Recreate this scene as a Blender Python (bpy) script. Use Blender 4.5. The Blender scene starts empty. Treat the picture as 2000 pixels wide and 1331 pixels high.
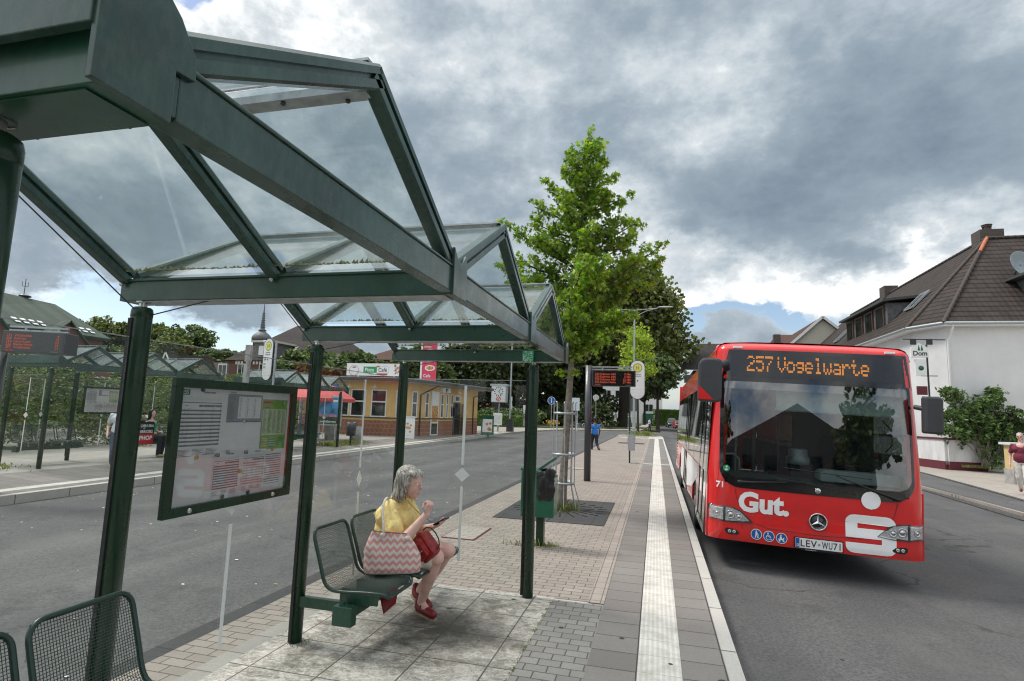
import bpy, math, random
from mathutils import Vector, Matrix, noise
PI = math.pi
R = math.radians
rnd = random.Random(7)
sc = bpy.context.scene
COL = sc.collection
# ---------------------------------------------------------------- materials
class NT:
    def __init__(s, tree): s.t = tree; s.l = tree.links
    def n(s, typ, ins=None, **kw):
        nd = s.t.nodes.new(typ)
        for k, v in kw.items(): setattr(nd, k, v)
        for k, v in (ins or {}).items():
            if isinstance(v, bpy.types.NodeSocket): s.l.new(v, nd.inputs[k])
            else: nd.inputs[k].default_value = v
        return nd
    def math(s, op, a, b=0.0, c=None, clamp=False):
        i = {0: a, 1: b}
        if c is not None: i[2] = c
        return s.n('ShaderNodeMath', i, operation=op, use_clamp=clamp).outputs[0]
    def mix(s, f, a, b, mode='MIX'):
        nd = s.t.nodes.new('ShaderNodeMix'); nd.data_type = 'RGBA'; nd.blend_type = mode
        for k, v in ((0, f), (6, a), (7, b)):
            if isinstance(v, bpy.types.NodeSocket): s.l.new(v, nd.inputs[k])
            else: nd.inputs[k].default_value = (tuple(v) + (1,) if isinstance(v, tuple) and len(v) == 3 else v)
        return nd.outputs[2]
    def ramp(s, f, stops, interp='LINEAR'):
        nd = s.t.nodes.new('ShaderNodeValToRGB'); cr = nd.color_ramp; cr.interpolation = interp
        while len(cr.elements) < len(stops): cr.elements.new(.5)
        for e, (p, c) in zip(cr.elements, stops):
            e.position = p; e.color = (c, c, c, 1) if not isinstance(c, tuple) else c + (1,)
        s.l.new(f, nd.inputs[0]); return nd.outputs[0]
    def noise(s, vec, scale, detail=3, rough=.55, dist=0.):
        return s.n('ShaderNodeTexNoise', {'Vector': vec, 'Scale': scale, 'Detail': detail, 'Roughness': rough, 'Distortion': dist}).outputs[0]

def newmat(name):
    m = bpy.data.materials.new(name); m.use_nodes = True
    nt = NT(m.node_tree); b = m.node_tree.nodes['Principled BSDF']
    return m, nt, b
MATS = {}
def mat(name, col, rough=.5, metal=0., var=.08, scale=6., bump=0., bscale=60., coat=0., spec=.5, emit=0., ecol=None, trans=0.):
    if name in MATS: return MATS[name]
    m, nt, b = newmat(name)
    tc = nt.n('ShaderNodeTexCoord').outputs['Object']
    f = nt.noise(tc, scale, 5, .6)
    lo = tuple(max(0, c * (1 - var * 1.6)) for c in col); hi = tuple(min(1, c * (1 + var * 1.6)) for c in col)
    nt.l.new(nt.ramp(f, [(.3, lo), (.7, hi)]), b.inputs['Base Color'])
    rf = nt.ramp(nt.noise(tc, scale * 3, 4), [(.3, max(0, rough - .08)), (.7, min(1, rough + .08))])
    nt.l.new(rf, b.inputs['Roughness'])
    b.inputs['Metallic'].default_value = metal; b.inputs['Specular IOR Level'].default_value = spec
    b.inputs['Coat Weight'].default_value = coat; b.inputs['Coat Roughness'].default_value = .05
    if bump:
        bn = nt.n('ShaderNodeBump', {'Height': nt.noise(tc, bscale, 4), 'Strength': bump, 'Distance': .01})
        nt.l.new(bn.outputs[0], b.inputs['Normal'])
    if emit:
        b.inputs['Emission Color'].default_value = (ecol or col) + (1,); b.inputs['Emission Strength'].default_value = emit
    MATS[name] = m; return m
def leafmat(name, col, tr=.35, var=.35):
    m, nt, b = newmat(name)
    pos = nt.n('ShaderNodeNewGeometry')
    f = nt.noise(pos.outputs['Position'], 1.1, 4)
    rp = pos.outputs['Random Per Island']
    c = nt.ramp(f, [(.3, tuple(x * (1 - var) for x in col)), (.7, tuple(x * (1 + var) for x in col))])
    hs = nt.n('ShaderNodeHueSaturation', {'Color': c, 'Value': nt.n('ShaderNodeMapRange', {0: rp, 3: .75, 4: 1.3}).outputs[0], 'Hue': nt.n('ShaderNodeMapRange', {0: rp, 3: .485, 4: .51}).outputs[0]})
    nt.l.new(hs.outputs[0], b.inputs['Base Color']); b.inputs['Roughness'].default_value = .5; b.inputs['Specular IOR Level'].default_value = .35
    tl = nt.n('ShaderNodeBsdfTranslucent', {'Color': nt.mix(1., hs.outputs[0], (1.3, 1.5, .5, 1), 'MULTIPLY')})
    mx = nt.n('ShaderNodeMixShader', {0: tr, 1: b.outputs[0], 2: tl.outputs[0]})
    nt.l.new(mx.outputs[0], m.node_tree.nodes['Material Output'].inputs[0])
    MATS[name] = m; return m
def glassmat(name, tint, ior=1.45, refl=1., rough=.01, dirt=0.):
    m, nt, b = newmat(name)
    tr = nt.n('ShaderNodeBsdfTransparent', {'Color': tint + (1,)})
    gl = nt.n('ShaderNodeBsdfGlossy', {'Color': (1, 1, 1, 1), 'Roughness': rough})
    bf = nt.n('ShaderNodeNewGeometry').outputs['Backfacing']     # same reflectance from either side of a pane
    fr = nt.n('ShaderNodeFresnel', {'IOR': nt.math('ADD', ior, nt.math('MULTIPLY', bf, 1 / ior - ior))})
    f = nt.math('MULTIPLY', fr.outputs[0], refl, clamp=True)
    mx = nt.n('ShaderNodeMixShader', {0: f, 1: tr.outputs[0], 2: gl.outputs[0]})
    out = mx
    if dirt:
        tc = nt.n('ShaderNodeTexCoord').outputs['Object']
        df = nt.n('ShaderNodeBsdfDiffuse', {'Color': (.55, .58, .52, 1)})
        dm = nt.ramp(nt.noise(tc, 3., 8, .7, .8), [(.35, dirt * .25), (.75, dirt)])
        out = nt.n('ShaderNodeMixShader', {0: dm, 1: mx.outputs[0], 2: df.outputs[0]})
    nt.l.new(out.outputs[0], m.node_tree.nodes['Material Output'].inputs[0])
    MATS[name] = m; return m

# ---------------------------------------------------------------- mesh builder
_txt = {}
def text_geo(s, bold=0.0, spacing=1.0):
    k = (s, bold, spacing)
    if k in _txt: return _txt[k]
    c = bpy.data.curves.new('t', 'FONT'); c.body = s; c.size = 1; c.offset = bold; c.space_character = spacing; c.resolution_u = 3
    o = bpy.data.objects.new('t', c); COL.objects.link(o)
    dg = bpy.context.evaluated_depsgraph_get(); dg.update()
    me = bpy.data.meshes.new_from_object(o.evaluated_get(dg))
    v = [tuple(p.co) for p in me.vertices]; f = [tuple(p.vertices) for p in me.polygons]
    bpy.data.objects.remove(o); bpy.data.curves.remove(c); bpy.data.meshes.remove(me)
    xs = [p[0] for p in v] or [0]; ys = [p[1] for p in v] or [0]
    _txt[k] = (v, f, min(xs), max(xs), min(ys), max(ys)); return _txt[k]

class MB:
    def __init__(s): s.v = []; s.f = []; s.m = []; s.s = []
    def add(s, vs, fs, mi=0, sm=False, M=None):
        b = len(s.v)
        for p in vs:
            s.v.append(tuple(M @ Vector(p)) if M is not None else tuple(p))
        for f in fs: s.f.append(tuple(b + i for i in f)); s.m.append(mi); s.s.append(sm)
        return s
    def box(s, x0, x1, y0, y1, z0, z1, mi=0, M=None):
        v = [(x, y, z) for z in (z0, z1) for y in (y0, y1) for x in (x0, x1)]
        return s.add(v, [(0, 2, 3, 1), (4, 5, 7, 6), (0, 1, 5, 4), (2, 6, 7, 3), (0, 4, 6, 2), (1, 3, 7, 5)], mi, False, M)
    def frame(s, p0, p1, up=(0, 0, 1)):
        a = Vector(p0); d = (Vector(p1) - a); L = d.length; d = d.normalized(); u = Vector(up)
        if abs(d.dot(u)) > .98: u = Vector((1, 0, 0))
        x = d.cross(u).normalized(); z = x.cross(d).normalized()
        return Matrix(((x.x, d.x, z.x, a.x), (x.y, d.y, z.y, a.y), (x.z, d.z, z.z, a.z), (0, 0, 0, 1))), L
    def bar(s, p0, p1, w, h, mi=0, up=(0, 0, 1), off=0.):
        M, L = s.frame(p0, p1, up); return s.box(-w / 2, w / 2, 0, L, -h / 2 + off, h / 2 + off, mi, M)
    def extr(s, poly, p0, p1, up=(0, 0, 1), mi=0, sm=False):
        M, L = s.frame(p0, p1, up); n = len(poly)
        v = [(x, 0, z) for x, z in poly] + [(x, L, z) for x, z in poly]
        f = [(i, (i + 1) % n, n + (i + 1) % n, n + i) for i in range(n)]
        s.add(v, f, mi, sm, M); return s.add(v, [tuple(range(n))[::-1], tuple(range(n, 2 * n))], mi, False, M)
    def tube(s, pts, r, seg=10, mi=0, sm=True, cap=True):
        n = len(pts); pts = [Vector(p) for p in pts]; rs = r if isinstance(r, (list, tuple)) else [r] * n
        vs = []; ux = None
        for i, p in enumerate(pts):
            d = (pts[min(i + 1, n - 1)] - pts[max(i - 1, 0)]).normalized()
            if ux is None:
                ux = d.cross(Vector((0, 0, 1)) if abs(d.z) < .9 else Vector((1, 0, 0))).normalized()
            else: ux = (ux - d * ux.dot(d)).normalized()
            uy = d.cross(ux)
            for k in range(seg):
                a = 2 * PI * k / seg; vs.append(p + (ux * math.cos(a) + uy * math.sin(a)) * rs[i])
        f = [(i * seg + k, i * seg + (k + 1) % seg, (i + 1) * seg + (k + 1) % seg, (i + 1) * seg + k) for i in range(n - 1) for k in range(seg)]
        s.add(vs, f, mi, sm)
        if cap:
            s.add(vs[:seg], [tuple(range(seg))[::-1]], mi); s.add(vs[-seg:], [tuple(range(seg))], mi)
        return s
    def lathe(s, prof, c=(0, 0, 0), seg=24, mi=0, M=None, sm=True):
        vs = [(c[0] + r * math.cos(2 * PI * k / seg), c[1] + r * math.sin(2 * PI * k / seg), c[2] + z) for r, z in prof for k in range(seg)]
        f = [(i * seg + k, i * seg + (k + 1) % seg, (i + 1) * seg + (k + 1) % seg, (i + 1) * seg + k) for i in range(len(prof) - 1) for k in range(seg)]
        return s.add(vs, f, mi, sm, M)
    def ell(s, c, r, M=None, seg=16, rings=10, mi=0, sm=True):
        prof = [(math.sin(PI * i / rings), -math.cos(PI * i / rings)) for i in range(rings + 1)]
        T = Matrix.Translation(Vector(c)) @ (M if M is not None else Matrix.Identity(4)) @ Matrix.Diagonal(Vector((r[0], r[1], r[2], 1)))
        return s.lathe([(max(p[0], 1e-4), p[1]) for p in prof], seg=seg, mi=mi, M=T, sm=sm)
    def cap(s, p0, p1, r0, r1, seg=14):
        a = Vector(p0); b = Vector(p1); d = (b - a); L = d.length or 1e-5; d.normalize()
        pts = []; rs = []
        for i in range(5):
            t = PI / 2 * (1 - i / 4); pts.append(a - d * r0 * math.sin(t)); rs.append(max(r0 * math.cos(t), 1e-4))
        for i in range(5):
            t = PI / 2 * i / 4; pts.append(b + d * r1 * math.sin(t)); rs.append(max(r1 * math.cos(t), 1e-4))
        return s.tube(pts, rs, seg)
    def prism(s, poly, h0, h1, mi=0, M=None):
        n = len(poly); v = [(x, y, h0) for x, y in poly] + [(x, y, h1) for x, y in poly]
        f = [(i, (i + 1) % n, n + (i + 1) % n, n + i) for i in range(n)] + [tuple(range(n))[::-1], tuple(range(n, 2 * n))]
        return s.add(v, f, mi, False, M)
    def text(s, st, x, y, h, M, mi=0, bold=0., spacing=1., align='L', w=None, z=0., mapf=None):
        v, f, x0, x1, y0, y1 = text_geo(st, bold, spacing)
        k = h / .7; kx = k if w is None else w / max(x1 - x0, 1e-4)
        ox = {'L': 0, 'C': -(x1 - x0) / 2, 'R': -(x1 - x0)}[align]
        pts = [(x + (p[0] - x0 + ox) * kx, y + p[1] * k, z) for p in v]
        if mapf: pts = [mapf(*p) for p in pts]
        return s.add(pts, f, mi, False, None if mapf else M)
    def build(s, name, mats, parent=None, bevel=0., loc=None):
        me = bpy.data.meshes.new(name); me.from_pydata(s.v, [], s.f); me.update()
        for m in (mats if isinstance(mats, (list, tuple)) else [mats]): me.materials.append(MATS[m] if isinstance(m, str) else m)
        me.polygons.foreach_set('material_index', s.m); me.polygons.foreach_set('use_smooth', s.s)
        o = bpy.data.objects.new(name, me); COL.objects.link(o)
        if parent is not None: o.parent = parent
        if loc is not None: o.location = loc
        if bevel:
            b = o.modifiers.new('bev', 'BEVEL'); b.width = bevel; b.segments = 2; b.limit_method = 'ANGLE'; b.angle_limit = R(40)
        return o

def tag(o, label=None, cat=None, group=None, kind=None):
    if label: o['label'] = label
    if cat: o['category'] = cat
    if group: o['group'] = group
    if kind: o['kind'] = kind
    return o
def thing(name, label, cat, loc=(0, 0, 0), rz=0., group=None):
    o = bpy.data.objects.new(name, None); COL.objects.link(o); o.location = loc; o.rotation_euler = (0, 0, rz)
    return tag(o, label, cat, group)
def copy_tree(o, parent=None):
    c = o.copy(); COL.objects.link(c)
    if parent is not None: c.parent = parent
    for ch in list(o.children): copy_tree(ch, c)
    return c
def circ(cx, cy, r, n=24, a0=0., a1=2 * PI): return [(cx + r * math.cos(a0 + (a1 - a0) * i / n), cy + r * math.sin(a0 + (a1 - a0) * i / n)) for i in range(n)]
def rrect(x0, x1, y0, y1, r, n=6):
    rs = r if isinstance(r, (list, tuple)) else [r] * 4   # BL BR TR TL
    out = []
    for (cx, cy, a, rr) in ((x0 + rs[0], y0 + rs[0], PI, rs[0]), (x1 - rs[1], y0 + rs[1], 1.5 * PI, rs[1]), (x1 - rs[2], y1 - rs[2], 0, rs[2]), (x0 + rs[3], y1 - rs[3], PI / 2, rs[3])):
        for i in range(n + 1):
            t = a + PI / 2 * i / n; out.append((cx + rr * math.cos(t), cy + rr * math.sin(t)))
    return out
# fused figure parts: capsules and ellipsoids melted into ONE continuous surface
def blob(name, mb, mats, parent, vox=.01, smooth=3, fcol=None, wr=0., ws=9.):
    o = mb.build('tmp', mats if not fcol else mats, None)
    r = o.modifiers.new('r', 'REMESH'); r.mode = 'VOXEL'; r.voxel_size = vox; r.use_smooth_shade = True
    if smooth:
        k = o.modifiers.new('s', 'SMOOTH'); k.factor = .5; k.iterations = smooth
    dg = bpy.context.evaluated_depsgraph_get(); dg.update()
    me = bpy.data.meshes.new_from_object(o.evaluated_get(dg)); me.name = name
    me.polygons.foreach_set('use_smooth', [True] * len(me.polygons))
    if wr:                                                 # cloth folds: ridged noise pushed along the normals
        vn = [v.normal.copy() for v in me.vertices]
        for v, n_ in zip(me.vertices, vn):
            p = Vector((v.co.x * ws * 1.6, v.co.y * ws * 1.6, v.co.z * ws * .8)); p += Vector((1, 1, 0)) * noise.noise(p * .5) * 1.5
            k = 1 - abs(noise.noise(p)) * 2.2; k2 = 1 - abs(noise.noise(p * 2.1 + Vector((5, 2, 1)))) * 2.2
            v.co += n_ * wr * (k - .35 + .45 * k2)
    bpy.data.objects.remove(o)
    q = bpy.data.objects.new(name, me); COL.objects.link(q); q.parent = parent
    return q
# foliage
def leaf_poly(kind):
    if kind == 'star':
        pts = []
        for i, (a, l) in enumerate(((90, 1.0), (38, .92), (-20, .7), (200, .7), (142, .92))):
            pass
        A = [(90, 1.), (64, .38), (36, .95), (8, .36), (-28, .72), (-90, .25), (208, .72), (172, .36), (144, .95), (116, .38)]
        return [(l * math.cos(R(a)), l * math.sin(R(a)), -.15 * l * l) for a, l in A]
    if kind == 'long': return [(0, -1, 0), (.32, -.2, .06), (.22, .5, 0), (0, 1, -.12), (-.22, .5, 0), (-.32, -.2, .06)]
    return [(0, -1, -.1), (.75, -.2, .1), (.45, .8, -.1), (-.4, .9, -.05), (-.8, 0, .1)]
LP = {k: leaf_poly(k) for k in ('star', 'long', 'blob')}
def leaf(mb, p, size, kind, nm=3, rn=rnd, up=.6, droop=False):
    n = Vector((rn.gauss(0, 1), rn.gauss(0, 1), rn.gauss(up, .8))).normalized()
    t = Vector((rn.gauss(0, 1), rn.gauss(0, 1), rn.gauss(-.9 if droop else 0, .6)))
    t = (t - n * t.dot(n)).normalized(); b = n.cross(t)
    s = size * rn.uniform(.7, 1.25)
    L = LP[kind]
    mb.add([Vector(p) + (b * x + t * y + n * z) * s for x, y, z in L], [tuple(range(len(L)))], rn.randrange(nm))
def clump(mb, c, r, n, size, kind, nm=3, rn=rnd, shell=.5, **k):
    for _ in range(n):
        d = Vector((rn.gauss(0, 1), rn.gauss(0, 1), rn.gauss(0, 1))).normalized() * rn.uniform(shell, 1) ** .7
        leaf(mb, (c[0] + d.x * r[0], c[1] + d.y * r[1], c[2] + d.z * r[2]), size, kind, nm, rn, **k)
SKYSEED = 3.7
# ================================================================ MATERIALS
mat('frame_green', (.010, .062, .036), .34, var=.15, scale=2.5, coat=.12, bump=.03, bscale=180)
mat('rafter_green', (.030, .075, .058), .30, metal=.2, var=.2, scale=3, coat=.2)
mat('post_green', (.010, .036, .018), .3, var=.12, scale=3, coat=.12, spec=.35)
mat('wire_green', (.010, .035, .024), .35, var=.1, coat=.2)
mat('steel', (.55, .55, .53), .3, metal=.9, var=.1)
mat('galv', (.42, .45, .46), .45, metal=.6, var=.15, scale=20)
mat('white_print', (.75, .78, .76), .5, var=.03)
mat('paper', (.78, .79, .78), .6, var=.03, scale=3)
mat('ink', (.03, .03, .03), .6)
mat('grey_ink', (.20, .21, .22), .6)
mat('paper_grey', (.28, .29, .31), .6)
mat('blue_ink', (.03, .07, .2), .5)
mat('poster_green', (.22, .42, .08), .5)
mat('poster_pale', (.58, .66, .42), .5)
mat('red_ink', (.5, .03, .03), .5)
mat('orange_mag', (.65, .38, .08), .35)
mat('pink_ink', (.55, .38, .36), .6)
mat('dark_green_ink', (.01, .12, .05), .5)
mat('bus_red', (.74, .018, .018), .20, var=.05, scale=1.2, coat=.6)
mat('bus_red_dark', (.25, .01, .012), .35)
mat('bus_black', (.008, .008, .009), .12, coat=.5)
mat('rubber', (.012, .012, .012), .7, bump=.2)
mat('bus_grey', (.045, .048, .052), .5, bump=.15, bscale=300)
mat('bus_white', (.93, .93, .92), .35, var=.015, coat=.2)
mat('led', (.9, .32, .05), .5, emit=.62, ecol=(1., .33, .05))
mat('led_red', (.4, .07, .03), .5, emit=.14, ecol=(1., .12, .05))
mat('chrome', (.75, .76, .77), .12, metal=1., var=.05)
mat('lamp_inner', (.72, .73, .74), .25, metal=.5, var=.12, scale=14)
mat('amber', (.7, .25, .05), .3)
mat('sign_blue', (.01, .10, .35), .4)
mat('green_sticker', (.01, .28, .12), .4)
mat('dash', (.085, .115, .115), .55)
mat('inside_grey', (.12, .13, .13), .7)
mat('blind', (.48, .54, .54), .7)
mat('seat_blue', (.03, .04, .09), .8)
mat('anthracite', (.045, .048, .055), .38, metal=.2, coat=.3)
mat('screen_black', (.008, .008, .009), .2, coat=.5)
mat('bin_green', (.008, .10, .055), .35, coat=.4)
mat('bag_black', (.01, .01, .011), .35, bump=.6, bscale=25)
mat('h_green', (.05, .32, .15), .4); mat('h_yellow', (.82, .68, .12), .4)
mat('bark', (.21, .19, .155), .9, var=.3, scale=14, bump=.8, bscale=40)
mat('bark_dark', (.045, .038, .03), .95, var=.3, scale=6, bump=.8, bscale=20)
mat('stucco_yellow', (.70, .46, .19), .85, var=.06, scale=1.2, bump=.1, bscale=120)
mat('window_white', (.72, .73, .72), .4, var=.03)
mat('pane_dark', (.02, .024, .026), .06, spec=.8, var=.5, scale=.8)
mat('roof_edge', (.06, .07, .065), .6)
mat('soffit', (.38, .33, .27), .7)
mat('copper_pipe', (.09, .05, .035), .45, metal=.4)
mat('render_white', (.72, .72, .72), .85, var=.05, scale=.7, bump=.15, bscale=70)
mat('render_cream', (.52, .50, .42), .85, var=.05)
mat('wood_white', (.7, .7, .7), .5)
mat('brown_frame', (.09, .045, .035), .5)
mat('slate', (.12, .125, .13), .6, var=.3, scale=4)
mat('dark_red', (.12, .02, .03), .7)
mat('yellow_wall', (.62, .47, .22), .85, var=.06)
mat('concrete', (.36, .35, .33), .85, var=.15, scale=5, bump=.2)
mat('dish_grey', (.25, .29, .31), .4)
mat('orange_tile', (.5, .14, .06), .7)
mat('moss', (.16, .17, .08), .95, var=.3, scale=30); mat('skin', (.66, .41, .35), .5, var=.08, scale=14, spec=.35); mat('skin_leg', (.60, .38, .32), .5, var=.1, scale=9, spec=.35)
MATS['skin'].node_tree.nodes['Principled BSDF'].inputs['Subsurface Weight'].default_value = .1
MATS['skin'].node_tree.nodes['Principled BSDF'].inputs['Subsurface Scale'].default_value = .01
mat('rear_dark', (.15, .14, .135), .8); mat('skin_dark', (.10, .055, .035), .55)
mat('shirt_yellow', (.86, .66, .26), .8, var=.08, scale=16, bump=.6, bscale=28)
mat('skirt_cream', (.62, .57, .48), .85, bump=.35, bscale=22)
mat('hair_black', (.012, .01, .01), .5)
mat('shoe_red', (.20, .012, .02), .5, bump=.1)
mat('sole', (.35, .25, .16), .7)
mat('bag_red', (.28, .018, .02), .42, var=.25, scale=18, bump=.6, bscale=30)
mat('rope', (.62, .56, .50), .9, bump=.8, bscale=150)
mat('cloth_white', (.62, .68, .72), .85); mat('jeans', (.07, .11, .17), .85); mat('cloth_blue', (.02, .17, .55), .8)
mat('cloth_dark', (.02, .022, .028), .85); mat('cloth_green', (.01, .30, .16), .8); mat('cloth_burgundy', (.16, .02, .045), .8)
mat('trousers_white', (.68, .66, .62), .85); mat('shirt_pale', (.45, .5, .6), .85); mat('orange', (.8, .25, .03), .6)
mat('tyre', (.02, .02, .02), .8); mat('car_red', (.35, .01, .02), .25, coat=.6); mat('car_dark', (.02, .03, .032), .25, coat=.6); mat('car_white', (.62, .66, .7), .25, coat=.5)
mat('car_black', (.01, .01, .012), .25, coat=.5); mat('umbrella_red', (.55, .10, .10), .8, var=.1)
mat('poster_sky', (.08, .26, .50), .5, var=.5, scale=3); mat('poster_tree', (.07, .09, .06), .6, var=.5, scale=8); mat('poster_pink', (.45, .25, .35), .6, var=.3, scale=8)
mat('banner_red', (.62, .05, .10), .6); mat('food', (.55, .25, .08), .6, var=.6, scale=14)
mat('banner_white', (.72, .70, .70), .6); mat('pizza_green', (.02, .30, .10), .6)
mat('clock_face', (.66, .68, .68), .4); mat('soil', (.05, .04, .03), .95); mat('door_white', (.62, .64, .68), .4)
mat('timber_black', (.03, .03, .03), .8)
leafmat('leaf_a', (.19, .29, .035), .45); leafmat('leaf_b', (.28, .37, .055), .45); leafmat('leaf_c', (.10, .19, .03), .4)
leafmat('dark_a', (.115, .14, .045), .3); leafmat('dark_b', (.19, .21, .07), .3); leafmat('dark_c', (.06, .08, .028), .25)
leafmat('deep_a', (.032, .048, .02), .15); leafmat('deep_b', (.05, .07, .026), .15); leafmat('deep_c', (.07, .09, .032), .15)
leafmat('yel_a', (.42, .46, .06), .4); leafmat('yel_b', (.33, .42, .06), .4); leafmat('yel_c', (.22, .32, .05), .4)
leafmat('bush_a', (.085, .13, .045), .25); leafmat('bush_b', (.16, .20, .085), .25); leafmat('bush_c', (.045, .07, .03), .2)
leafmat('laurel_a', (.08, .14, .04), .25); leafmat('laurel_b', (.14, .21, .07), .25); leafmat('laurel_c', (.05, .09, .03), .2)
leafmat('hedge_a', (.08, .15, .025), .2); leafmat('hedge_b', (.12, .20, .035), .2)
leafmat('grass_a', (.14, .20, .05), .3); leafmat('grass_b', (.25, .24, .10), .3)
glassmat('glass_wall', (.945, .962, .952), 1.34, .55, .01, .004)
glassmat('glass_roof', (.86, .90, .90), 1.4, 1.0, .03, .10)
glassmat('windscreen', (.46, .53, .52), 1.9, 1.35, .01)
glassmat('side_glass', (.16, .18, .18), 1.8, 2.2, .02)
glassmat('lens', (.9, .9, .9), 1.5, 1.3, .03)

def wallstain(name, zlo, col, amt, sx=1.2, sz=.25):
    m = MATS[name]; nt = NT(m.node_tree); b = m.node_tree.nodes['Principled BSDF']; src = b.inputs['Base Color'].links[0].from_socket
    tc = nt.n('ShaderNodeTexCoord').outputs['Object']; z = nt.n('ShaderNodeSeparateXYZ', {0: tc}).outputs[2]
    st = nt.noise(nt.n('ShaderNodeMapping', {'Vector': tc, 'Scale': (sx, sx, sz)}).outputs[0], 2., 7, .7)
    low = nt.n('ShaderNodeMapRange', {0: z, 1: zlo[0], 2: zlo[1], 3: 1., 4: .15}).outputs[0]
    f = nt.math('MULTIPLY', nt.ramp(st, [(.42, 0.), (.68, amt)]), low)
    nt.l.new(nt.mix(f, src, col + (1,)), b.inputs['Base Color'])
wallstain('rafter_green', (-9, 9), (.012, .018, .014), .6, 5., 1.2)
wallstain('rafter_green', (-9, 9), (.20, .22, .19), .35, 22., 9.)
wallstain('frame_green', (-9, 9), (.12, .15, .11), .30, 24., 10.)
wallstain('frame_green', (-9, 9), (.006, .012, .008), .5, 4., 2.)
wallstain('render_white', (-.2, 2.5), (.30, .29, .26), .55)
wallstain('bus_red', (.35, 1.0), (.10, .06, .05), .55, 3., 1.5)
def gmat(name, fn):
    m, nt, b = newmat(name)
    pos = nt.n('ShaderNodeNewGeometry').outputs['Position']
    fn(nt, b, pos); MATS[name] = m
def brick(nt, pos, w, h, mort, c1, c2, cm, off=.5, rot=0., loc=(0, 0, 0), sm=.1):
    mp = nt.n('ShaderNodeMapping', {'Vector': pos, 'Rotation': (0, 0, rot), 'Location': loc})
    t = nt.n('ShaderNodeTexBrick', {'Vector': mp.outputs[0], 'Color1': c1 + (1,), 'Color2': c2 + (1,), 'Mortar': cm + (1,), 'Scale': 1., 'Mortar Size': mort, 'Mortar Smooth': sm, 'Brick Width': w, 'Row Height': h}, offset=off)
    return t
def gum(nt, pos, scale, size, amount):
    v = nt.n('ShaderNodeTexVoronoi', {'Vector': pos, 'Scale': scale, 'Randomness': 1.})
    d = nt.math('LESS_THAN', nt.math('ADD', v.outputs[0], nt.math('MULTIPLY', nt.noise(pos, scale * 4, 2), .05)), size)
    r = nt.n('ShaderNodeSeparateColor', {0: v.outputs[1]}).outputs[0]
    return nt.math('MULTIPLY', d, nt.math('LESS_THAN', r, amount))
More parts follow.
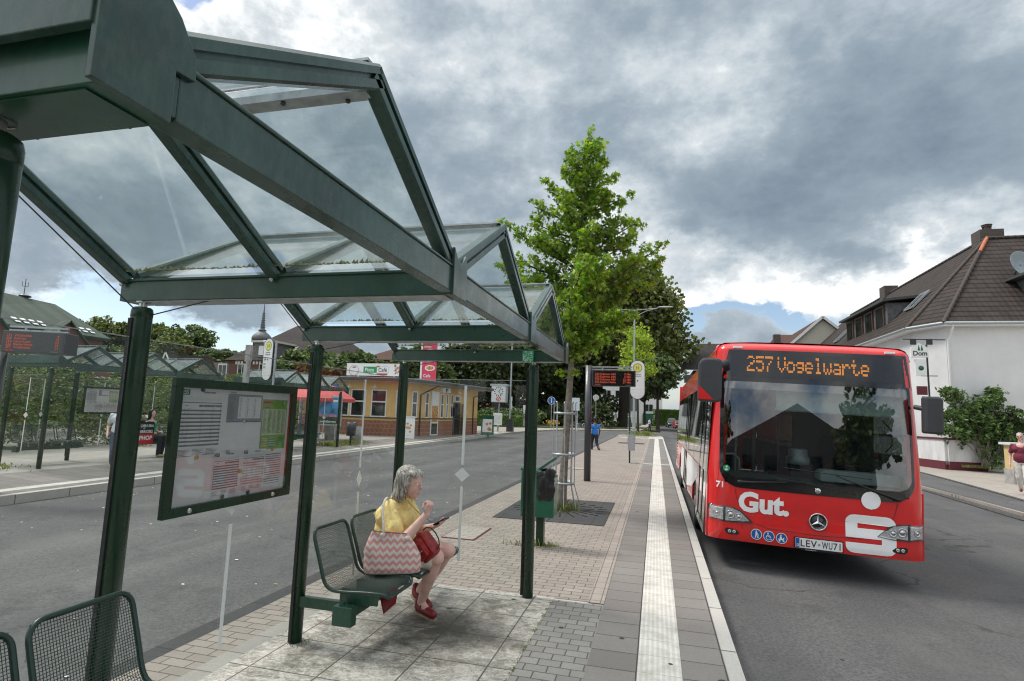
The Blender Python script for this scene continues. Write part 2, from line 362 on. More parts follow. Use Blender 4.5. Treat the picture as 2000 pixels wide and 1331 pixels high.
def g_asphalt(nt, b, pos, dark=.082, light=.122):
    n1 = nt.noise(pos, .35, 6, .6); n2 = nt.noise(pos, 90, 3, .7)
    c = nt.ramp(n1, [(.3, (dark, dark, dark * 1.03)), (.7, (light, light * .99, light * .97))])
    c = nt.mix(nt.ramp(n2, [(.35, .55), (.5, 0.), (.62, 0.), (.72, .4)]), c, (.16, .16, .155, 1)) 
    v = nt.n('ShaderNodeTexVoronoi', {'Vector': pos, 'Scale': 38.}).outputs[0]
    c = nt.mix(nt.math('MULTIPLY', nt.math('LESS_THAN', v, .2), .25), c, (.22, .21, .2, 1))
    n4 = nt.noise(pos, 34, 5, .75)
    c = nt.mix(nt.ramp(n4, [(.36, .6), (.5, 0.)]), c, (.035, .035, .037, 1)); c = nt.mix(nt.ramp(n4, [(.52, 0.), (.68, .55)]), c, (.20, .195, .185, 1))
    cp = nt.n('ShaderNodeVectorMath', {0: nt.n('ShaderNodeVectorMath', {0: nt.n('ShaderNodeTexNoise', {'Vector': pos, 'Scale': 1.3, 'Detail': 6.}).outputs[1], 3: 1.1}, operation='SCALE').outputs[0], 1: pos}, operation='ADD').outputs[0]
    ve = nt.n('ShaderNodeTexVoronoi', {'Vector': cp, 'Scale': .22}, feature='DISTANCE_TO_EDGE').outputs[0]
    c = nt.mix(nt.math('MULTIPLY', nt.ramp(ve, [(0., .8), (.004, .5), (.007, 0.)]), nt.ramp(n1, [(.45, 0.), (.55, 1.)])), c, (.025, .025, .025, 1))
    pt_ = nt.n('ShaderNodeTexVoronoi', {'Vector': nt.n('ShaderNodeMapping', {'Vector': pos, 'Scale': (.22, .06, 1)}).outputs[0], 'Scale': 1.}, distance='CHEBYCHEV').outputs[1]
    c = nt.mix(nt.math('MULTIPLY', nt.n('ShaderNodeSeparateColor', {0: pt_}).outputs[0], .28), c, (.055, .055, .057, 1))
    c = nt.mix(nt.ramp(nt.noise(pos, 1.5, 7, .7), [(.55, 0.), (.68, .55)]), c, (.045, .044, .044, 1)); c = nt.mix(nt.ramp(nt.noise(pos, .55, 6, .65), [(.52, 0.), (.66, .4)]), c, (.17, .165, .155, 1))
    # long streaks along the lane
    sxx = nt.n('ShaderNodeSeparateXYZ', {0: pos}).outputs[0]; wh = nt.math('ABSOLUTE', nt.math('SINE', nt.math('MULTIPLY', nt.math('ADD', sxx, nt.math('MULTIPLY', n1, .5)), 1.75)))
    c = nt.mix(nt.math('MULTIPLY', nt.ramp(wh, [(.0, .0), (.85, .35)]), nt.ramp(nt.noise(pos, .8, 5), [(.35, .3), (.65, 1.)])), c, (.05, .05, .052, 1))
    st = nt.n('ShaderNodeMapping', {'Vector': pos, 'Scale': (1.2, .05, 1)}).outputs[0]
    c = nt.mix(nt.ramp(nt.noise(st, 1.3, 5), [(.45, 0.), (.7, .25)]), c, (.045, .045, .047, 1))
    c = nt.mix(gum(nt, pos, 1.6, .06, .5), c, (.03, .03, .03, 1)); c = nt.mix(gum(nt, nt.n('ShaderNodeMapping', {'Vector': pos, 'Location': (3.3, 1.7, 0)}).outputs[0], 1.1, .022, .5), c, (.45, .43, .40, 1))
    nt.l.new(c, b.inputs['Base Color']); b.inputs['Roughness'].default_value = .85; b.inputs['Specular IOR Level'].default_value = .3
    bn = nt.n('ShaderNodeBump', {'Height': n2, 'Strength': .5, 'Distance': .006}); nt.l.new(bn.outputs[0], b.inputs['Normal'])
gmat('asphalt', g_asphalt)
gmat('asphalt_left', lambda nt, b, pos: g_asphalt(nt, b, pos, .10, .145))
def paver(c1, c2, cm, w, h, mort, off=.5, rot=0., loc=(0, 0, 0), stain=.35, gumsz=.05):
    def fn(nt, b, pos):
        wob = nt.n('ShaderNodeVectorMath', {0: pos, 1: nt.n('ShaderNodeVectorMath', {0: nt.n('ShaderNodeTexNoise', {'Vector': pos, 'Scale': 9.}).outputs[1], 3: .006}, operation='SCALE').outputs[0]}, operation='ADD').outputs[0]
        t = brick(nt, wob, w, h, mort, c1, c2, cm, off, rot, loc)
        c = t.outputs[0]
        big = nt.noise(pos, .8, 6, .65); fine = nt.noise(pos, 45, 4, .7)
        c = nt.mix(nt.ramp(big, [(.4, 0.), (.72, stain)]), c, tuple(x * .45 for x in c1))
        c = nt.mix(nt.ramp(fine, [(.35, .28), (.6, 0.)]), c, tuple(x * .5 for x in c1))
        c = nt.mix(gum(nt, pos, 2.6, gumsz, .5), c, (.045, .042, .04, 1))
        nt.l.new(c, b.inputs['Base Color']); b.inputs['Roughness'].default_value = .82; b.inputs['Specular IOR Level'].default_value = .3
        h_ = nt.math('ADD', nt.math('MULTIPLY', t.outputs[1], -1.), nt.math('MULTIPLY', fine, .35))
        bn = nt.n('ShaderNodeBump', {'Height': h_, 'Strength': .7, 'Distance': .006}); nt.l.new(bn.outputs[0], b.inputs['Normal'])
    return fn
gmat('paving', paver((.35, .305, .265), (.275, .245, .215), (.07, .064, .056), .2, .1, .0045))
gmat('paving_border', paver((.37, .32, .28), (.32, .28, .25), (.13, .12, .105), .2, .1, .0045, 0, PI / 2))
gmat('granite_sett', paver((.30, .285, .265), (.215, .205, .19), (.085, .082, .07), .16, .105, .005, stain=.45, gumsz=.085))
gmat('slab', paver((.245, .225, .208), (.19, .175, .163), (.05, .048, .045), .6, .3, .005, 0., loc=(.13, 0, 0), stain=.35, gumsz=.10))
gmat('slab_far', paver((.36, .34, .31), (.31, .29, .27), (.13, .12, .11), .3, .3, .005, 0.))
gmat('kerb_stone', paver((.52, .50, .46), (.47, .45, .42), (.12, .11, .10), 1., 1., .009, 0., rot=0, loc=(.3, .2, 0), stain=.25))
gmat('kerb_dark', paver((.07, .07, .07), (.055, .055, .057), (.03, .03, .03), .5, .5, .006, 0.))
gmat('side_paving', paver((.42, .375, .33), (.36, .33, .29), (.2, .18, .16), .2, .1, .005))
gmat('drain_stone', paver((.09, .085, .08), (.07, .07, .068), (.03, .03, .03), .12, .16, .008))
def g_tactile(nt, b, pos):
    sx = nt.n('ShaderNodeSeparateXYZ', {0: pos})
    rib = nt.math('SINE', nt.math('MULTIPLY', nt.math('ADD', sx.outputs[0], .128), 2 * PI / .0374))
    t = brick(nt, pos, .3, .3, .003, (.66, .635, .59), (.60, .58, .54), (.30, .28, .25), 0., 0., (.128, 0, 0))
    c = nt.mix(nt.ramp(rib, [(.0, .38), (.3, 0.)]), t.outputs[0], (.38, .36, .32, 1))
    c = nt.mix(nt.ramp(nt.noise(pos, 5, 6, .7), [(.42, 0.), (.68, .6)]), c, (.30, .28, .245, 1))
    c = nt.mix(gum(nt, pos, 3.4, .085, .6), c, (.05, .05, .045, 1))
    nt.l.new(c, b.inputs['Base Color']); b.inputs['Roughness'].default_value = .85; b.inputs['Specular IOR Level'].default_value = .2
    bn = nt.n('ShaderNodeBump', {'Height': rib, 'Strength': .35, 'Distance': .003}); nt.l.new(bn.outputs[0], b.inputs['Normal'])
gmat('tactile', g_tactile)
def g_pad(nt, b, pos):
    t = brick(nt, pos, .5, .5, .006, (1, 1, 1), (.78, .78, .78), (0, 0, 0), 0., 0., (.12, .05, 0))
    tint = nt.n('ShaderNodeSeparateColor', {0: t.outputs[0]}).outputs[0]
    off_ = nt.n('ShaderNodeVectorMath', {0: pos, 1: nt.n('ShaderNodeCombineXYZ', {0: nt.math('MULTIPLY', tint, 3.), 1: 0., 2: 0.}).outputs[0]}, operation='ADD').outputs[0]
    mp = nt.n('ShaderNodeMapping', {'Vector': off_, 'Rotation': (0, 0, .6), 'Scale': (1.3, 3.0, 1)}).outputs[0]
    base = nt.noise(mp, 1.9, 9, .68, 1.8)
    c = nt.ramp(base, [(.32, (.15, .135, .11)), (.45, (.33, .30, .26)), (.60, (.50, .47, .42))])
    v1 = nt.noise(mp, 3.4, 9, .6, 3.2)
    c = nt.mix(nt.ramp(v1, [(.455, 0.), (.487, .85), (.505, .85), (.535, 0.)]), c, (.62, .60, .55, 1))
    c = nt.mix(nt.ramp(nt.noise(pos, 26, 5, .75), [(.36, .55), (.52, 0.)]), c, (.14, .13, .11, 1))
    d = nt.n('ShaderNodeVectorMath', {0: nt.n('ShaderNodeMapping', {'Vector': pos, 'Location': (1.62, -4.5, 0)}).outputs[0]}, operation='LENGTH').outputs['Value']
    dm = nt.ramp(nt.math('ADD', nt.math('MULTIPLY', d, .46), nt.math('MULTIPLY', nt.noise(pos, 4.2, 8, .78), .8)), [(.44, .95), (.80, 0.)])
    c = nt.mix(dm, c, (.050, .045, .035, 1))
    c = nt.mix(nt.ramp(nt.noise(pos, 2.6, 8, .78), [(.50, 0.), (.62, .8)]), c, (.09, .08, .06, 1))
    c = nt.mix(gum(nt, pos, 4.2, .12, .6), c, (.03, .03, .028, 1))
    c = nt.mix(nt.math('MULTIPLY', t.outputs[1], .85), c, (.045, .04, .03, 1))
    nt.l.new(c, b.inputs['Base Color']); b.inputs['Specular IOR Level'].default_value = .35
    nt.l.new(nt.ramp(base, [(.3, .55), (.7, .75)]), b.inputs['Roughness'])
    bn = nt.n('ShaderNodeBump', {'Height': nt.math('ADD', nt.math('MULTIPLY', t.outputs[1], -1.), nt.math('MULTIPLY', base, .6)), 'Strength': .5, 'Distance': .004}); nt.l.new(bn.outputs[0], b.inputs['Normal'])
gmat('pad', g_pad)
def g_grass(nt, b, pos):
    c = nt.ramp(nt.noise(pos, 1.5, 8, .7), [(.3, (.035, .05, .018)), (.6, (.075, .10, .03)), (.8, (.11, .11, .05))])
    nt.l.new(c, b.inputs['Base Color']); b.inputs['Roughness'].default_value = 1.
    bn = nt.n('ShaderNodeBump', {'Height': nt.noise(pos, 20, 4), 'Strength': 1., 'Distance': .05}); nt.l.new(bn.outputs[0], b.inputs['Normal'])
gmat('ground', g_grass)
def g_brickwall(c1, c2, cm, w, h, m):
    def fn(nt, b, pos):
        nrm = nt.n('ShaderNodeSeparateXYZ', {0: pos})
        u = nt.math('ADD', nrm.outputs[0], nt.math('MULTIPLY', nrm.outputs[1], .8))
        v = nt.n('ShaderNodeCombineXYZ', {0: u, 1: nrm.outputs[2]}).outputs[0]
        t = brick(nt, v, w, h, m, c1, c2, cm, .5)
        c = nt.mix(nt.ramp(nt.noise(pos, .9, 6), [(.4, 0.), (.7, .35)]), t.outputs[0], tuple(x * .55 for x in c1))
        nt.l.new(c, b.inputs['Base Color']); b.inputs['Roughness'].default_value = .85
        bn = nt.n('ShaderNodeBump', {'Height': nt.math('MULTIPLY', t.outputs[1], -1.), 'Strength': .6, 'Distance': .01}); nt.l.new(bn.outputs[0], b.inputs['Normal'])
    return fn
gmat('clinker', g_brickwall((.30, .10, .055), (.24, .08, .045), (.42, .30, .22), .09, .27, .012))
gmat('brick_red', g_brickwall((.20, .065, .05), (.15, .05, .04), (.2, .15, .13), .25, .08, .01))
gmat('brick_brown', g_brickwall((.22, .09, .065), (.17, .07, .05), (.2, .14, .12), .3, .1, .01))
def g_tiles(c1, c2, w, h):
    def fn(nt, b, pos):
        tc = nt.n('ShaderNodeUVMap').outputs[0]
        s = nt.n('ShaderNodeSeparateXYZ', {0: tc})
        row = nt.math('FRACT', nt.math('DIVIDE', s.outputs[1], h))
        colw = nt.math('SINE', nt.math('MULTIPLY', s.outputs[0], 2 * PI / w))
        ri = nt.math('FLOOR', nt.math('DIVIDE', s.outputs[1], h)); ci = nt.math('FLOOR', nt.math('DIVIDE', s.outputs[0], w))
        wn = nt.n('ShaderNodeTexWhiteNoise', {'Vector': nt.n('ShaderNodeCombineXYZ', {0: ri, 1: ci}).outputs[0]}).outputs[0]
        c = nt.mix(wn, c1, c2)
        c = nt.mix(nt.ramp(nt.noise(pos, .5, 6, .7), [(.4, 0.), (.7, .5)]), c, tuple(x * .6 for x in c1))
        c = nt.mix(nt.ramp(row, [(.0, 1.), (.16, .9), (.26, 0.)]), c, (.01, .01, .01, 1))
        nt.l.new(c, b.inputs['Base Color']); b.inputs['Roughness'].default_value = .8; b.inputs['Specular IOR Level'].default_value = .2
        h_ = nt.math('ADD', nt.math('MULTIPLY', nt.math('SUBTRACT', 1., row), 1.), nt.math('MULTIPLY', colw, .16))
        bn = nt.n('ShaderNodeBump', {'Height': h_, 'Strength': 1., 'Distance': .06}); nt.l.new(bn.outputs[0], b.inputs['Normal'])
    return fn
gmat('tiles_brown', g_tiles((.062, .047, .040), (.040, .032, .028), .24, .36))
gmat('tiles_red', g_tiles((.12, .062, .046), (.08, .042, .034), .22, .3))
gmat('tiles_dark', g_tiles((.052, .043, .041), (.036, .030, .030), .25, .3))
gmat('copper_roof', g_tiles((.085, .115, .09), (.055, .072, .058), .5, 40.))
def setuv(o, udir, vdir):
    me = o.data; uv = me.uv_layers.new(name='UVMap'); U = Vector(udir); V = Vector(vdir)
    for l in me.loops:
        p = me.vertices[l.vertex_index].co; uv.data[l.index].uv = (p.dot(U), p.dot(V))
    return o
def roof_face(name, pts, matname, parent, thick=.12):
    """one sloping roof plane with real thickness, tiles running up the slope"""
    P = [Vector(p) for p in pts]; n = (P[1] - P[0]).cross(P[2] - P[0]).normalized()
    if n.z < 0: P = P[::-1]; n = -n
    u = Vector((0, 0, 1)).cross(n).normalized(); v = n.cross(u).normalized()
    b = MB(); k = len(P); vs = P + [p - n * thick for p in P]
    b.add(vs, [tuple(range(k)), tuple(range(k, 2 * k))[::-1]] + [(i, k + i, k + (i + 1) % k, (i + 1) % k) for i in range(k)])
    return setuv(b.build(name, [matname], parent), u, v)

# ================================================================ GROUND
def sheet(name, pts, matname, th=.0):
    b = MB(); n = len(pts)
    if th:
        vs = [tuple(p) for p in pts] + [(p[0], p[1], p[2] - th) for p in pts]
        b.add(vs, [tuple(range(n))] + [(i, n + i, n + (i + 1) % n, (i + 1) % n) for i in range(n)])
    else: b.add(pts, [tuple(range(n))])
    o = b.build(name, [matname]); o['kind'] = 'structure'; return o
def rect(x0, x1, y0, y1, z): return [(x0, y0, z), (x1, y0, z), (x1, y1, z), (x0, y1, z)]
sheet('ground', rect(-900, 900, -300, 1200, -.45), 'ground')
def roadz(x):
    return -.16 if x < .6 else (-.16 - .03 * (x - .6) if x < 4.4 else -.274 + .012 * (x - 4.4))
b = MB()
xs = [.5, 2., 4.4, 6., 8.2]
ys = [-60, 0, 10, 20, 40, 60, 80, 160, 300]
vs = [(x, y, roadz(x)) for y in ys for x in xs]; nx = len(xs)
b.add(vs, [(j * nx + i, j * nx + i + 1, (j + 1) * nx + i + 1, (j + 1) * nx + i) for j in range(len(ys) - 1) for i in range(nx - 1)])
tag(b.build('road', ['asphalt']), kind='structure')
sheet('road', rect(-14., .5, -60, 74, -.16), 'asphalt_left')
# raised bus platform: core block with rounded far tip, then its surface strips
T = []
for i in range(13):
    a = PI * i / 12; T.append((-1.42 + 2.0 * math.cos(a), 52 + 4.6 * math.sin(a)))
T2 = []
for i in range(13):
    a = PI * i / 12; T2.append((-1.42 + 1.84 * math.cos(a), 52 + 4.4 * math.sin(a)))
sheet('platform_kerb', [(.588, -30, 0)] + [(x + .0, y, 0) for x, y in T] + [(-3.44, -30, 0)], 'kerb_stone', .3)
strip = lambda n, x0, x1, y0, y1, m, z=.004: sheet(n, rect(x0, x1, y0, y1, z), m)
strip('kerb_edge_strip', -3.44, -3.28, -30, 52, 'kerb_dark', .005)
sheet('pavement', [(-.62, 5.55, .004), (-.62, 52, .004), (.3, 52, .004)] + [(x * .97 - .04, y - .1, .004) for x, y in T2[1:]] + [(-3.28, 52, .004), (-3.28, 5.55, .004)], 'paving')
strip('pavement_border', -.62, -.47, 5.52, 48, 'paving_border', .009)
strip('granite_pavement', -.94, -.47, -30, 5.5, 'granite_sett')
strip('slab_strip', -.47, -.128, -30, 48, 'slab')
strip('tactile_strip', -.128, .171, -30, 48, 'tactile', .008)
strip('slab_strip', .171, .475, -30, 48, 'slab', .0045)
strip('tactile_cross_strip', -.47, -.128, 21.7, 22.05, 'tactile', .0085)
strip('tactile_cross_strip', .171, .475, 21.7, 22.05, 'tactile', .0085)
strip('tactile_cross_strip', -2.9, .475, 47.2, 48.2, 'tactile', .0125)
strip('slab_strip', -.95, -.63, 21.6, 22.3, 'slab', .0087)
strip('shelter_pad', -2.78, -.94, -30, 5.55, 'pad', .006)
strip('pad_border', -2.92, -2.78, -30, 5.7, 'slab_far', .0062)
strip('rear_pavement', -3.28, -2.92, -30, 5.55, 'paving', .0043)
# far side: kerb, pavement rising gently towards the other shelters
def band(name, x0, x1, y0, y1, z0, z1, m, n=10, skew=lambda y: 0.):
    b = MB(); vs = []
    for j in range(n + 1):
        y = y0 + (y1 - y0) * j / n; s = skew(y); vs += [(x0 + s, y, z0), (x1 + s, y, z1)]
    b.add(vs, [(2 * j, 2 * j + 1, 2 * j + 3, 2 * j + 2) for j in range(n)])
    o = b.build(name, [m]); o['kind'] = 'structure'; return o
sk = lambda y: -.038 * (y - 7)
k = MB()
for j in range(14):
    y0 = -30 + j * 5.5; y1 = y0 + 5.5
    k.add([(-11.0 + sk(y0), y0, -.2), (-11.0 + sk(y1), y1, -.2), (-11.0 + sk(y1), y1, .0), (-11.0 + sk(y0), y0, .0), (-11.16 + sk(y0), y0, .0), (-11.16 + sk(y1), y1, .0)], [(0, 1, 2, 3), (3, 2, 5, 4)])
tag(k.build('far_kerb', ['kerb_stone']), kind='structure')
band('far_slab_strip', -11.5, -11.16, -30, 47, .0, -.001, 'slab', 14, sk)
band('far_tactile_strip', -11.8, -11.5, -30, 47, .002, .0, 'tactile', 14, sk)
band('far_pavement', -13.4, -11.8, -30, 47, .09, .0, 'slab', 14, sk)
band('far_pavement', -30, -13.4, -30, 47, .1, .09, 'slab_far', 14, sk)
# far end of the road: pavement in front of the park, and the park lawn behind
E = [(-60, 47, -.02), (-12.55, 47, -.02), (-12.3, 56, -.02), (-10.5, 66, -.02), (-6, 71, -.02), (-2, 76, -.02), (-1.5, 90, -.02), (-1.5, 300, -.02), (-60, 300, -.02)]
sheet('park_pavement', E, 'side_paving', .3)
sheet('lawn', [(-90, 70, .06), (-14.0, 68, .06), (-8.5, 76, .06), (-4, 81, .06), (-3, 92, .06), (-3, 300, .06), (-90, 300, .06)], 'ground', .1)
# right pavement
sheet('right_pavement', [(8.05, -60, -.16), (8.05, 14, -.16), (8.2, 19, -.16), (7.7, 40, -.16), (7.0, 60, -.16), (6.5, 80, -.16), (6.5, 300, -.16), (40, 300, -.16), (40, -60, -.16)], 'side_paving', .3)
b = MB()
for (pts, w) in (([(7.55, 8), (7.8, 16), (8.0, 19.9), (7.6, 40)], .18), ([(9.3, 14), (9.45, 18), (9.9, 21.5), (10.4, 26), (10.9, 34)], .14)):
    for p, q in zip(pts, pts[1:]):
        z0, z1 = (roadz(p[0]) + .012, roadz(q[0]) + .012) if w > .15 else (-.145, -.145)
        b.bar((p[0], p[1], z0), (q[0], q[1], z1), w, .02)
tag(b.build('drainage_channel', ['drain_stone']), kind='structure')
sheet('pavement_apron', [(9.37, 14, -.155), (9.52, 18, -.155), (9.97, 21.5, -.155), (10.47, 26, -.155), (10.97, 34, -.155), (8.3, 34, -.155), (8.2, 14, -.155)], 'asphalt_left')
b = MB(); b.box(-2.86, -2.38, 7.52, 8.36, .002, .012); b.box(-2.84, -2.40, 7.54, 8.34, .012, .016, 1)
tag(b.build('manhole_cover', ['dark_red', 'side_paving']), 'pale paved manhole cover with brown rim set in the brick paving', 'manhole cover')
b = MB(); b.box(-2.75, -2.2, 18.2, 18.9, .002, .012); b.box(-2.7, -2.25, 18.25, 18.85, .012, .015, 1)
tag(b.build('manhole_cover', ['drain_stone', 'side_paving']), 'small distant manhole cover in the paving beyond the departure board', 'manhole cover')
# petals and scraps of litter on the left road
b = MB(); lr = random.Random(3)
for _ in range(330):
    x = lr.uniform(-11, -3.6) if lr.random() < .75 else lr.uniform(-10.9, -10.0); y = lr.uniform(2, 26); s = lr.uniform(.006, .022); a = lr.uniform(0, 3)
    b.add([(x + s * 1.3 * math.cos(a + t), y + s * math.sin(a + t), -.153 + .004 * math.sin(3 * t)) for t in (0, 1.1, 2.3, 3.3, 4.4, 5.3)], [(0, 1, 2, 3, 4, 5)], lr.randrange(3))
tag(b.build('litter', ['paper', 'sole', 'paper']), 'tiny pale scraps and petals lying on the left lane', 'litter', kind='stuff')
# ================================================================ BUS SHELTERS
BAY = 1.573; XE = 1.725; XR = -.122; XF = 1.407; ZB = 2.244; ZT = 2.344; ZR = 2.80
def yk(k): return k * BAY
def seat_profile():
    P = [(.775, .415), (.765, .438), (.73, .449), (.60, .447), (.42, .437), (.35, .443), (.305, .468), (.275, .52), (.245, .61), (.165, .84)]
    out = []
    for i in range(len(P) - 1):
        a = P[max(i - 1, 0)]; b_ = P[i]; c = P[i + 1]; d = P[min(i + 2, len(P) - 1)]
        for j in range(8):
            t = j / 8
            out.append(tuple(.5 * ((2 * b_[q]) + (-a[q] + c[q]) * t + (2 * a[q] - 5 * b_[q] + 4 * c[q] - d[q]) * t * t + (-a[q] + 3 * b_[q] - 3 * c[q] + d[q]) * t ** 3) for q in (0, 1)))
    out.append(P[-1])
    L = [0]
    for p, q in zip(out, out[1:]): L.append(L[-1] + math.dist(p, q))
    return out, L
SP, SL = seat_profile()
def sprof(t):
    t = min(max(t, 0), SL[-1])
    for i in range(len(SL) - 1):
        if t <= SL[i + 1]:
            f = (t - SL[i]) / (SL[i + 1] - SL[i]); return (SP[i][0] + (SP[i + 1][0] - SP[i][0]) * f, SP[i][1] + (SP[i + 1][1] - SP[i][1]) * f)
    return SP[-1]
SW = .46
def S3(t, w): x, z = sprof(t); return (x, w, z)
def seat_meshes():
    LT = SL[-1]
    a = MB(); n = 36
    for i in range(1, n):
        w = SW * i / n; ins = .03 if 3 < i < n - 3 else .05
        a.tube([S3(.008 + (LT - .016) * j / 22, w) for j in range(23)], .0017, 4, sm=False, cap=False)
    m = int(LT / .0128)
    for i in range(1, m):
        t = LT * i / m; x, z = sprof(t)
        a.tube([(x + .002, .006, z + .002), (x + .002, SW - .006, z + .002)], .0017, 4, sm=False, cap=False)
    r = MB(); path = []
    for (t, w) in rrect(0, LT, 0, SW, .07, 6): pass
    pts2 = rrect(0, LT, 0, SW, .07, 6); dense = []
    for p, q in zip(pts2, pts2[1:] + pts2[:1]):
        k = max(1, int(math.dist(p, q) / .03))
        for j in range(k): dense.append((p[0] + (q[0] - p[0]) * j / k, p[1] + (q[1] - p[1]) * j / k))
    loop = [S3(t, w) for t, w in dense]; loop += [loop[0], loop[1]]
    r.tube(loop, .0125, 8, cap=False)
    c = MB(); c.box(.150 + .035, .20, -.004, .012, .70, .745)
    return a, r, c
_sa, _sr, _sc = seat_meshes()
_seat_proto = []
def add_seat(parent, x, y):
    if not _seat_proto:
        s = _sa.build('seat', ['wire_green'], parent); _sr.build('seat_rim', ['wire_green'], s); _sc.build('clip', ['steel'], s); _seat_proto.append(s)
        s.location = (x, y, 0); return s
    s = copy_tree(_seat_proto[0], parent); s.location = (x, y, 0); return s
RAFT = [(-.022, -.045), (.022, -.045), (.028, -.038), (.028, -.012), (.017, -.012), (.017, .004), (.031, .004), (.031, .026), (.024, .036), (-.024, .036), (-.031, .026), (-.031, .004), (-.017, .004), (-.017, -.012), (-.028, -.012), (-.028, -.038)]
CM = Matrix(((0, 0, 1, 0), (1, 0, 0, 0), (0, 1, 0, 0), (0, 0, 0, 1)))   # face plane: right = +y, up = +z, out = +x
def make_shelter(label, loc, rz, group, case=True, sinks=.0):
    S = thing('bus_shelter', label, 'bus shelter', loc, rz, group)
    for k in range(4):                                     # gutter beams across
        y = yk(k); b = MB()
        if k == 0: y -= .06
        b.extr([(-.11, 0), (.03, 0), (.03, .10), (.045, .10), (.045, .112), (.0, .112), (.0, .03), (-.08, .03), (-.08, .112), (-.125, .112), (-.125, .10), (-.11, .10)], (XR, y, ZB), (XE - .02, y, ZB))
        o = b.build('cross_beam', ['frame_green'], S, bevel=.002)
        for x in ((XR + .02, .80, 1.60) if k else ()): bb = MB(); bb.ell((x, y - .048, ZB + .085), (.012, .01, .012), seg=8, rings=5); bb.build('bolt', ['steel'], o)
        bb = MB(); bb.box(XR + .1, XE - .05, y - .02, y + .10, ZB - .004, ZB - .001); bb.build('soffit_plate', ['galv'] if k else ['frame_green'], o)
    for k in range(3):
        b = MB(); b.box(XE - .06, XE, yk(k) + .05, yk(k + 1) - .03, ZB + .004, ZT + .012); b.box(XE - .064, XE + .006, yk(k) + .05, yk(k + 1) - .03, ZT + .012, ZT + .022)
        b.build('edge_beam', ['rafter_green'], S, bevel=.003)
    for k in range(4):                                     # folded plates joining the edge beams
        y = yk(k); b = MB(); pl = [(y - .07, ZB - .012), (y + .10, ZB - .012), (y + .10, ZT + .02), (y + .085, ZT + .10), (y + .03, ZT + .045), (y - .03, ZT + .06), (y - .07, ZT + .10)]
        if k == 0: pl = [(y - .12, ZB - .012), (y + .03, ZB - .012), (y + .03, ZT - .01), (y + .075, ZT - .005), (y + .07, ZT + .04), (y + .03, ZT + .095), (y - .04, ZT + .15), (y - .12, ZT + .17)]
        b.prism(pl, XE - .002, XE + .012, 0, CM); b.box(XE - .07, XE, y - .03, y + .05, ZB + .01, ZT - .01)
        if k == 0: b.box(XR, XE + .001, y - .125, y - .106, ZT - .02, ZT + .168)
        b.build('joint_plate', ['rafter_green'], S, bevel=.002)
    for k in range(3):
        y0, y1 = yk(k), yk(k + 1); ym = (y0 + y1) / 2
        for x in (XE - .03, (XE + XR) / 2, XR + .03):
            for (a, c) in (((x, y0 + .02, ZT + .03), (x, ym + .015, ZR + .0085)), ((x, ym - .015, ZR + .0085), (x, y1 - .02, ZT + .03))):
                b = MB(); b.extr(RAFT, a, c); b.build('rafter', ['rafter_green'], S)
        b = MB(); b.box(XR + .02, XE - .04, ym - .03, ym + .03, ZR - .062, ZR - .035)
        o = b.build('ridge_bar', ['galv'], S)
        for i in range(8): b = MB(); b.ell((XR + .15 + i * .225, ym + (.015 if i % 2 else -.015), ZR - .066), (.009, .009, .008), seg=8, rings=5); b.build('bolt', ['anthracite'], o)
        b = MB(); b.box(XR, XE - .03, ym - .035, ym + .035, ZR + .036, ZR + .046); b.build('ridge_cap', ['galv'], S)
        for sgn in (0, 1):
            for (xa, xb_) in ((XR + .06, (XE + XR) / 2 - .03), ((XE + XR) / 2 + .03, XE - .06)):
                b = MB(); ya, za, yb, zb = (y0 + .06, ZT + .045, ym - .01, ZR + .012) if not sgn else (ym + .01, ZR + .012, y1 - .06, ZT + .045)
                b.extr([(0, 0), (xb_ - xa, 0), (xb_ - xa, .008), (0, .008)], (xa, ya, za), (xa, yb, zb)); 
                b.build('roof_glass', ['glass_roof'], S)
    # moss and dirt gathered along the glass edge above each gutter
    for k in range(1, 4):
        b = MB(); mr = random.Random(k)
        for i in range(150):
            x = XR + .08 + (XE - XR - .2) * i / 150 + mr.uniform(-.01, .01); h = mr.uniform(.004, .016) * (1.6 if noise.noise(Vector((x * 3, k, 0))) > 0 else .7); y = yk(k) - .068 + mr.uniform(-.006, .006); z = ZT + .044
            b.add([(x - .010, y - .006, z), (x + .010, y - .004, z), (x + .004, y + .008, z), (x + mr.uniform(-.006, .006), y, z + h)], [(0, 1, 3), (1, 2, 3), (2, 0, 3), (2, 1, 0)])
        b.build('moss_line', ['moss'], S)['kind'] = 'stuff'
    # posts
    def post(x, y, slot):
        b = MB(); b.lathe([(.001, -.10), (.050, -.10), (.050, 2.155), (.0492, 2.16), (.0505, 2.163), (.0505, 2.19), (.047, 2.205), (.038, 2.212), (.001, 2.212)], (x, y, 0), 28)
        o = b.build('post', ['post_green'], S)
        c = MB(); c.lathe([(.02, 2.21), (.02, 2.245)], (x, y, 0), 14); c.lathe([(.034, 2.235), (.034, 2.2435), (.001, 2.2435)], (x, y, 0), 14); c.build('pin', ['steel'], o)
        c = MB()
        for (dx, dy) in slot: c.box(x + dx - .012, x + dx + .012, y + dy - .012, y + dy + .012, .02, 2.15)
        if slot: c.build('glazing_channel', ['rubber'], o)
        return o
    for k in range(4):
        sl = []
        if k < 3: sl.append((-.01, .045))
        if k > 0: sl.append((-.01, -.045))
        post(0, yk(k) + (.0 if k < 3 else .02), sl)
    post(XF - .005, -.035, [(-.06, .02)]); post(XF, yk(3) + .01, [(-.06, 0)])
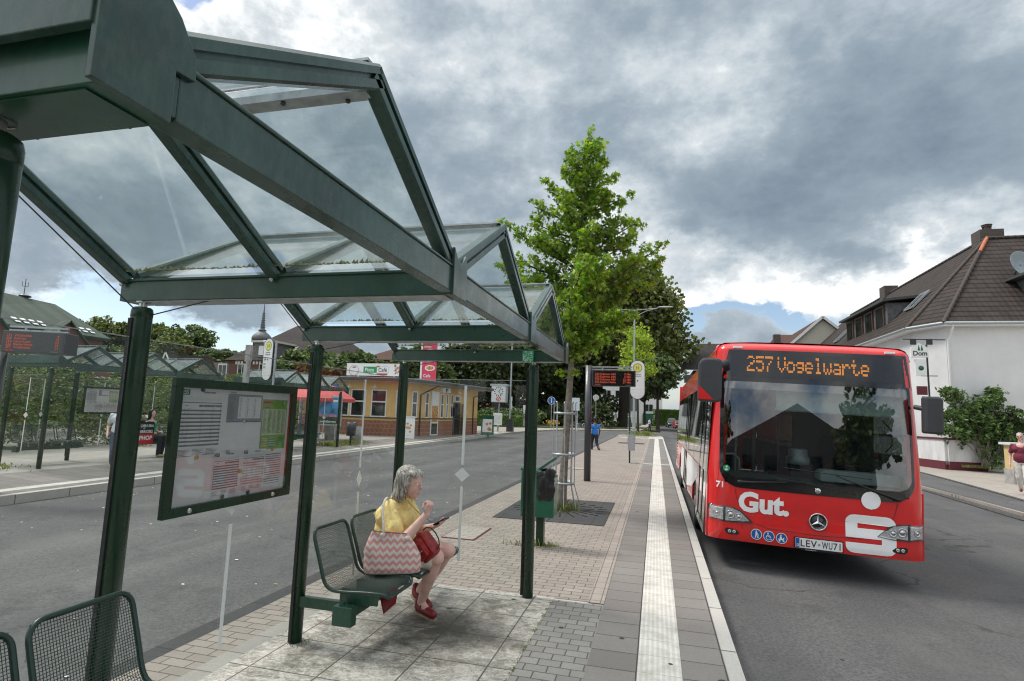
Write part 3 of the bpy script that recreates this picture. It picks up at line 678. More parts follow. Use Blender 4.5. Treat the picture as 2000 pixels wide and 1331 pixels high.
    # glass walls with safety stripes
    def wall(p0, p1, wide=.045):
        b = MB(); b.bar((p0[0], p0[1], 1.07), (p1[0], p1[1], 1.07), .008, 1.96)
        g = b.build('wall_glass', ['glass_wall'], S)
        c = Vector(((p0[0] + p1[0]) / 2, (p0[1] + p1[1]) / 2, 0)); d = Vector((p1[0] - p0[0], p1[1] - p0[1], 0)).normalized(); n = Vector((d.y, -d.x, 0))
        M = Matrix(((d.x, 0, n.x, c.x), (d.y, 0, n.y, c.y), (0, 1, 0, 0), (0, 0, 0, 1)))
        m = MB(); m.box(-.014, .014, .27, .985, .0045, .006, 0, M); m.box(-.014, .014, 1.20, 1.99, .0045, .006, 0, M)
        m.prism([(0, 1.03), (wide, 1.10), (0, 1.17), (-wide, 1.10)], .0045, .006, 0, M)
        m.build('safety_stripe', ['white_print'], g)
        h = MB(); h.bar((p0[0], p0[1], 2.052), (p1[0], p1[1], 2.052), .009, .005); h.build('glass_edge', ['galv'], g)
        return g
    walls = [wall((0, yk(k) + .06), (0, yk(k + 1) - .06)) for k in range(3)]
    wall((.07, yk(3) + .01), (XF - .07, yk(3) + .01), .08); wall((.07, .0), (XF - .07, .0), .08)
    # stay cables
    for k in range(1, 4):
        b = MB(); b.tube([(0, yk(k) - .02, 2.18), (XR + .01, yk(k) - BAY / 2, ZR - .06)], .0035, 5); b.build('stay_cable', ['anthracite'], S)
        b = MB(); b.tube([(.04, yk(k) + .03, 2.18), (.42, yk(k) + .0, ZB)], .0035, 5); b.build('stay_cable', ['anthracite'], S)
    # benches on a beam in the first and last bay
    for (y0, ys_) in ((.0, (.036, .556, 1.076)), (yk(2), (3.016, 3.536, 4.056))):
        b = MB(); b.box(.42, .50, ys_[0] + .04, ys_[2] + .42, .25, .33); b.box(.385, .535, ys_[0] - .03, ys_[0] + .045, .215, .345)
        b.box(.0, .40, ys_[0] - .012 + (.11 if y0 else 0), ys_[0] + .03 + (.11 if y0 else 0), .26, .335); b.box(.0, .42, yk(3 if y0 else 1) - .01, yk(3 if y0 else 1) + .03, .26, .335)
        b.box(.42, .50, ys_[2] + .4, yk(3 if y0 else 1) + .03, .26, .33)
        for y in ys_: b.box(.36, .66, y + .10, y + .125, .33, .425); b.box(.36, .66, y + .335, y + .36, .33, .425)
        b.build('bench_beam', ['frame_green'], S, bevel=.004)
        for y in ys_: add_seat(S, 0, y)
    if case: make_case(S)
    return S, walls
def make_case(S):
    y0, y1, z0, z1 = 1.746, 2.806, 1.115, 1.865; X = .095; fw = .052
    b = MB(); b.box(.060, X, y0, y1, z0, z0 + fw); b.box(.060, X, y0, y1, z1 - fw, z1); b.box(.060, X, y0, y0 + fw, z0 + fw, z1 - fw); b.box(.060, X, y1 - fw, y1, z0 + fw, z1 - fw)
    b.box(.008, .06, y0 + .15, y0 + .21, z0 + .1, z1 - .1); b.box(.008, .06, y1 - .21, y1 - .15, z0 + .1, z1 - .1)
    b.box(.060, .066, y0 + fw, y1 - fw, z0 + fw, z1 - fw)
    fr = b.build('timetable_case', ['post_green'], S, bevel=.003)
    W = y1 - y0 - 2 * fw; H = z1 - z0 - 2 * fw
    M = Matrix.Translation((.072, y0 + fw, z0 + fw)) @ CM
    b = MB(); b.box(0, W, 0, H, -.004, 0, 0, M); b.build('backboard', ['paper'], fr)
    def sheet_(s0, s1, t0, t1, m='paper', rot=0., lift=.001):
        A = M @ Matrix.Translation((s0 * W, t0 * H, lift)) @ Matrix.Rotation(rot, 4, 'Z'); return A, (s1 - s0) * W, (t1 - t0) * H
    def q(b, A, x0, x1, y0_, y1_, mi, z=.0006): b.add([(x0, y0_, z), (x1, y0_, z), (x1, y1_, z), (x0, y1_, z)], [(0, 1, 2, 3)], mi, False, A)
    pr = random.Random(5)
    def timetable(A, w, h, no, title, rows, stripe, box=4):
        b = MB(); q(b, A, 0, w, 0, h, 0, .0)
        q(b, A, .02 * w, .2 * w, h * .905, h * .985, box); b.text(no, .035 * w, h * .918, h * .055, A, 0, .02, z=.0012)
        b.text(title, .50 * w, h * .94, h * .032, A, 1, .02, z=.0012)
        for i in range(26):                                # slanted stop names
            x = .04 * w + .9 * w * i / 26; L = pr.uniform(.03, .075) * h
            b.add([(x, h * .825, .0008), (x + .004 * w, h * .825, .0008), (x + L * .8, h * .825 + L, .0008), (x + L * .8 - .004 * w, h * .825 + L, .0008)], [(0, 1, 2, 3)], 2, False, A)
        q(b, A, .03 * w, .95 * w, h * .79, h * .803, 2)
        q(b, A, .42 * w, .95 * w, h * .735, h * .768, 2, .0009); b.text('Mo-Fr', .12 * w, h * .742, h * .018, A, 1, .02, z=.0012); b.text('Sa', .5 * w, h * .742, h * .018, A, 0, .02, z=.0014); b.text('So', .78 * w, h * .742, h * .018, A, 0, .02, z=.0014)
        for i in range(rows):
            t = .71 - .56 * i / rows
            if i % 2: q(b, A, .03 * w, .95 * w, (t - .56 / rows * .5) * h, (t + .56 / rows * .42) * h, stripe)
            b.text('%02d' % (5 + i), .035 * w, (t - .008) * h, .016 * h, A, 1, .02, z=.0012); b.text('%02d' % (5 + i), .915 * w, (t - .008) * h, .016 * h, A, 1, .02, z=.0012)
            for x in (.11, .19, .48, .72):
                if pr.random() < .72: b.text(pr.choice(['12', '07 37', '22', '52', '09', '39']), x * w, (t - .008) * h, .015 * h, A, 1, z=.0012)
        for i in range(5):
            for x in (.03, .36, .66): q(b, A, x * w, (x + pr.uniform(.15, .27)) * w, (.115 - .018 * i) * h, (.121 - .018 * i) * h, 2)
        q(b, A, .03 * w, .4 * w, .022 * h, .03 * h, 5); q(b, A, .6 * w, .9 * w, .03 * h, .037 * h, 5)
        return b
    mats_ = ['paper', 'ink', 'grey_ink', 'paper_grey', 'dark_green_ink', 'red_ink', 'pink_ink']
    A, w, h = sheet_(.0, .345, .40, .995, lift=.001); timetable(A, w, h, '255', 'Kleine Heide', 20, 2, 4).build('timetable_sheet', mats_, fr)
    A, w, h = sheet_(.30, .535, .03, .425, rot=.0, lift=.002); timetable(A, w, h, '257', 'Langenfeld', 20, 2, 1).build('timetable_sheet', mats_, fr)
    A, w, h = sheet_(.555, .775, .035, .43, lift=.003); timetable(A, w, h, '257', 'Vogelwarte', 18, 6, 1).build('timetable_sheet', mats_, fr)
    A, w, h = sheet_(.77, .955, .05, .40, lift=.0015)
    b = MB(); q(b, A, 0, w, 0, h, 0, 0.)
    for i in range(14): q(b, A, .04 * w, .96 * w, (.05 + .065 * i) * h, (.075 + .065 * i) * h, 2 if i % 3 else 6)
    b.build('timetable_sheet', mats_, fr)
    A, w, h = sheet_(.375, .70, .70, 1.0)
    b = MB(); q(b, A, 0, w, 0, h, 0, 0.); q(b, A, 0, w, 0, h * .88, 3); q(b, A, 0, w, 0, h * .02, 1, .0009); q(b, A, 0, w, h * .87, h * .885, 1, .0009)
    q(b, A, .30 * w, .96 * w, h * .12, h * .82, 0, .0009); b.text('Fahrplan', .05 * w, h * .91, h * .055, A, 2, .02, z=.0012)
    for i in range(20): q(b, A, .03 * w, pr.uniform(.16, .27) * w, (.80 - .036 * i) * h, (.812 - .036 * i) * h, 2, .0012)
    for x in (.34, .55, .76):
        for i in range(18): q(b, A, x * w, (x + .02 + pr.random() * .03) * w, (.75 - .034 * i) * h, (.765 - .034 * i) * h, 2, .0013)
    for x in (.52, .73): q(b, A, x * w, (x + .004) * w, .12 * h, .82 * h, 2, .0014)
    b.build('timetable_sheet', ['paper', 'blue_ink', 'grey_ink', 'paper_grey'], fr)
    A, w, h = sheet_(.705, .975, .375, .93)
    b = MB(); q(b, A, 0, w, 0, h, 0, 0.); q(b, A, 0, w, h * .08, h, 1); q(b, A, .03 * w, .97 * w, .34 * h, .82 * h, 2, .0009); q(b, A, .04 * w, .38 * w, .925 * h, .965 * h, 3, .0012)
    for c in range(5):
        for i in range(26): q(b, A, (.06 + .185 * c) * w, (.06 + .185 * c + pr.uniform(.08, .15)) * w, (.79 - .0165 * i) * h, (.797 - .0165 * i) * h, 4 if c % 2 else 5, .0012)
    for i in range(8):
        q(b, A, .06 * w, .28 * w, (.28 - .022 * i) * h, (.292 - .022 * i) * h, 6 if i % 2 else 2, .0012); q(b, A, .36 * w, .56 * w, (.28 - .022 * i) * h, (.292 - .022 * i) * h, 7 if i % 2 else 2, .0012)
        q(b, A, .64 * w, .94 * w, (.28 - .022 * i) * h, (.286 - .022 * i) * h, 4, .0012)
    q(b, A, .05 * w, .3 * w, .845 * h, .86 * h, 3, .0012)
    b.build('route_poster', ['paper', 'poster_green', 'poster_pale', 'red_ink', 'dark_green_ink', 'grey_ink', 'orange_mag', 'sign_blue'], fr)
    b = MB()
    for (s, t, mi) in ((.16, .40, 0), (.535, .235, 0), (.845, .42, 0), (.41, .425, 1), (.535, .71, 1), (.16, .99, 2), (.93, .90, 1), (.40, .02, 2), (.63, .02, 2)):
        b.lathe([(.001, .009), (.010, .009), (.013, .006), (.013, .0)], (s * W, t * H, .002), 14, mi, M)
    b.build('magnets', ['orange_mag', 'steel', 'ink'], fr)
    b = MB(); b.box(.0875, .0895, y0 + fw - .004, y1 - fw + .004, z0 + fw - .004, z1 - fw + .004); b.build('case_glass', ['lens'], fr)
    b = MB()
    for (y, z) in ((y0 + .17, z0 + .026), (y1 - .19, z0 + .026)): b.lathe([(.014, 0), (.014, .008), (.008, .012), (.001, .012)], (y - 0, z, X), 14, 0, CM)
    b.build('lock', ['steel'], fr)

NEARO = (-2.587, .744)
S1, W1 = make_shelter('large green steel bus shelter in the foreground with zigzag glass roof and timetable case', (NEARO[0], NEARO[1], 0), 0, 'green bus shelters with zigzag glass roofs')
# small round-cornered sticker on the foreground glass wall
b = MB(); yy, zz = 2.402 - NEARO[1], 1.575; A = Matrix.Translation((.0055, yy, zz)) @ CM
b.prism(rrect(-.062, .062, -.055, .05, .012), 0, .0006, 0, A); b.prism(rrect(-.072, .062, -.068, -.012, .008), .0007, .0010, 1, A)
b.text('GOLDEN ERA', 0, .022, .013, A, 2, .03, align='C', z=.0016, w=None); b.text('OF', 0, .012, .007, A, 2, .02, align='C', z=.0016)
b.text('WARRIORS', 0, -.008, .0145, A, 2, .03, align='C', z=.0016); b.text('HIPHOP', 0, -.044, .021, A, 2, .04, align='C', z=.0016)
b.prism([(-.085, -.02), (-.066, -.006), (-.060, -.03), (-.08, -.035)], .0002, .0006, 2, A)
o = b.build('sticker', ['ink', 'red_ink', 'paper'], W1[1]); o['label'] = 'black and red lettered sticker'
# small dotted sticker on the last cross beam
def shelter_copy(loc, rz, label):
    c = copy_tree(S1); c.location = loc; c.rotation_euler = (0, 0, rz); c['label'] = label
    for ch in list(c.children_recursive):
        if ch.name.startswith('sticker'): bpy.data.objects.remove(ch)
    return c
bm_ = MB(); bm_.box(1.315, 1.425, yk(3) - .1145, yk(3) - .1105, ZB - .02, ZB + .095); 
sr = random.Random(4)
for _ in range(60): bx_, bz_ = sr.uniform(1.32, 1.41), sr.uniform(ZB - .015, ZB + .085); bm_.box(bx_, bx_ + .006, yk(3) - .1155, yk(3) - .1148, bz_, bz_ + .006, 1)
S2 = shelter_copy((-15.15, 10.22, .2), -.042, 'green shelter on the far pavement at left, behind the departure board, with seated woman')
S3_ = shelter_copy((-14.16, 16.78, .15), .061, 'furthest green shelter, between the red parasol and the round topped stop sign')
bm_.build('sticker', ['h_green', 'paper'], S1)['label'] = 'speckled square sticker on the end beam'

# ================================================================ STREET FURNITURE
def disc_text_sign(b, A, lines): pass
def h_disc(b, A, x, y, r, z=.001):
    b.prism(circ(x, y, r, 28), z, z + .001, 0, A); b.prism(circ(x, y, r * .84, 28), z + .001, z + .002, 1, A)
    b.text('H', x, y - r * .38, r * .78, A, 0, .02, align='C', z=z + .003)
def stop_sign(label, loc, rz, zb, zt, w, polex, poleh, lines, letter=None, face_y=-.045, stuff=True):
    t = thing('bus_stop_sign', label, 'bus stop sign', loc, rz, None)
    b = MB(); b.tube([(polex, 0, -.12), (polex, 0, poleh)], .03, 12); b.build('pole', ['post_green'] if stuff else ['galv'], t)
    A = Matrix(((1, 0, 0, 0), (0, 0, -1, face_y), (0, 1, 0, 0), (0, 0, 0, 1)))
    b = MB(); b.prism(rrect(0, w, zb, zt, w / 2, 10), -.06, 0, 0, A); o = b.build('sign_box', ['anthracite'], t)
    b = MB(); b.prism(rrect(.02, w - .02, zb + .02, zt - .02, w / 2 - .02, 10), .0005, .003, 0, A); b.build('sign_face', ['paper'], o)
    b = MB(); h_disc(b, A, w / 2, zt - w * .52, w * .31, .0035); b.build('stop_symbol', ['h_green', 'h_yellow'], o)
    b = MB()
    for i, ln in enumerate(lines): b.text(ln, w * .5, zt - w * .98 - i * w * .13, w * .075, A, 0, .02, align='C', z=.005)
    y = zt - w * 1.45
    if letter: b.text(letter[0], w * .16, y, w * .17, A, 0, .03, z=.005); b.text(letter[1], w * .12, y - w * .3, w * .11, A, 0, .02, z=.005); b.text(letter[2], w * .12, y - w * .5, w * .11, A, 0, .02, z=.005)
    b.prism(circ(w * .5, y + w * .05, w * .055, 12), .004, .005, 1, A)
    for i in range(6): b.box(w * .06, w * .94, y - w * (.55 + i * .22), y - w * (.545 + i * .22), .004, .0045, 2, A)
    b.build('lettering', ['ink', 'dark_green_ink', 'grey_ink'], o)
    return t
s = stop_sign('tall rounded bus stop sign on the bus platform, behind the departure board', (-.97, 21.9, 0), 0, 2.38, 3.86, .56, .0, 3.8, ['Leichlingen', 'Busbahnhof'])
b = MB(); b.box(-.06, .20, -.16, -.035, .72, 1.28); b.box(-.04, .18, -.155, -.04, 1.28, 1.30); b.bar((-.06, -.09, 1.42), (.22, -.12, 1.47), .16, .012); b.box(.0, .03, -.10, -.07, 1.28, 1.43)
tag(b.build('litter_bin', ['galv'], None, bevel=.01, loc=(-.97, 21.9, -.25)), 'small grey metal litter bin fixed to the platform stop sign pole', 'litter bin')
stop_sign('narrow rounded bus stop sign with letter A seen above the timetable case, across the lane', (-10.95, 13.9, 0), -.3, 2.40, 3.62, .44, .50, 3.5, ['Leichlingen', 'Busbahnhof'], ('A', '250', '255'), stuff=False)
def led_board(label, loc, rz, w, h, zt, dep, poleh, rows, mirror=1, tilt=0., pole=.10):
    t = thing('departure_board', label, 'departure board', loc, rz)
    b = MB(); b.lathe([(.001, -.2), (pole, -.2), (pole, poleh), (.001, poleh)], (0, 0, 0), 24); b.build('column', ['anthracite'], t)
    x0 = pole + .01
    b = MB(); b.box(x0 - .02, x0 + w * .92, -.03, .03, zt + .08, zt + .115); b.box(x0 - .02, x0 + w * .92, -.03, .03, zt + .02, zt + .045)
    for f in (.22, .75): b.box(x0 + w * f, x0 + w * f + .03, -.02, .02, zt - .0, zt + .1)
    b.build('bracket', ['galv'], t)
    b = MB(); b.box(x0, x0 + w, -dep / 2, dep / 2, zt - h, zt); o = b.build('housing', ['anthracite'], t, bevel=.01)
    A = Matrix(((1, 0, 0, x0), (0, 0, -1, -dep / 2 - .001), (0, 1, 0, zt - h), (0, 0, 0, 1)))
    b = MB(); b.prism(rrect(.03, w - .03, .02, h - .02, .01, 2), 0, .004, 0, A); b.build('screen', ['screen_black'], o)
    b = MB(); n = len(rows); rh = h * .68 / n
    for i, (num, dest, tm) in enumerate(rows):
        y = h * .86 - (i + .9) * rh
        b.text(num, w * .07, y, rh * .78, A, 0, .02, z=.006); b.text(dest, w * .19, y, rh * .78, A, 0, .02, z=.006); b.text(tm, w * .90, y, rh * .78, A, 0, .02, z=.006, align='R')
    b.build('led_text', ['led_red'], o)
    b = MB(); b.box(w * .07, w * .2, h * .07, h * .13, .005, .006, 0, A); b.box(w * .78, w * .9, h * .075, h * .10, .005, .006, 1, A); b.build('maker_strip', ['red_ink', 'grey_ink'], o)
    return t
led_board('dark grey departure board with red lines of text standing on the bus platform', (-1.77, 15.25, 0), 0., 1.14, .42, 2.93, .16, 3.06,
          [('254', 'Solingen Hbf', '3 Min'), ('250', 'Solingen Hbf', '5 Min'), ('250', 'Solingen Hbf', '15 Min'), ('255', 'Kleine Heide', '27 Min')], pole=.09)
led_board('dark departure board with deep housing at the left edge, across the lane', (-11.80, 7.75, .0), .42, 1.04, .40, 2.93, .42, 2.55,
          [('252', 'Witzhelden', '8'), ('250', 'Solingen', '12'), ('254', 'Leverkusen', '20'), ('255', 'Kleine Heide', '24'), ('257', 'Vogelwarte', '31')], pole=.10)
# green litter bin behind the shelter post
t = thing('litter_bin', 'dark green litter bin with black bag hanging out, beside the shelter front post', 'litter bin', (-1.50, 7.55, 0), .0)
b = MB(); b.box(-.04, .06, .0, .10, -.05, .9); b.build('stand', ['post_green'], t)
b = MB(); b.prism([(-.22, .40), (.22, .40), (.22, .92), (-.22, .98)], -.0, .30, 0, Matrix(((1, 0, 0, 0), (0, 0, -1, .12), (0, 1, 0, 0), (0, 0, 0, 1)))); b.build('bin_body', ['bin_green'], t, bevel=.012)
b = MB(); b.prism([(-.23, .985), (.02, .955), (.02, .99), (-.23, 1.02)], -.0, .32, 0, Matrix(((1, 0, 0, 0), (0, 0, -1, .13), (0, 1, 0, 0), (0, 0, 0, 1))))
b.prism([(.02, .99), (.24, 1.16), (.24, 1.19), (.0, 1.02)], -.0, .30, 0, Matrix(((1, 0, 0, 0), (0, 0, -1, .13), (0, 1, 0, 0), (0, 0, 0, 1)))); b.build('lid', ['bin_green'], t, bevel=.008)
b = MB()
for i in range(26):
    x = .03 + .19 * rnd.random(); z = rnd.uniform(.66, .97); b.ell((x, -.175 - .02 * rnd.random(), z), (.05, .022, .075), seg=8, rings=6)
b.ell((.12, -.06, .97), (.11, .13, .05), seg=12, rings=8)
blob('bin_bag', b, ['bag_black'], t, .012, 2)
# steel grate, guarded tree
b = MB(); b.box(-2.63, -.80, 9.25, 11.75, .004, .014)
for i in range(22):
    a = 2 * PI * i / 22
    for (ra, rb_) in ((.42, .62), (.68, .86)):
        b.bar((-1.70 + ra * math.cos(a), 10.55 + ra * math.sin(a), .016), (-1.70 + rb_ * math.cos(a), 10.55 + rb_ * math.sin(a), .016), .03, .004, 1)
b.box(-1.72, -1.70, 9.25, 11.75, .0145, .0165, 1); b.box(-2.63, -.8, 10.54, 10.56, .0145, .0165, 1)
tag(b.build('tree_grate', ['kerb_dark', 'screen_black']), 'dark square cast iron tree grate around the young tree', 'tree grate')
b = MB(); b.box(-2.4, -.75, 37.0, 38.6, .004, .012); tag(b.build('tree_grate', ['kerb_dark']), 'thin dark tree grate further down the platform', 'tree grate')
def tree_guard(label, c, r, h, zb=.05):
    t = thing('tree_guard', label, 'tree guard', (c[0], c[1], 0))
    b = MB()
    for i in range(8):
        a = 2 * PI * i / 8 + .2; ca, sa = math.cos(a), math.sin(a)
        b.tube([(ca * (r + .12), sa * (r + .12), zb), (ca * r, sa * r, .45), (ca * r, sa * r, h)], .009, 6)
        b.tube([(ca * r, sa * r, h - .01), (ca * (r + .025), sa * (r + .025), h + .015)], .011, 6)
    b.build('bars', ['galv'], t)
    b = MB()
    for z in (.48, 1.0, h - .2): b.lathe([(r + .006, z - .022), (r + .012, z - .022), (r + .012, z + .022), (r + .006, z + .022), (r + .006, z - .022)], seg=28)
    b.build('rings', ['galv'], t)
    return t
tree_guard('galvanised steel cage guarding the slender trunk', (-1.66, 10.55), .20, 1.95)
tree_guard('distant galvanised tree cage beside the stop sign pole', (-1.55, 37.8), .24, 1.9)
# twin-arm street lamp at the far end of the platform
t = thing('street_lamp', 'tall grey street lamp with two thin arms above the platform end', 'street lamp', (-2.05, 55, 0))
b = MB(); b.tube([(0, 0, -.2), (0, 0, 3), (0, 0, 12.0)], [.14, .11, .07], 12); b.build('mast', ['galv'], t)
for sx, L in ((-1, 2.0), (1, 2.2)):
    b = MB(); b.tube([(0, 0, 11.2), (sx * .5, 0, 11.55), (sx * 1.1, 0, 11.85), (sx * L, 0, 12.15)], .035, 8); b.tube([(0, 0, 11.95), (sx * L, 0, 12.12)], .03, 8); b.build('arm', ['galv'], t)
b = MB(); b.ell((2.9, 0, 12.22), (.75, .18, .09), seg=14, rings=8); b.box(2.3, 3.4, -.1, .1, 12.11, 12.14, 1); b.build('lamp_head', ['galv', 'lens'], t)
b = MB(); b.ell((-2.1, 0, 12.16), (.3, .10, .06), seg=12, rings=8); b.build('lamp_head', ['galv'], t)
# round blue path sign, white box sign, clock, info stand
def sign_round(label, loc, h, r, m='sign_blue'):
    t = thing('traffic_sign', label, 'traffic sign', loc); b = MB(); b.tube([(0, 0, -.3), (0, 0, h)], .035, 8); b.build('pole', ['galv'], t)
    A = Matrix(((1, 0, 0, 0), (0, 0, -1, -.05), (0, 1, 0, 0), (0, 0, 0, 1)))
    b = MB(); b.prism(circ(0, h - r, r, 24), 0, .02, 1, A); b.prism(circ(0, h - r, r * .9, 24), .021, .025, 0, A)
    b.prism([(-.05, h - r * 1.6), (.05, h - r * 1.6), (.03, h - r * .7), (-.03, h - r * .7)], .026, .03, 1, A); b.prism(circ(0, h - r * .5, r * .14, 10), .026, .03, 1, A)
    b.build('sign_plate', [m, 'paper'], t); return t
sign_round('round blue footpath sign on a grey pole behind the young tree', (-10.9, 60, 0), 3.55, .42)
sign_round('small round sign on a thin pole near the big tree trunk', (-7.6, 74, .1), 4.3, .38, 'galv')
t = thing('street_clock', 'square white street clock with red round savings emblem on a thin post', 'clock', (-13.95, 50, 0))
b = MB(); b.tube([(0, 0, -.3), (0, 0, 2.7)], .05, 10); b.build('post', ['galv'], t)
b = MB(); b.box(-.68, .72, -.35, .35, 2.62, 4.1); b.box(-.8, .84, -.42, .42, 4.1, 4.28); o = b.build('clock_case', ['galv'], t)
A = Matrix(((1, 0, 0, 0), (0, 0, -1, -.36), (0, 1, 0, 0), (0, 0, 0, 1)))
b = MB(); b.box(-.62, .66, 2.66, 4.06, 0, .008, 0, A)
for i in range(12):
    a = 2 * PI * i / 12; A2 = A @ Matrix.Translation((0.02, 3.58, .01)) @ Matrix.Rotation(a, 4, 'Z'); b.box(-.04, .04, .32, .44, 0, .006, 1, A2)
b.build('dial', ['clock_face', 'ink'], o)
b = MB(); b.box(-.025, .025, -.03, .28, 0, .004, 0, A @ Matrix.Translation((.02, 3.58, .018)) @ Matrix.Rotation(-.65, 4, 'Z')); b.box(-.018, .018, -.03, .38, 0, .004, 0, A @ Matrix.Translation((.02, 3.58, .024)) @ Matrix.Rotation(-2.4, 4, 'Z')); b.build('hands', ['ink'], o)
b = MB(); b.prism(circ(.02, 2.92, .22, 24), .010, .014, 0, A); b.prism(circ(.02, 3.08, .045, 12), .015, .018, 1, A)
for (x0, x1, z0, z1) in ((-.12, .15, 2.97, 3.01), (-.12, -.07, 2.90, 2.97), (-.12, .15, 2.895, 2.925), (.10, .15, 2.83, 2.9), (-.12, .15, 2.79, 2.83)): b.box(x0, x1, z0, z1, .015, .018, 1, A)
b.build('emblem', ['red_ink', 'paper'], o)
t = thing('info_stand', 'small white notice panel on a post under the street clock', 'notice stand', (-13.95, 49.7, 0)); b = MB(); b.tube([(0, 0, -.2), (0, 0, 1.4)], .04, 8); b.build('post', ['galv'], t)
b = MB(); b.box(-.42, .42, -.05, .0, .55, 1.65); b.box(-.36, .36, -.056, -.051, .7, 1.5, 1); b.build('panel', ['paper', 'clock_face'], t)
b = MB(); b.box(-.3, .3, -.25, .25, -.05, 1.15); tag(b.build('litter_bin', ['anthracite'], None, .03, (-13.0, 50.6, 0)), 'dark grey box bin at the foot of the grey mast beside the clock', 'litter bin')
b = MB(); b.tube([(-13.15, 51, -.1), (-13.15, 51, 9.5)], .07, 10); tag(b.build('mast', ['galv']), 'plain slim grey mast rising right of the street clock', 'mast')
b = MB(); b.box(-.75, .75, -.08, .08, 2.2, 3.6); b.tube([(-.5, 0, 0), (-.5, 0, 2.2)], .05, 8); b.tube([(.5, 0, 0), (.5, 0, 2.2)], .05, 8)
tag(b.build('notice_board', ['cloth_white'], None, .01, (-8.9, 62, -.05)), 'pale blank notice board on two posts right of the young tree trunk', 'notice board')
for (x, y, h, dx, lb) in ((-18.2, 72, 3.3, -.25, 'thin white pole leaning behind the hedge end'), (-16.2, 70, 2.2, .0, 'short white marker post near the hedge end')):
    b = MB(); b.tube([(0, 0, 0), (dx, 0, h)], .10, 8); b.box(dx - .14, dx + .14, -.05, .05, h - .1, h + .5)
    tag(b.build('post', ['window_white'], None, 0, (x, y, 0)), lb, 'post')
t = thing('street_lamp', 'white lantern street lamp standing behind the letter A stop sign', 'street lamp', (-23.4, 30, 0)); b = MB(); b.tube([(0, 0, 0), (0, 0, 5.0)], .05, 8); b.build('mast', ['h_green' if 0 else 'galv'], t)
b = MB(); b.lathe([(.05, 4.95), (.22, 5.1), (.30, 5.55), (.34, 5.6), (.34, 5.66), (.02, 5.72)], seg=18); b.build('lantern', ['paper'], t)
b = MB(); b.tube([(0, 0, 0), (.05, 0, 3.1)], .07, 8); b.box(-.06, .12, -.05, .05, 3.0, 3.5); tag(b.build('post', ['concrete'], None, 0, (-11.85, 14.3, -.02)), 'pale tapered concrete post left of the letter A stop sign', 'post')
# far bin beside second shelter
t = thing('litter_bin', 'dark litter bin near the end post of the furthest shelter', 'litter bin', (-13.2, 22.9, .05)); b = MB(); b.tube([(0, 0, -.1), (0, 0, .8)], .05, 8); b.build('stand', ['post_green'], t); b = MB(); b.lathe([(.001, .42), (.2, .42), (.24, 1.02), (.22, 1.02), (.2, .5)], seg=16); b.build('bin_body', ['anthracite'], t)
# illuminated landscape poster stand
t = thing('poster_stand', 'landscape poster in pale metal frame on legs, below the red parasol', 'poster stand', (-15.1, 24, .05), .08)
b = MB(); b.box(-.66, .66, -.08, .08, .78, 2.18); b.tube([(-.4, 0, -.1), (-.4, 0, .8)], .04, 8); b.tube([(.4, 0, -.1), (.4, 0, .8)], .04, 8); b.build('frame', ['galv'], t, bevel=.02)
A = Matrix(((1, 0, 0, 0), (0, 0, -1, -.082), (0, 1, 0, 0), (0, 0, 0, 1))); b = MB(); b.box(-.58, .58, .86, 2.1, 0, .004, 0, A)
b.box(-.58, .58, .86, 1.2, .0045, .006, 1, A); b.prism([(-.58, 1.6), (-.3, 1.75), (-.15, 2.1), (-.58, 2.1)], .0045, .006, 2, A); b.prism([(-.58, 1.2), (.58, 1.2), (.3, 1.35), (-.1, 1.28), (-.58, 1.42)], .0063, .0075, 2, A); b.box(.25, .5, 1.9, 2.0, .0065, .008, 3, A)
b.text('Leichlingen', -.45, .93, .10, A, 3, .02, z=.008, w=.9); b.build('poster', ['poster_sky', 'poster_tree', 'poster_pink', 'paper'], t)
# red market parasol
t = thing('parasol', 'large faded red parasol beside the kiosk', 'parasol', (-16.2, 24.9, .0))
b = MB(); b.tube([(0, 0, 0), (0, 0, 2.9)], .03, 8); b.build('pole', ['wood_white'], t)
b = MB(); n = 8; top = (0, 0, 2.95)
rim = [(1.75 * math.cos(2 * PI * i / n + .3), 1.75 * math.sin(2 * PI * i / n + .3), 2.12) for i in range(n)]; mid = [(p[0] * .5, p[1] * .5, 2.68) for p in rim]
vs = [top] + mid + rim + [(p[0], p[1], p[2] - .16) for p in rim]
f = [(0, 1 + i, 1 + (i + 1) % n) for i in range(n)] + [(1 + i, 1 + n + i, 1 + n + (i + 1) % n, 1 + (i + 1) % n) for i in range(n)] + [(1 + n + i, 1 + 2 * n + i, 1 + 2 * n + (i + 1) % n, 1 + n + (i + 1) % n) for i in range(n)]
b.add(vs, f); o = b.build('canopy', ['umbrella_red'], t); sm_ = o.modifiers.new('s', 'SOLIDIFY'); sm_.thickness = .01
b = MB(); b.box(-18.9, -16.6, 27.2, 27.24, 2.72, 2.98); b.tube([(-18.8, 27.26, 0), (-18.8, 27.26, 2.9)], .03, 6); b.tube([(-16.7, 27.26, 0), (-16.7, 27.26, 2.9)], .03, 6); tag(b.build('banner', ['sign_blue']), 'blue awning strip behind the red parasol', 'awning')
for x, y, lb in ((-14.7, 26, 'grey planter tub right of the poster stand'), (-15.9, 25.6, 'grey planter tub behind the poster stand')):
    b = MB(); b.lathe([(.001, 0), (.26, 0), (.34, .75), (.30, .75), (.26, .3), (.001, .3)], seg=18); tag(b.build('planter', ['concrete'], None, 0, (x, y, .02)), lb, 'planter')
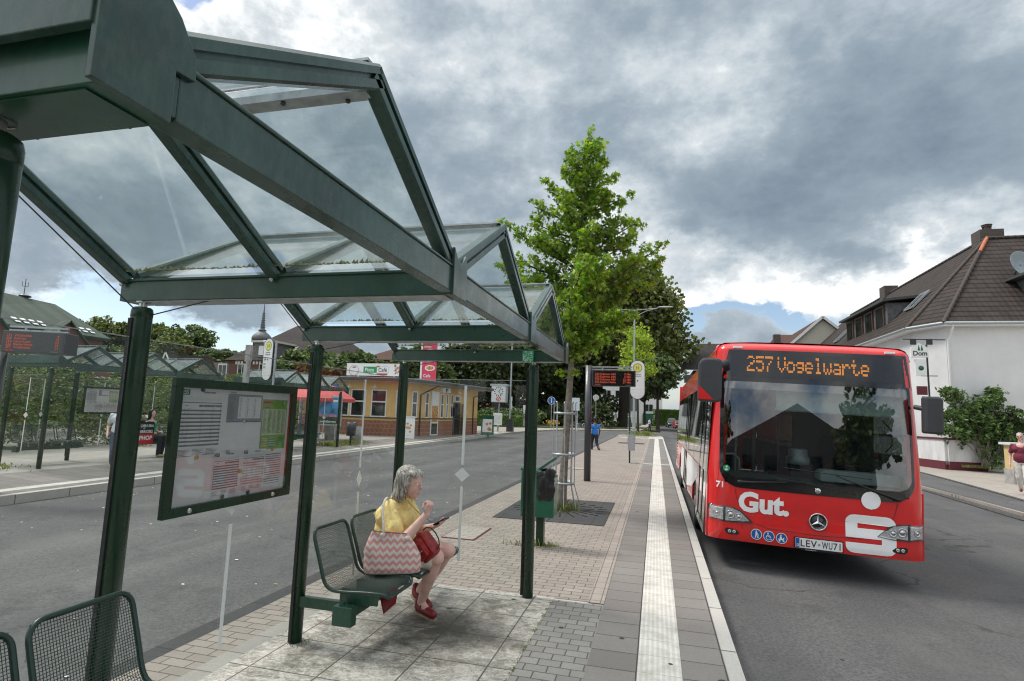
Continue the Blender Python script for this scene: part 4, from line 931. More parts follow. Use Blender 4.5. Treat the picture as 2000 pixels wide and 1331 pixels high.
# ================================================================ THE CITY BUS
BUS = thing('city_bus', 'red and white city bus pulling in at the platform with amber destination display', 'bus', (.613, 8.0, -.159)); BUS.rotation_euler = (0, .038, 0)
BL = 12.0
def hw(z): return 1.262 - .075 * max(0., (z - 1.2) / 1.7)
def fy(x, z):
    s = abs(x - 1.275); h = hw(z); y = .06 * (s / 1.26) ** 2; d = s - (h - .17)
    if d > 0: y += .17 - math.sqrt(max(.17 ** 2 - min(d, .1699) ** 2, 0))
    if z > 1.08: y += .15 * ((z - 1.08) / 1.8) ** 1.15
    if z < .45: y += .35 * (.45 - z) ** 1.3
    # sculpted bonnet: shallow hollow above the grille line
    fall = max(0., min(1., (.95 - s) * 4)); fall = fall * fall * (3 - 2 * fall)
    if .56 < z < .90: q = math.sin((z - .56) / .34 * PI); y += .016 * q * q * fall
    return y
def F(x, z, off=0.): return (x, fy(x, z) - off, z)
def FM(x, y, z=0.): return F(x, y, .009 + z)
def frontpoly(b, poly, off=.004, mi=0, ex=.0, nz=14, nx=10):
    """fill a horizontally convex outline with small faces that follow the curved front"""
    zs_ = [p[1] for p in poly]; z0, z1 = min(zs_) + 1e-5, max(zs_) - 1e-5; vs = []
    for j in range(nz + 1):
        z = z0 + (z1 - z0) * j / nz; X_ = []
        for p, q in zip(poly, poly[1:] + poly[:1]):
            if (p[1] - z) * (q[1] - z) <= 0 and abs(p[1] - q[1]) > 1e-9: X_.append(p[0] + (q[0] - p[0]) * (z - p[1]) / (q[1] - p[1]))
        a, c = min(X_), max(X_); vs += [F(a + (c - a) * i / nx, z, off) for i in range(nx + 1)]
    b.add(vs, [(j * (nx + 1) + i, j * (nx + 1) + i + 1, (j + 1) * (nx + 1) + i + 1, (j + 1) * (nx + 1) + i) for j in range(nz) for i in range(nx)], mi, True)
def ringF(b, cx, cz, prof, off=.0, mi=0, seg=24):
    vs = [F(cx + r * math.cos(2 * PI * k / seg), cz + r * math.sin(2 * PI * k / seg), off + o) for r, o in prof for k in range(seg)]
    b.add(vs, [(i * seg + k, i * seg + (k + 1) % seg, (i + 1) * seg + (k + 1) % seg, (i + 1) * seg + k) for i in range(len(prof) - 1) for k in range(seg)], mi, True)
def grid_poly(b, lo, hi, l, r, off, mi, nz=20, nx=24, back=0.):
    """curved patch between z=lo..hi whose left/right edges are functions of z"""
    vs = [F(l(z) + (r(z) - l(z)) * i / nx, z, off) for z in [lo + (hi - lo) * j / nz for j in range(nz + 1)] for i in range(nx + 1)]
    b.add(vs, [(j * (nx + 1) + i, j * (nx + 1) + i + 1, (j + 1) * (nx + 1) + i + 1, (j + 1) * (nx + 1) + i) for j in range(nz) for i in range(nx)], mi, True)
# painted shell
b = MB(); zs = [.36, .38, .41, .45, .5, .56] + [.56 + .03 * i for i in range(1, 18)] + [1.09 + .05 * i for i in range(36)] + [2.87]
us = [-1, -.985, -.96, -.93, -.9, -.87] + [-.84 + .056 * i for i in range(31)] + [.87, .9, .93, .96, .985, 1]
prof = [(z, 0.) for z in zs] + [(2.91, .012), (2.945, .045), (2.97, .10), (2.985, .2)]
vs = [(1.275 + u * (hw(z) - d * .35), fy(1.275 + u * hw(z), z) + d, z if z < 2.87 else z - .02 * abs(u) ** 6) for z, d in prof for u in us]; n = len(us)
def inW(x, z): return .22 < x < 2.33 and 1.10 < z < 2.42
fs = []
for j in range(len(prof) - 1):
    for i in range(n - 1):
        x = 1.275 + (us[i] + us[i + 1]) / 2 * hw(prof[j][0]); z = (prof[j][0] + prof[j + 1][0]) / 2
        if inW(x, z): continue
        fs.append((j * n + i, j * n + i + 1, (j + 1) * n + i + 1, (j + 1) * n + i))
b.add(vs, fs, 0, True); b.build('front_shell', ['bus_red'], BUS)
# roof, sides
b = MB(); rx = [(-1.0, 2.80), (-.985, 2.88), (-.955, 2.94), (-.90, 2.97), (-.6, 2.99), (0, 3.0), (.6, 2.99), (.90, 2.97), (.955, 2.94), (.985, 2.88), (1.0, 2.80)]
for (ya, yb) in ((.31, BL),): b.add([(1.275 + u * hw(2.8), y, z) for y in (ya, yb) for u, z in rx], [(i, i + 1, 11 + i + 1, 11 + i) for i in range(10)], 0, True)
b.box(.5, 2.0, 5.2, 7.4, 2.985, 3.04); b.box(.42, .60, 1.9, 2.1, 2.98, 3.09, 1)
b.build('roof', ['bus_red', 'rubber'], BUS, bevel=0)
b = MB(); b.box(.06, 2.49, BL - .02, BL, .4, 2.95); b.build('rear_panel', ['bus_red'], BUS)
def arch(y0, y1, z0, z1, c, r, n=12):
    pts = [(y0, z0)]
    if c is not None: pts += [(c - r * math.cos(PI * i / n), z0 + .06 + r * math.sin(PI * i / n)) for i in range(n + 1)]
    pts += [(y1, z0), (y1, z1), (y0, z1)]; return pts
SM = Matrix(((0, 0, 1, 0), (1, 0, 0, 0), (0, 1, 0, 0), (0, 0, 0, 1)))
for side, x in (('l', 1.275 - 1.262), ('r', 1.275 + 1.262 - .03)):
    b = MB(); doors = [(.42, 1.74), (5.3, 6.6)] if side == 'l' else []
    segs = [(.16, .42, None), (1.74, 5.3, 2.75), (6.6, BL, 8.75)] if side == 'l' else [(.16, BL / 2 - .5, 2.75), (BL / 2 - .5, BL, 8.75)]
    for (a, c, w) in segs:
        b.prism(arch(a, c, .36, 1.16, w, .54), x, x + .03, 0, SM)
    # advert panels: pale field sweeping up through the red
    if side == 'l':
        b.prism([(2.0 + .0, .95), (3.5, .62), (5.25, .45), (5.25, 1.14), (2.0, 1.14)][::1], x - .003, x - .001, 1, SM); b.prism([(6.65, .42), (8.1, .42), (8.1, 1.14), (6.65, 1.14)], x - .003, x - .001, 1, SM)
    sg = 1 if side == 'l' else -1; xo = x if side == 'l' else x + .03; b.add([(xo + sg * .055, .34, 2.44), (xo + sg * .055, BL, 2.44), (xo + sg * .072, BL, 2.82), (xo + sg * .072, .38, 2.82)], [(0, 1, 2, 3)], 0)
    for i in range(7): b.box(x - .006 if side == 'l' else x + .03, x if side == 'l' else x + .036, 11.2, 11.7, .6 + i * .09, .64 + i * .09, 2)
    b.build('side_panel', ['bus_red', 'bus_white', 'rubber'], BUS)
    xx = x + .02
    g = MB(); g.add([(x + .005, .22, 1.16), (x + .005, BL, 1.16), (x + (.062 if side == 'l' else -.052), BL, 2.46), (x + (.062 if side == 'l' else -.052), .30, 2.46)], [(0, 1, 2, 3)]); g.build('side_window', ['side_glass'], BUS)
    for y in (.30, 1.80, 3.3, 4.7, 5.22, 6.68, 8.1, 9.5, 10.9, 11.9):
        p = MB(); w = .05; d = .062 if side == 'l' else -.052; e = -.006 if side == 'l' else .006
        p.add([(x + .005 + e, y - w, 1.16), (x + .005 + e, y + w, 1.16), (x + d + e, y + w, 2.46), (x + d + e, y - w, 2.46), (x + .035 + e, y - w, 1.16), (x + .035 + e, y + w, 1.16)], [(0, 1, 2, 3)])
        p.build('window_pillar', ['bus_black'], BUS)
    for yw in (2.75, 8.75):
        cx = x + .16 if side == 'l' else x - .13
        MW = Matrix.Translation((cx, yw, .46)) @ Matrix.Rotation(PI / 2, 4, 'Y')
        b = MB(); b.lathe([(.25, -.13), (.43, -.13), (.465, -.09), (.465, .09), (.43, .13), (.25, .13)], seg=32, M=MW); t_ = b.build('wheel', ['tyre'], BUS)
        b = MB(); b.lathe([(.26, -.125), (.23, -.08), (.10, -.07), (.08, -.15), (.001, -.15)], seg=28, M=MW); b.lathe([(.26, .125), (.23, .08), (.10, .07), (.08, .15), (.001, .15)], seg=28, M=MW); b.build('rim', ['galv'], t_)
# front and middle doors: dark framed glass leaves
for (a, c) in ((.42, 1.74), (5.3, 6.6)):
    b = MB(); g = MB(); m_ = (a + c) / 2; x0 = .008
    def sx(z): return x0 + (.055 * max(0, (z - 1.16) / 1.3))
    for (ya, yb) in ((a, m_ - .01), (m_ + .01, c)):
        for (y0, y1, z0, z1) in ((ya, ya + .06, .34, 2.44), (yb - .06, yb, .34, 2.44), (ya + .06, yb - .06, .34, .44), (ya + .06, yb - .06, 2.36, 2.44)):
            b.add([(sx(z) - .012, y, z) for z in (z0, z1) for y in (y0, y1)] + [(sx(z) + .02, y, z) for z in (z0, z1) for y in (y0, y1)], [(0, 1, 3, 2), (4, 6, 7, 5), (0, 4, 5, 1), (2, 3, 7, 6), (0, 2, 6, 4), (1, 5, 7, 3)])
        g.add([(sx(.44), ya + .06, .44), (sx(.44), yb - .06, .44), (sx(2.36), yb - .06, 2.36), (sx(2.36), ya + .06, 2.36)], [(0, 1, 2, 3)])
    d = b.build('door', ['bus_black'], BUS); g.build('door_glass', ['side_glass'], d)
# black quarter panel at the kerb-side front corner
b = MB(); zz = [1.02, 1.06, 1.12, 1.2, 1.4, 1.7, 2.0, 2.3, 2.44]
vs = []
for z in zz:
    ins = .10 if z < 1.05 else (.03 if z < 1.1 else 0)
    for q in range(5):
        y = (.20 + ins) + (.42 - .20 - ins) * q / 4; vs.append((1.275 - hw(z) - .008, y + .0, z))
b.add(vs, [(j * 5 + i, j * 5 + i + 1, j * 5 + 5 + i + 1, j * 5 + 5 + i) for j in range(8) for i in range(4)], 0, True); b.build('quarter_panel', ['bus_black'], BUS)
# destination display housing and text
b = MB(); grid_poly(b, 2.455, 2.865, lambda z: .155 + (z - 2.455) * .22, lambda z: 2.43 - (z - 2.455) * .12, .006, 0, 6, 24); o = b.build('display_housing', ['bus_black'], BUS)
b = MB(); grid_poly(b, 2.50, 2.83, lambda z: .27, lambda z: 2.33, .009, 0, 3, 16); b.build('display_panel', ['screen_black'], o)
F57 = {'2': '01110 10001 00001 00110 01000 10000 11111', '5': '11111 10000 11110 00001 00001 10001 01110', '7': '11111 00001 00010 00100 01000 01000 01000', 'V': '10001 10001 10001 10001 10001 01010 00100',
       'o': '00000 00000 01110 10001 10001 10001 01110', 'g': '00000 00000 01111 10001 01111 00001 01110', 'e': '00000 00000 01110 10001 11111 10000 01110', 'l': '01100 00100 00100 00100 00100 00100 01110',
       'w': '00000 00000 10001 10001 10101 10101 01010', 'a': '00000 00000 01110 00001 01111 10001 01111', 'r': '00000 00000 10110 11001 10000 10000 10000', 't': '01000 01000 11100 01000 01000 01001 00110', ' ': '00000 ' * 7}
b = MB(); X = .475; px = .0098; pz = .0100
for ch in '257 Vogelwarte':
    rows = F57[ch].split(); cw = 5
    if ch == ' ': X += px * 4; continue
    for r in range(21):
        if r in (4, 5, 12) : continue            # scan gaps of the LED matrix
        for c in range(cw * 2):
            if rows[r // 3][c // 2] == '1':
                x = X + c * px; z = 2.775 - r * pz
                b.add([F(x, z, .0125), F(x + px * .66, z, .0125), F(x + px * .66, z + pz * .66, .0125), F(x, z + pz * .66, .0125)], [(0, 1, 2, 3)])
    X += px * (11.6 if ch in '257' else 11.2)
b.build('led_text', ['led'], o)
for x in (.36, 2.19): b = MB(); b.box(x - .06, x + .06, fy(x, 2.89) - .012, fy(x, 2.89) + .05, 2.88, 2.91); b.build('marker_lamp', ['lens' if 0 else 'paper'], BUS, bevel=.005)
# windscreen with black printed surround
def side_fn(x0, x1, z0, r):
    def l(z): return x0 + (r - math.sqrt(max(r * r - (r - (z - z0)) ** 2, 0)) if z < z0 + r else 0)
    def rr(z): return x1 - (r - math.sqrt(max(r * r - (r - (z - z0)) ** 2, 0)) if z < z0 + r else 0)
    return l, rr
def loop(x0, x1, z0, z1, rb, rt):
    pts = rrect(x0, x1, z0, z1, [rb, rb, rt, rt], 10); out = []
    for p, q in zip(pts, pts[1:] + pts[:1]):
        k = 22 if math.dist(p, q) > .8 else 1
        for j in range(k): out.append((p[0] + (q[0] - p[0]) * j / k, p[1] + (q[1] - p[1]) * j / k))
    return out
LO = loop(.148, 2.405, 1.035, 2.462, .26, .03); LI = loop(.195, 2.375, 1.17, 2.43, .16, .03)
b = MB(); n = len(LO); b.add([F(x, z, .008) for x, z in LO] + [F(x, z, .008) for x, z in LI], [(i, (i + 1) % n, n + (i + 1) % n, n + i) for i in range(n)], 0, True)
vs = [F(x, z, .008) for x, z in LO] + [F(x, z, -.01) for x, z in LO]; b.add(vs, [(i, n + i, n + (i + 1) % n, (i + 1) % n) for i in range(n)])
fr_ = b.build('windscreen_surround', ['bus_black'], BUS)
l, r_ = side_fn(.185, 2.385, 1.165, .16)
b = MB(); grid_poly(b, 1.165, 2.435, l, r_, .006, 0, 26, 40); wsc = b.build('windscreen', ['windscreen'], BUS)
b = MB(); grid_poly(b, 2.33, 2.44, lambda z: .185, lambda z: 2.385, .007, 0, 3, 24); b.build('tint_band', ['side_glass'], wsc)
b = MB(); b.add([F(.235 + .042 * math.cos(t), 1.27 + .042 * math.sin(t), .0085) for t in [2 * PI * i / 20 for i in range(20)]], [tuple(range(20))]); b.text('4', .225, 1.275, .032, None, 1, .02, mapf=lambda x, y, z: F(x, y, .0095)); b.box(.215, .255, fy(.23, 1.25) - .0098, fy(.23, 1.25) - .0090, 1.243, 1.262, 1)
b.build('sticker', ['green_sticker', 'paper'], wsc)
# bonnet seams
b = MB()
def seam(pts, r=.0048): b.tube([F(x, z, .0005) for x, z in pts], r, 5)
seam([(.34, 1.03), (.37, .90), (.42, .775)]); seam([(2.21, 1.03), (2.18, .90), (2.13, .775)]); seam([(.62, .60), (.75, .565), (1.275, .545), (1.8, .565), (1.93, .60)], .005); seam([(.43, .58), (.50, .37)]); seam([(2.12, .58), (2.05, .37)])
seam([(.0 + .03, 1.03), (.34, 1.03)], .0025); seam([(2.21, 1.03), (2.52, 1.03)], .0025); seam([(.05, .585), (.62, .60)], .003); seam([(2.5, .585), (1.93, .60)], .003)
b.build('panel_gap', ['bus_red_dark'], BUS)
# headlights: chrome bowl behind clear lens
HP = [(.028, .60), (.022, .68), (.035, .79), (.22, .785), (.33, .775), (.43, .738), (.565, .612), (.40, .592), (.22, .59)]
for mir in (0, 1):
    g = lambda x: 2.55 - x if mir else x
    b = MB(); pts = [(g(x), z) for x, z in HP]; frontpoly(b, pts, .004, 0); hl = b.build('headlight', ['anthracite'], BUS)
    b = MB(); cen = [(.295, .685, .056), (.395, .668, .045), (.125, .69, .04)]
    for (cx, cz, cr) in cen: ringF(b, g(cx), cz, [(cr, .004), (cr * .96, .010), (cr * .75, .003), (cr * .42, .0), (cr * .38, .008), (.001, .010)], .009)
    pin = [(.045, .61), (.045, .775), (.207, .772), (.207, .605)]; frontpoly(b, [(g(x), z) for x, z in pin], .0075, 1)
    pin = [(.235, .602), (.235, .772), (.33, .762), (.42, .728), (.535, .62)]; frontpoly(b, [(g(x), z) for x, z in pin], .0075, 1)
    b.build('reflector', ['chrome', 'lamp_inner'], hl)
    b = MB(); b.tube([F(g(x), z, .010) for x, z in HP + HP[:1]], .005, 6); b.tube([F(g(.22), .60, .011), F(g(.22), .78, .011)], .006, 6); b.build('lamp_rim', ['bus_grey'], hl)
    b = MB(); frontpoly(b, [(g(x), z) for x, z in HP], .022); b.build('lens', ['lens'], hl)
    b = MB(); fp = [(.245, .455), (.23, .49), (.255, .515), (.37, .50), (.41, .465), (.385, .44), (.28, .435)]; frontpoly(b, [(g(x), z) for x, z in fp], .006, 0)
    for cx in (.29, .345): ringF(b, g(cx), .473, [(.022, .0), (.020, .006), (.012, .002), (.001, .004)], .008, 1, 16)
    b.build('fog_light', ['rubber', 'chrome'], BUS)
# lettering and emblems
b = MB(); b.text('Gut.', .389, .752, .235, None, 0, .045, mapf=FM, w=None); b.build('lettering', ['bus_white'], BUS)
b = MB(); b.text('71', .112, 1.055 - .02, .075, None, 0, .03, mapf=lambda x, y, z: F(x, y - .015, .005)); b.build('fleet_number', ['bus_white'], BUS)
b = MB()
def fp_(poly, mi=0, off=.0065): 
    frontpoly(b, poly, off, mi, nz=16, nx=12)
def strip_(x0, x1, z0, z1, off=.0065, n=6, m=4):
    vs = [F(x0 + (x1 - x0) * i / n, z0 + (z1 - z0) * j / m, off) for j in range(m + 1) for i in range(n + 1)]; b.add(vs, [(j * (n + 1) + i, j * (n + 1) + i + 1, (j + 1) * (n + 1) + i + 1, (j + 1) * (n + 1) + i) for j in range(m) for i in range(n)])
fp_(circ(1.91, 1.035, .108, 32), 0, .0125)
fp_([(1.63, .75)] + [(1.73 - .10 * math.cos(t), .76 + .09 * math.sin(t)) for t in [PI / 2 * i / 8 for i in range(9)]] + [(2.08 + .11 * math.sin(t), .74 + .11 * math.cos(t)) for t in [PI / 2 * i / 8 for i in range(9)]], 0, .006)
strip_(1.63, 1.765, .69, .751, .006); strip_(1.63, 2.19, .575, .69, .006, 8, 5); strip_(2.03, 2.19, .515, .575, .006)
fp_([(1.63, .515), (1.63, .49)] + [(1.73 - .10 * math.cos(t), .48 - .09 * math.sin(t)) for t in [PI / 2 * i / 8 for i in range(9)]] + [(2.09 + .10 * math.sin(t), .48 - .09 * math.cos(t)) for t in [PI / 2 * i / 8 for i in range(9)]] + [(2.19, .515)], 0, .006)
b.build('savings_bank_logo', ['bus_white'], BUS)
b = MB(); M_ = Matrix.Translation(F(1.32, .712, .012)) @ Matrix.Rotation(PI / 2, 4, 'X')
b.lathe([(.098, .0), (.098, .006), (.001, .006)], seg=36, mi=1, M=M_); b.lathe([(.090, .006), (.092, .018), (.098, .022), (.106, .018), (.106, .0)], seg=40, M=M_)
for k_ in range(3):
    a = PI / 2 + k_ * 2 * PI / 3
    tip = (.092 * math.cos(a), .092 * math.sin(a)); s1 = (.016 * math.cos(a + 1.05), .016 * math.sin(a + 1.05)); s2 = (.016 * math.cos(a - 1.05), .016 * math.sin(a - 1.05))
    b.add([(tip[0], tip[1], .010), (s1[0], s1[1], .010), (0, 0, .024), (s2[0], s2[1], .010)], [(0, 2, 1), (0, 3, 2)], 0, False, M_)
b.build('grille_star', ['chrome', 'bus_black'], BUS)
b = MB(); b.lathe([(.034, 0), (.034, .006), (.028, .009), (.001, .009)], seg=24, M=Matrix.Translation(F(1.315, 1.09, .010)) @ Matrix.Rotation(PI / 2, 4, 'X')); b.lathe([(.018, .0092), (.018, .0105), (.001, .0105)], seg=20, mi=1, M=Matrix.Translation(F(1.315, 1.09, .010)) @ Matrix.Rotation(PI / 2, 4, 'X')); b.build('badge', ['chrome', 'galv'], BUS)
# blue access symbols
for i_, (cx, cz) in enumerate(((.609, .475), (.757, .468), (.905, .462))):
    b = MB(); A = Matrix.Translation(F(cx, cz, .006)) @ Matrix.Rotation(PI / 2, 4, 'X') @ Matrix.Scale(.92, 4)
    b.prism(circ(0, 0, .072, 28), 0, .001, 1, A); b.prism(circ(0, 0, .064, 28), .001, .002, 0, A); z0, z1 = .002, .003
    def pb(poly): b.prism(poly, z0, z1, 1, A)
    if i_ == 0: pb(circ(.0, .041, .010, 12)); pb([(-.012, .028), (.012, .028), (.014, -.005), (-.010, -.005)]); pb([(-.010, -.005), (.0, -.005), (-.010, -.048), (-.020, -.048)]); pb([(.0, -.005), (.013, -.005), (.022, -.048), (.012, -.048)]); pb([(.012, .022), (.028, .0), (.024, -.003), (.01, .012)]); pb([(.026, .0), (.030, .0), (.034, -.048), (.030, -.048)])
    if i_ == 1:
        pb(circ(-.012, .040, .010, 12)); pb([(-.018, .026), (-.006, .026), (-.002, -.006), (-.014, -.006)]); pb([(-.006, -.002), (.018, -.002), (.030, -.034), (.040, -.030), (.040, -.038), (.026, -.044), (.012, -.012), (-.006, -.012)]); pb([(-.006, .014), (.012, .014), (.012, .008), (-.006, .008)])
        b.lathe([(.026, .002), (.033, .002), (.033, .003), (.026, .003)], (-.006, -.018, 0), 22, 1, A)
    if i_ == 2: pb(circ(-.010, .040, .010, 12)); pb([(-.022, .026), (-.002, .026), (.006, -.006), (-.026, -.006)]); pb([(-.04, -.006), (.012, -.006), (.030, .014), (.036, .012), (.026, -.024), (-.04, -.024)]); pb(circ(-.026, -.034, .012, 12)); pb(circ(.024, -.034, .012, 12))
    b.build('access_symbol', ['sign_blue', 'paper'], BUS)
# number plate
b = MB(); A = Matrix.Translation(F(1.325, .44, .018)) @ Matrix.Rotation(PI / 2, 4, 'X'); b.box(-.275, .275, -.066, .066, -.02, .0, 2, A); b.prism(rrect(-.265, .265, -.058, .058, .01, 3), 0, .002, 0, A); b.prism(rrect(-.262, -.218, -.055, .055, .008, 3), .0022, .003, 1, A); b.text('D', -.249, -.04, .028, A, 0, .02, z=.0035)
LS = lambda st, x, w: b.add([(x + (p[0] - G_[2]) * w / (G_[3] - G_[2]), -.040 + p[1] * .08 / .7, .0035) for p in G_[0]], G_[1], 3, False, A)
for st, x, w in (('LEV', -.205, .185), ('WU', .035, .118), ('71', .165, .078)): G_ = text_geo(st, .015, 1.15); LS(st, x, w)
b.prism(circ(.005, -.004, .013, 14), .003, .0035, 4, A)
b.box(-.2, .2, -.085, -.067, .0, .001, 2, A); b.text('www.leichlingen.de', -.15, -.082, .011, A, 0, .0, z=.002)
b.build('number_plate', ['paper', 'sign_blue', 'bus_black', 'ink', 'grey_ink'], BUS)
# wipers
for pts, bl in (([(.40, 1.115), (.56, 1.125), (.95, 1.165)], [(.80, 1.205), (1.25, 1.165), (1.74, 1.095)]), ([(2.20, 1.075), (2.02, 1.13), (1.52, 1.30)], [(.92, 1.345), (1.4, 1.315), (1.92, 1.29)])):
    b = MB(); b.tube([F(x, z, .05) for x, z in pts], [.018, .012, .007], 8); b.ell(F(pts[0][0], pts[0][1], .04), (.04, .03, .024), seg=12, rings=8); b.tube([F(x, z, .030) for x, z in bl], .006, 6); b.build('wiper', ['rubber'], BUS)
# mirrors
b = MB(); b.prism(rrect(-.165, .135, 2.12, 2.70, [.05, .06, .07, .10], 6), -.05, .10, 0, Matrix(((1, 0, 0, 0), (0, 0, -1, -.06), (0, 1, 0, 0), (0, 0, 0, 1)))); m_ = b.build('mirror', ['bus_grey'], BUS, bevel=.03)
b = MB(); b.prism([(-.155, 2.15), (.03, 2.15), (-.155, 2.33)], .101, .1035, 0, Matrix(((1, 0, 0, 0), (0, 0, -1, -.06), (0, 1, 0, 0), (0, 0, 0, 1)))); b.build('mirror_trim', ['bus_red'], m_)
b = MB(); b.tube([(.10, -.02, 2.62), (.20, .06, 2.66), (.22, .18, 2.60)], .05, 10); b.build('mirror_arm', ['bus_grey'], m_)
b = MB(); b.prism(rrect(2.475, 2.675, 1.90, 2.35, [.03, .04, .05, .03], 6), -.06, .08, 0, Matrix(((1, 0, 0, 0), (0, 0, -1, .0), (0, 1, 0, 0), (0, 0, 0, 1)))); m_ = b.build('mirror', ['bus_grey'], BUS, bevel=.025)
b = MB(); b.tube([(2.50, .02, 2.2), (2.44, .12, 2.22)], .03, 8); b.build('mirror_arm', ['bus_grey'], m_)
# interior
b = MB(); b.box(.05, 2.5, .6, BL - .1, .33, .38); b.box(.1, 2.45, .5, BL - .1, 2.78, 2.82); b.box(.05, 2.5, .25, .5, .38, 1.1); b.build('floor', ['inside_grey'], BUS)
b = MB(); b.box(.3, 2.3, 1.2, 2.1, .26, .34); b.box(.16, 2.39, 3.4, 8.1, .22, .34); b.box(.16, 2.39, 9.4, 11.8, .18, .34); b.build('underbody', ['rubber'], BUS)  # black chassis boxes, added to deepen the shade beneath the bus
b = MB(); b.prism([(.18, 1.14), (.62, 1.20), (.75, 1.02), (.2, 1.0)], .22, 2.33, 0, Matrix(((0, 0, 1, 0), (1, 0, 0, 0), (0, 1, 0, 0), (0, 0, 0, 1)))); b.prism(rrect(1.42, 2.34, 1.19, 1.335, [.03, .03, .05, .08], 5), -.62, -.30, 1, Matrix(((1, 0, 0, 0), (0, 0, -1, 0), (0, 1, 0, 0), (0, 0, 0, 1))))
b.box(1.12, 1.4, .55, .8, 1.16, 1.38, 2)
b.build('dashboard', ['dash', 'blind', 'bus_grey'], BUS, bevel=.01)
b = MB(); b.lathe([(.23, -.012), (.245, 0), (.23, .012), (.222, 0), (.23, -.012)], seg=28, M=Matrix.Translation((1.92, .82, 1.33)) @ Matrix.Rotation(-.35, 4, 'X')); b.tube([(1.92, .82, 1.33), (1.92, .66, 1.1)], .03, 8); b.bar((1.70, .82, 1.33), (2.14, .82, 1.33), .02, .02); b.build('steering_wheel', ['bus_black'], BUS)
b = MB(); b.add([(.86, .24, 2.42), (2.36, .24, 2.42), (2.36, .20, 2.085), (.86, .20, 2.085)], [(0, 1, 2, 3)], 0); b.box(.84, 2.38, .19, .205, 2.07, 2.088, 1); b.tube([(.84, .20, 2.09), (1.03, .21, 2.2), (.90, .235, 2.36)], .006, 6, 1); b.tube([(2.36, .20, 2.09), (2.16, .21, 2.2), (2.33, .235, 2.36)], .006, 6, 1); b.build('sun_blind', ['blind', 'galv'], BUS)
b = MB(); b.tube([(.45, .9, .38), (.45, .9, 2.78)], .018, 8); b.tube([(.19, .7, 1.33), (.28, .72, 1.42), (.40, .74, 1.43), (.48, .76, 1.36), (.49, .77, 1.2)], .018, 8)
for (x, y) in ((.9, 2.2), (1.65, 2.2), (.9, 4.2), (1.65, 4.2), (.9, 6.8), (1.6, 6.9)): b.tube([(x, y, .38), (x, y, 2.78)], .017, 6)
b.tube([(.9, 1.6, 2.1), (.9, 11, 2.1)], .016, 6); b.tube([(1.65, 1.6, 2.1), (1.65, 11, 2.1)], .016, 6); b.build('grab_rails', ['galv'], BUS)
b = MB(); b.box(1.35, 2.45, 1.55, 1.60, .38, 2.2); b.box(1.33, 1.37, 1.1, 1.6, .38, 1.35); b.build('driver_partition', ['inside_grey'], BUS)
for y in [2.3 + .85 * i for i in range(10)]:
    for x in (.30, 1.85):
        b = MB(); b.box(x, x + .42, y, y + .42, .78, .86); b.box(x, x + .42, y + .38, y + .46, .86, 1.45); b.tube([(x + .02, y + .42, 1.47), (x + .40, y + .42, 1.47)], .015, 6, 1); b.build('passenger_seat', ['seat_blue', 'galv'], BUS, bevel=.02)
b = MB(); b.lathe([(.001, 0), (.14, 0), (.15, .02), (.15, .10), (.12, .12), (.12, .2), (.10, .22), (.001, .22)], (1.22, .62, 1.36), 20); b.build('ticket_machine', ['galv'], BUS)
b = MB(); b.box(2.14, 2.36, .34, .42, 1.42, 1.60); b.box(2.20, 2.28, .38, .46, 1.3, 1.42); b.build('monitor', ['bus_grey'], BUS, bevel=.01)
b = MB(); b.tube([(2.18, .4, 2.03), (2.27, .36, 1.9), (2.27, .36, 1.72), (2.2, .38, 1.62)], .008, 6); b.build('microphone_cable', ['rubber'], BUS)
b = MB(); b.box(1.66, 2.16, 1.28, 1.40, .9, 1.75); b.box(1.66, 2.16, .98, 1.4, .78, .9); b.build('driver_seat', ['seat_blue'], BUS, bevel=.04)
# ================================================================ PEOPLE
MATS['_'] = None; del MATS['_']
m, nt, b_ = newmat('hair_grey'); tc = nt.n('ShaderNodeTexCoord').outputs['Object']
st = nt.n('ShaderNodeMapping', {'Vector': tc, 'Scale': (60, 60, 7)}).outputs[0]
nt.l.new(nt.ramp(nt.noise(st, 1.6, 5, .6, .4), [(.32, (.07, .06, .05)), (.48, (.30, .27, .24)), (.62, (.62, .58, .53))]), b_.inputs['Base Color']); b_.inputs['Roughness'].default_value = .45
nt.l.new(nt.n('ShaderNodeBump', {'Height': nt.noise(st, 1.6, 5), 'Strength': .9, 'Distance': .006}).outputs[0], b_.inputs['Normal']); MATS['hair_grey'] = m
m, nt, b_ = newmat('chevron'); tc = nt.n('ShaderNodeTexCoord').outputs['UV']; s_ = nt.n('ShaderNodeSeparateXYZ', {0: tc})
tri = nt.math('PINGPONG', s_.outputs[0], .026); v_ = nt.math('ADD', s_.outputs[1], nt.math('MULTIPLY', tri, -.95)); fr = nt.math('FRACT', nt.math('DIVIDE', v_, .052))
nt.l.new(nt.mix(nt.math('GREATER_THAN', fr, .5), (.62, .56, .52, 1), (.60, .27, .25, 1)), b_.inputs['Base Color']); b_.inputs['Roughness'].default_value = .9
nt.l.new(nt.n('ShaderNodeBump', {'Height': nt.noise(nt.n('ShaderNodeTexCoord').outputs['Object'], 14, 4), 'Strength': .4, 'Distance': .02}).outputs[0], b_.inputs['Normal']); MATS['chevron'] = m

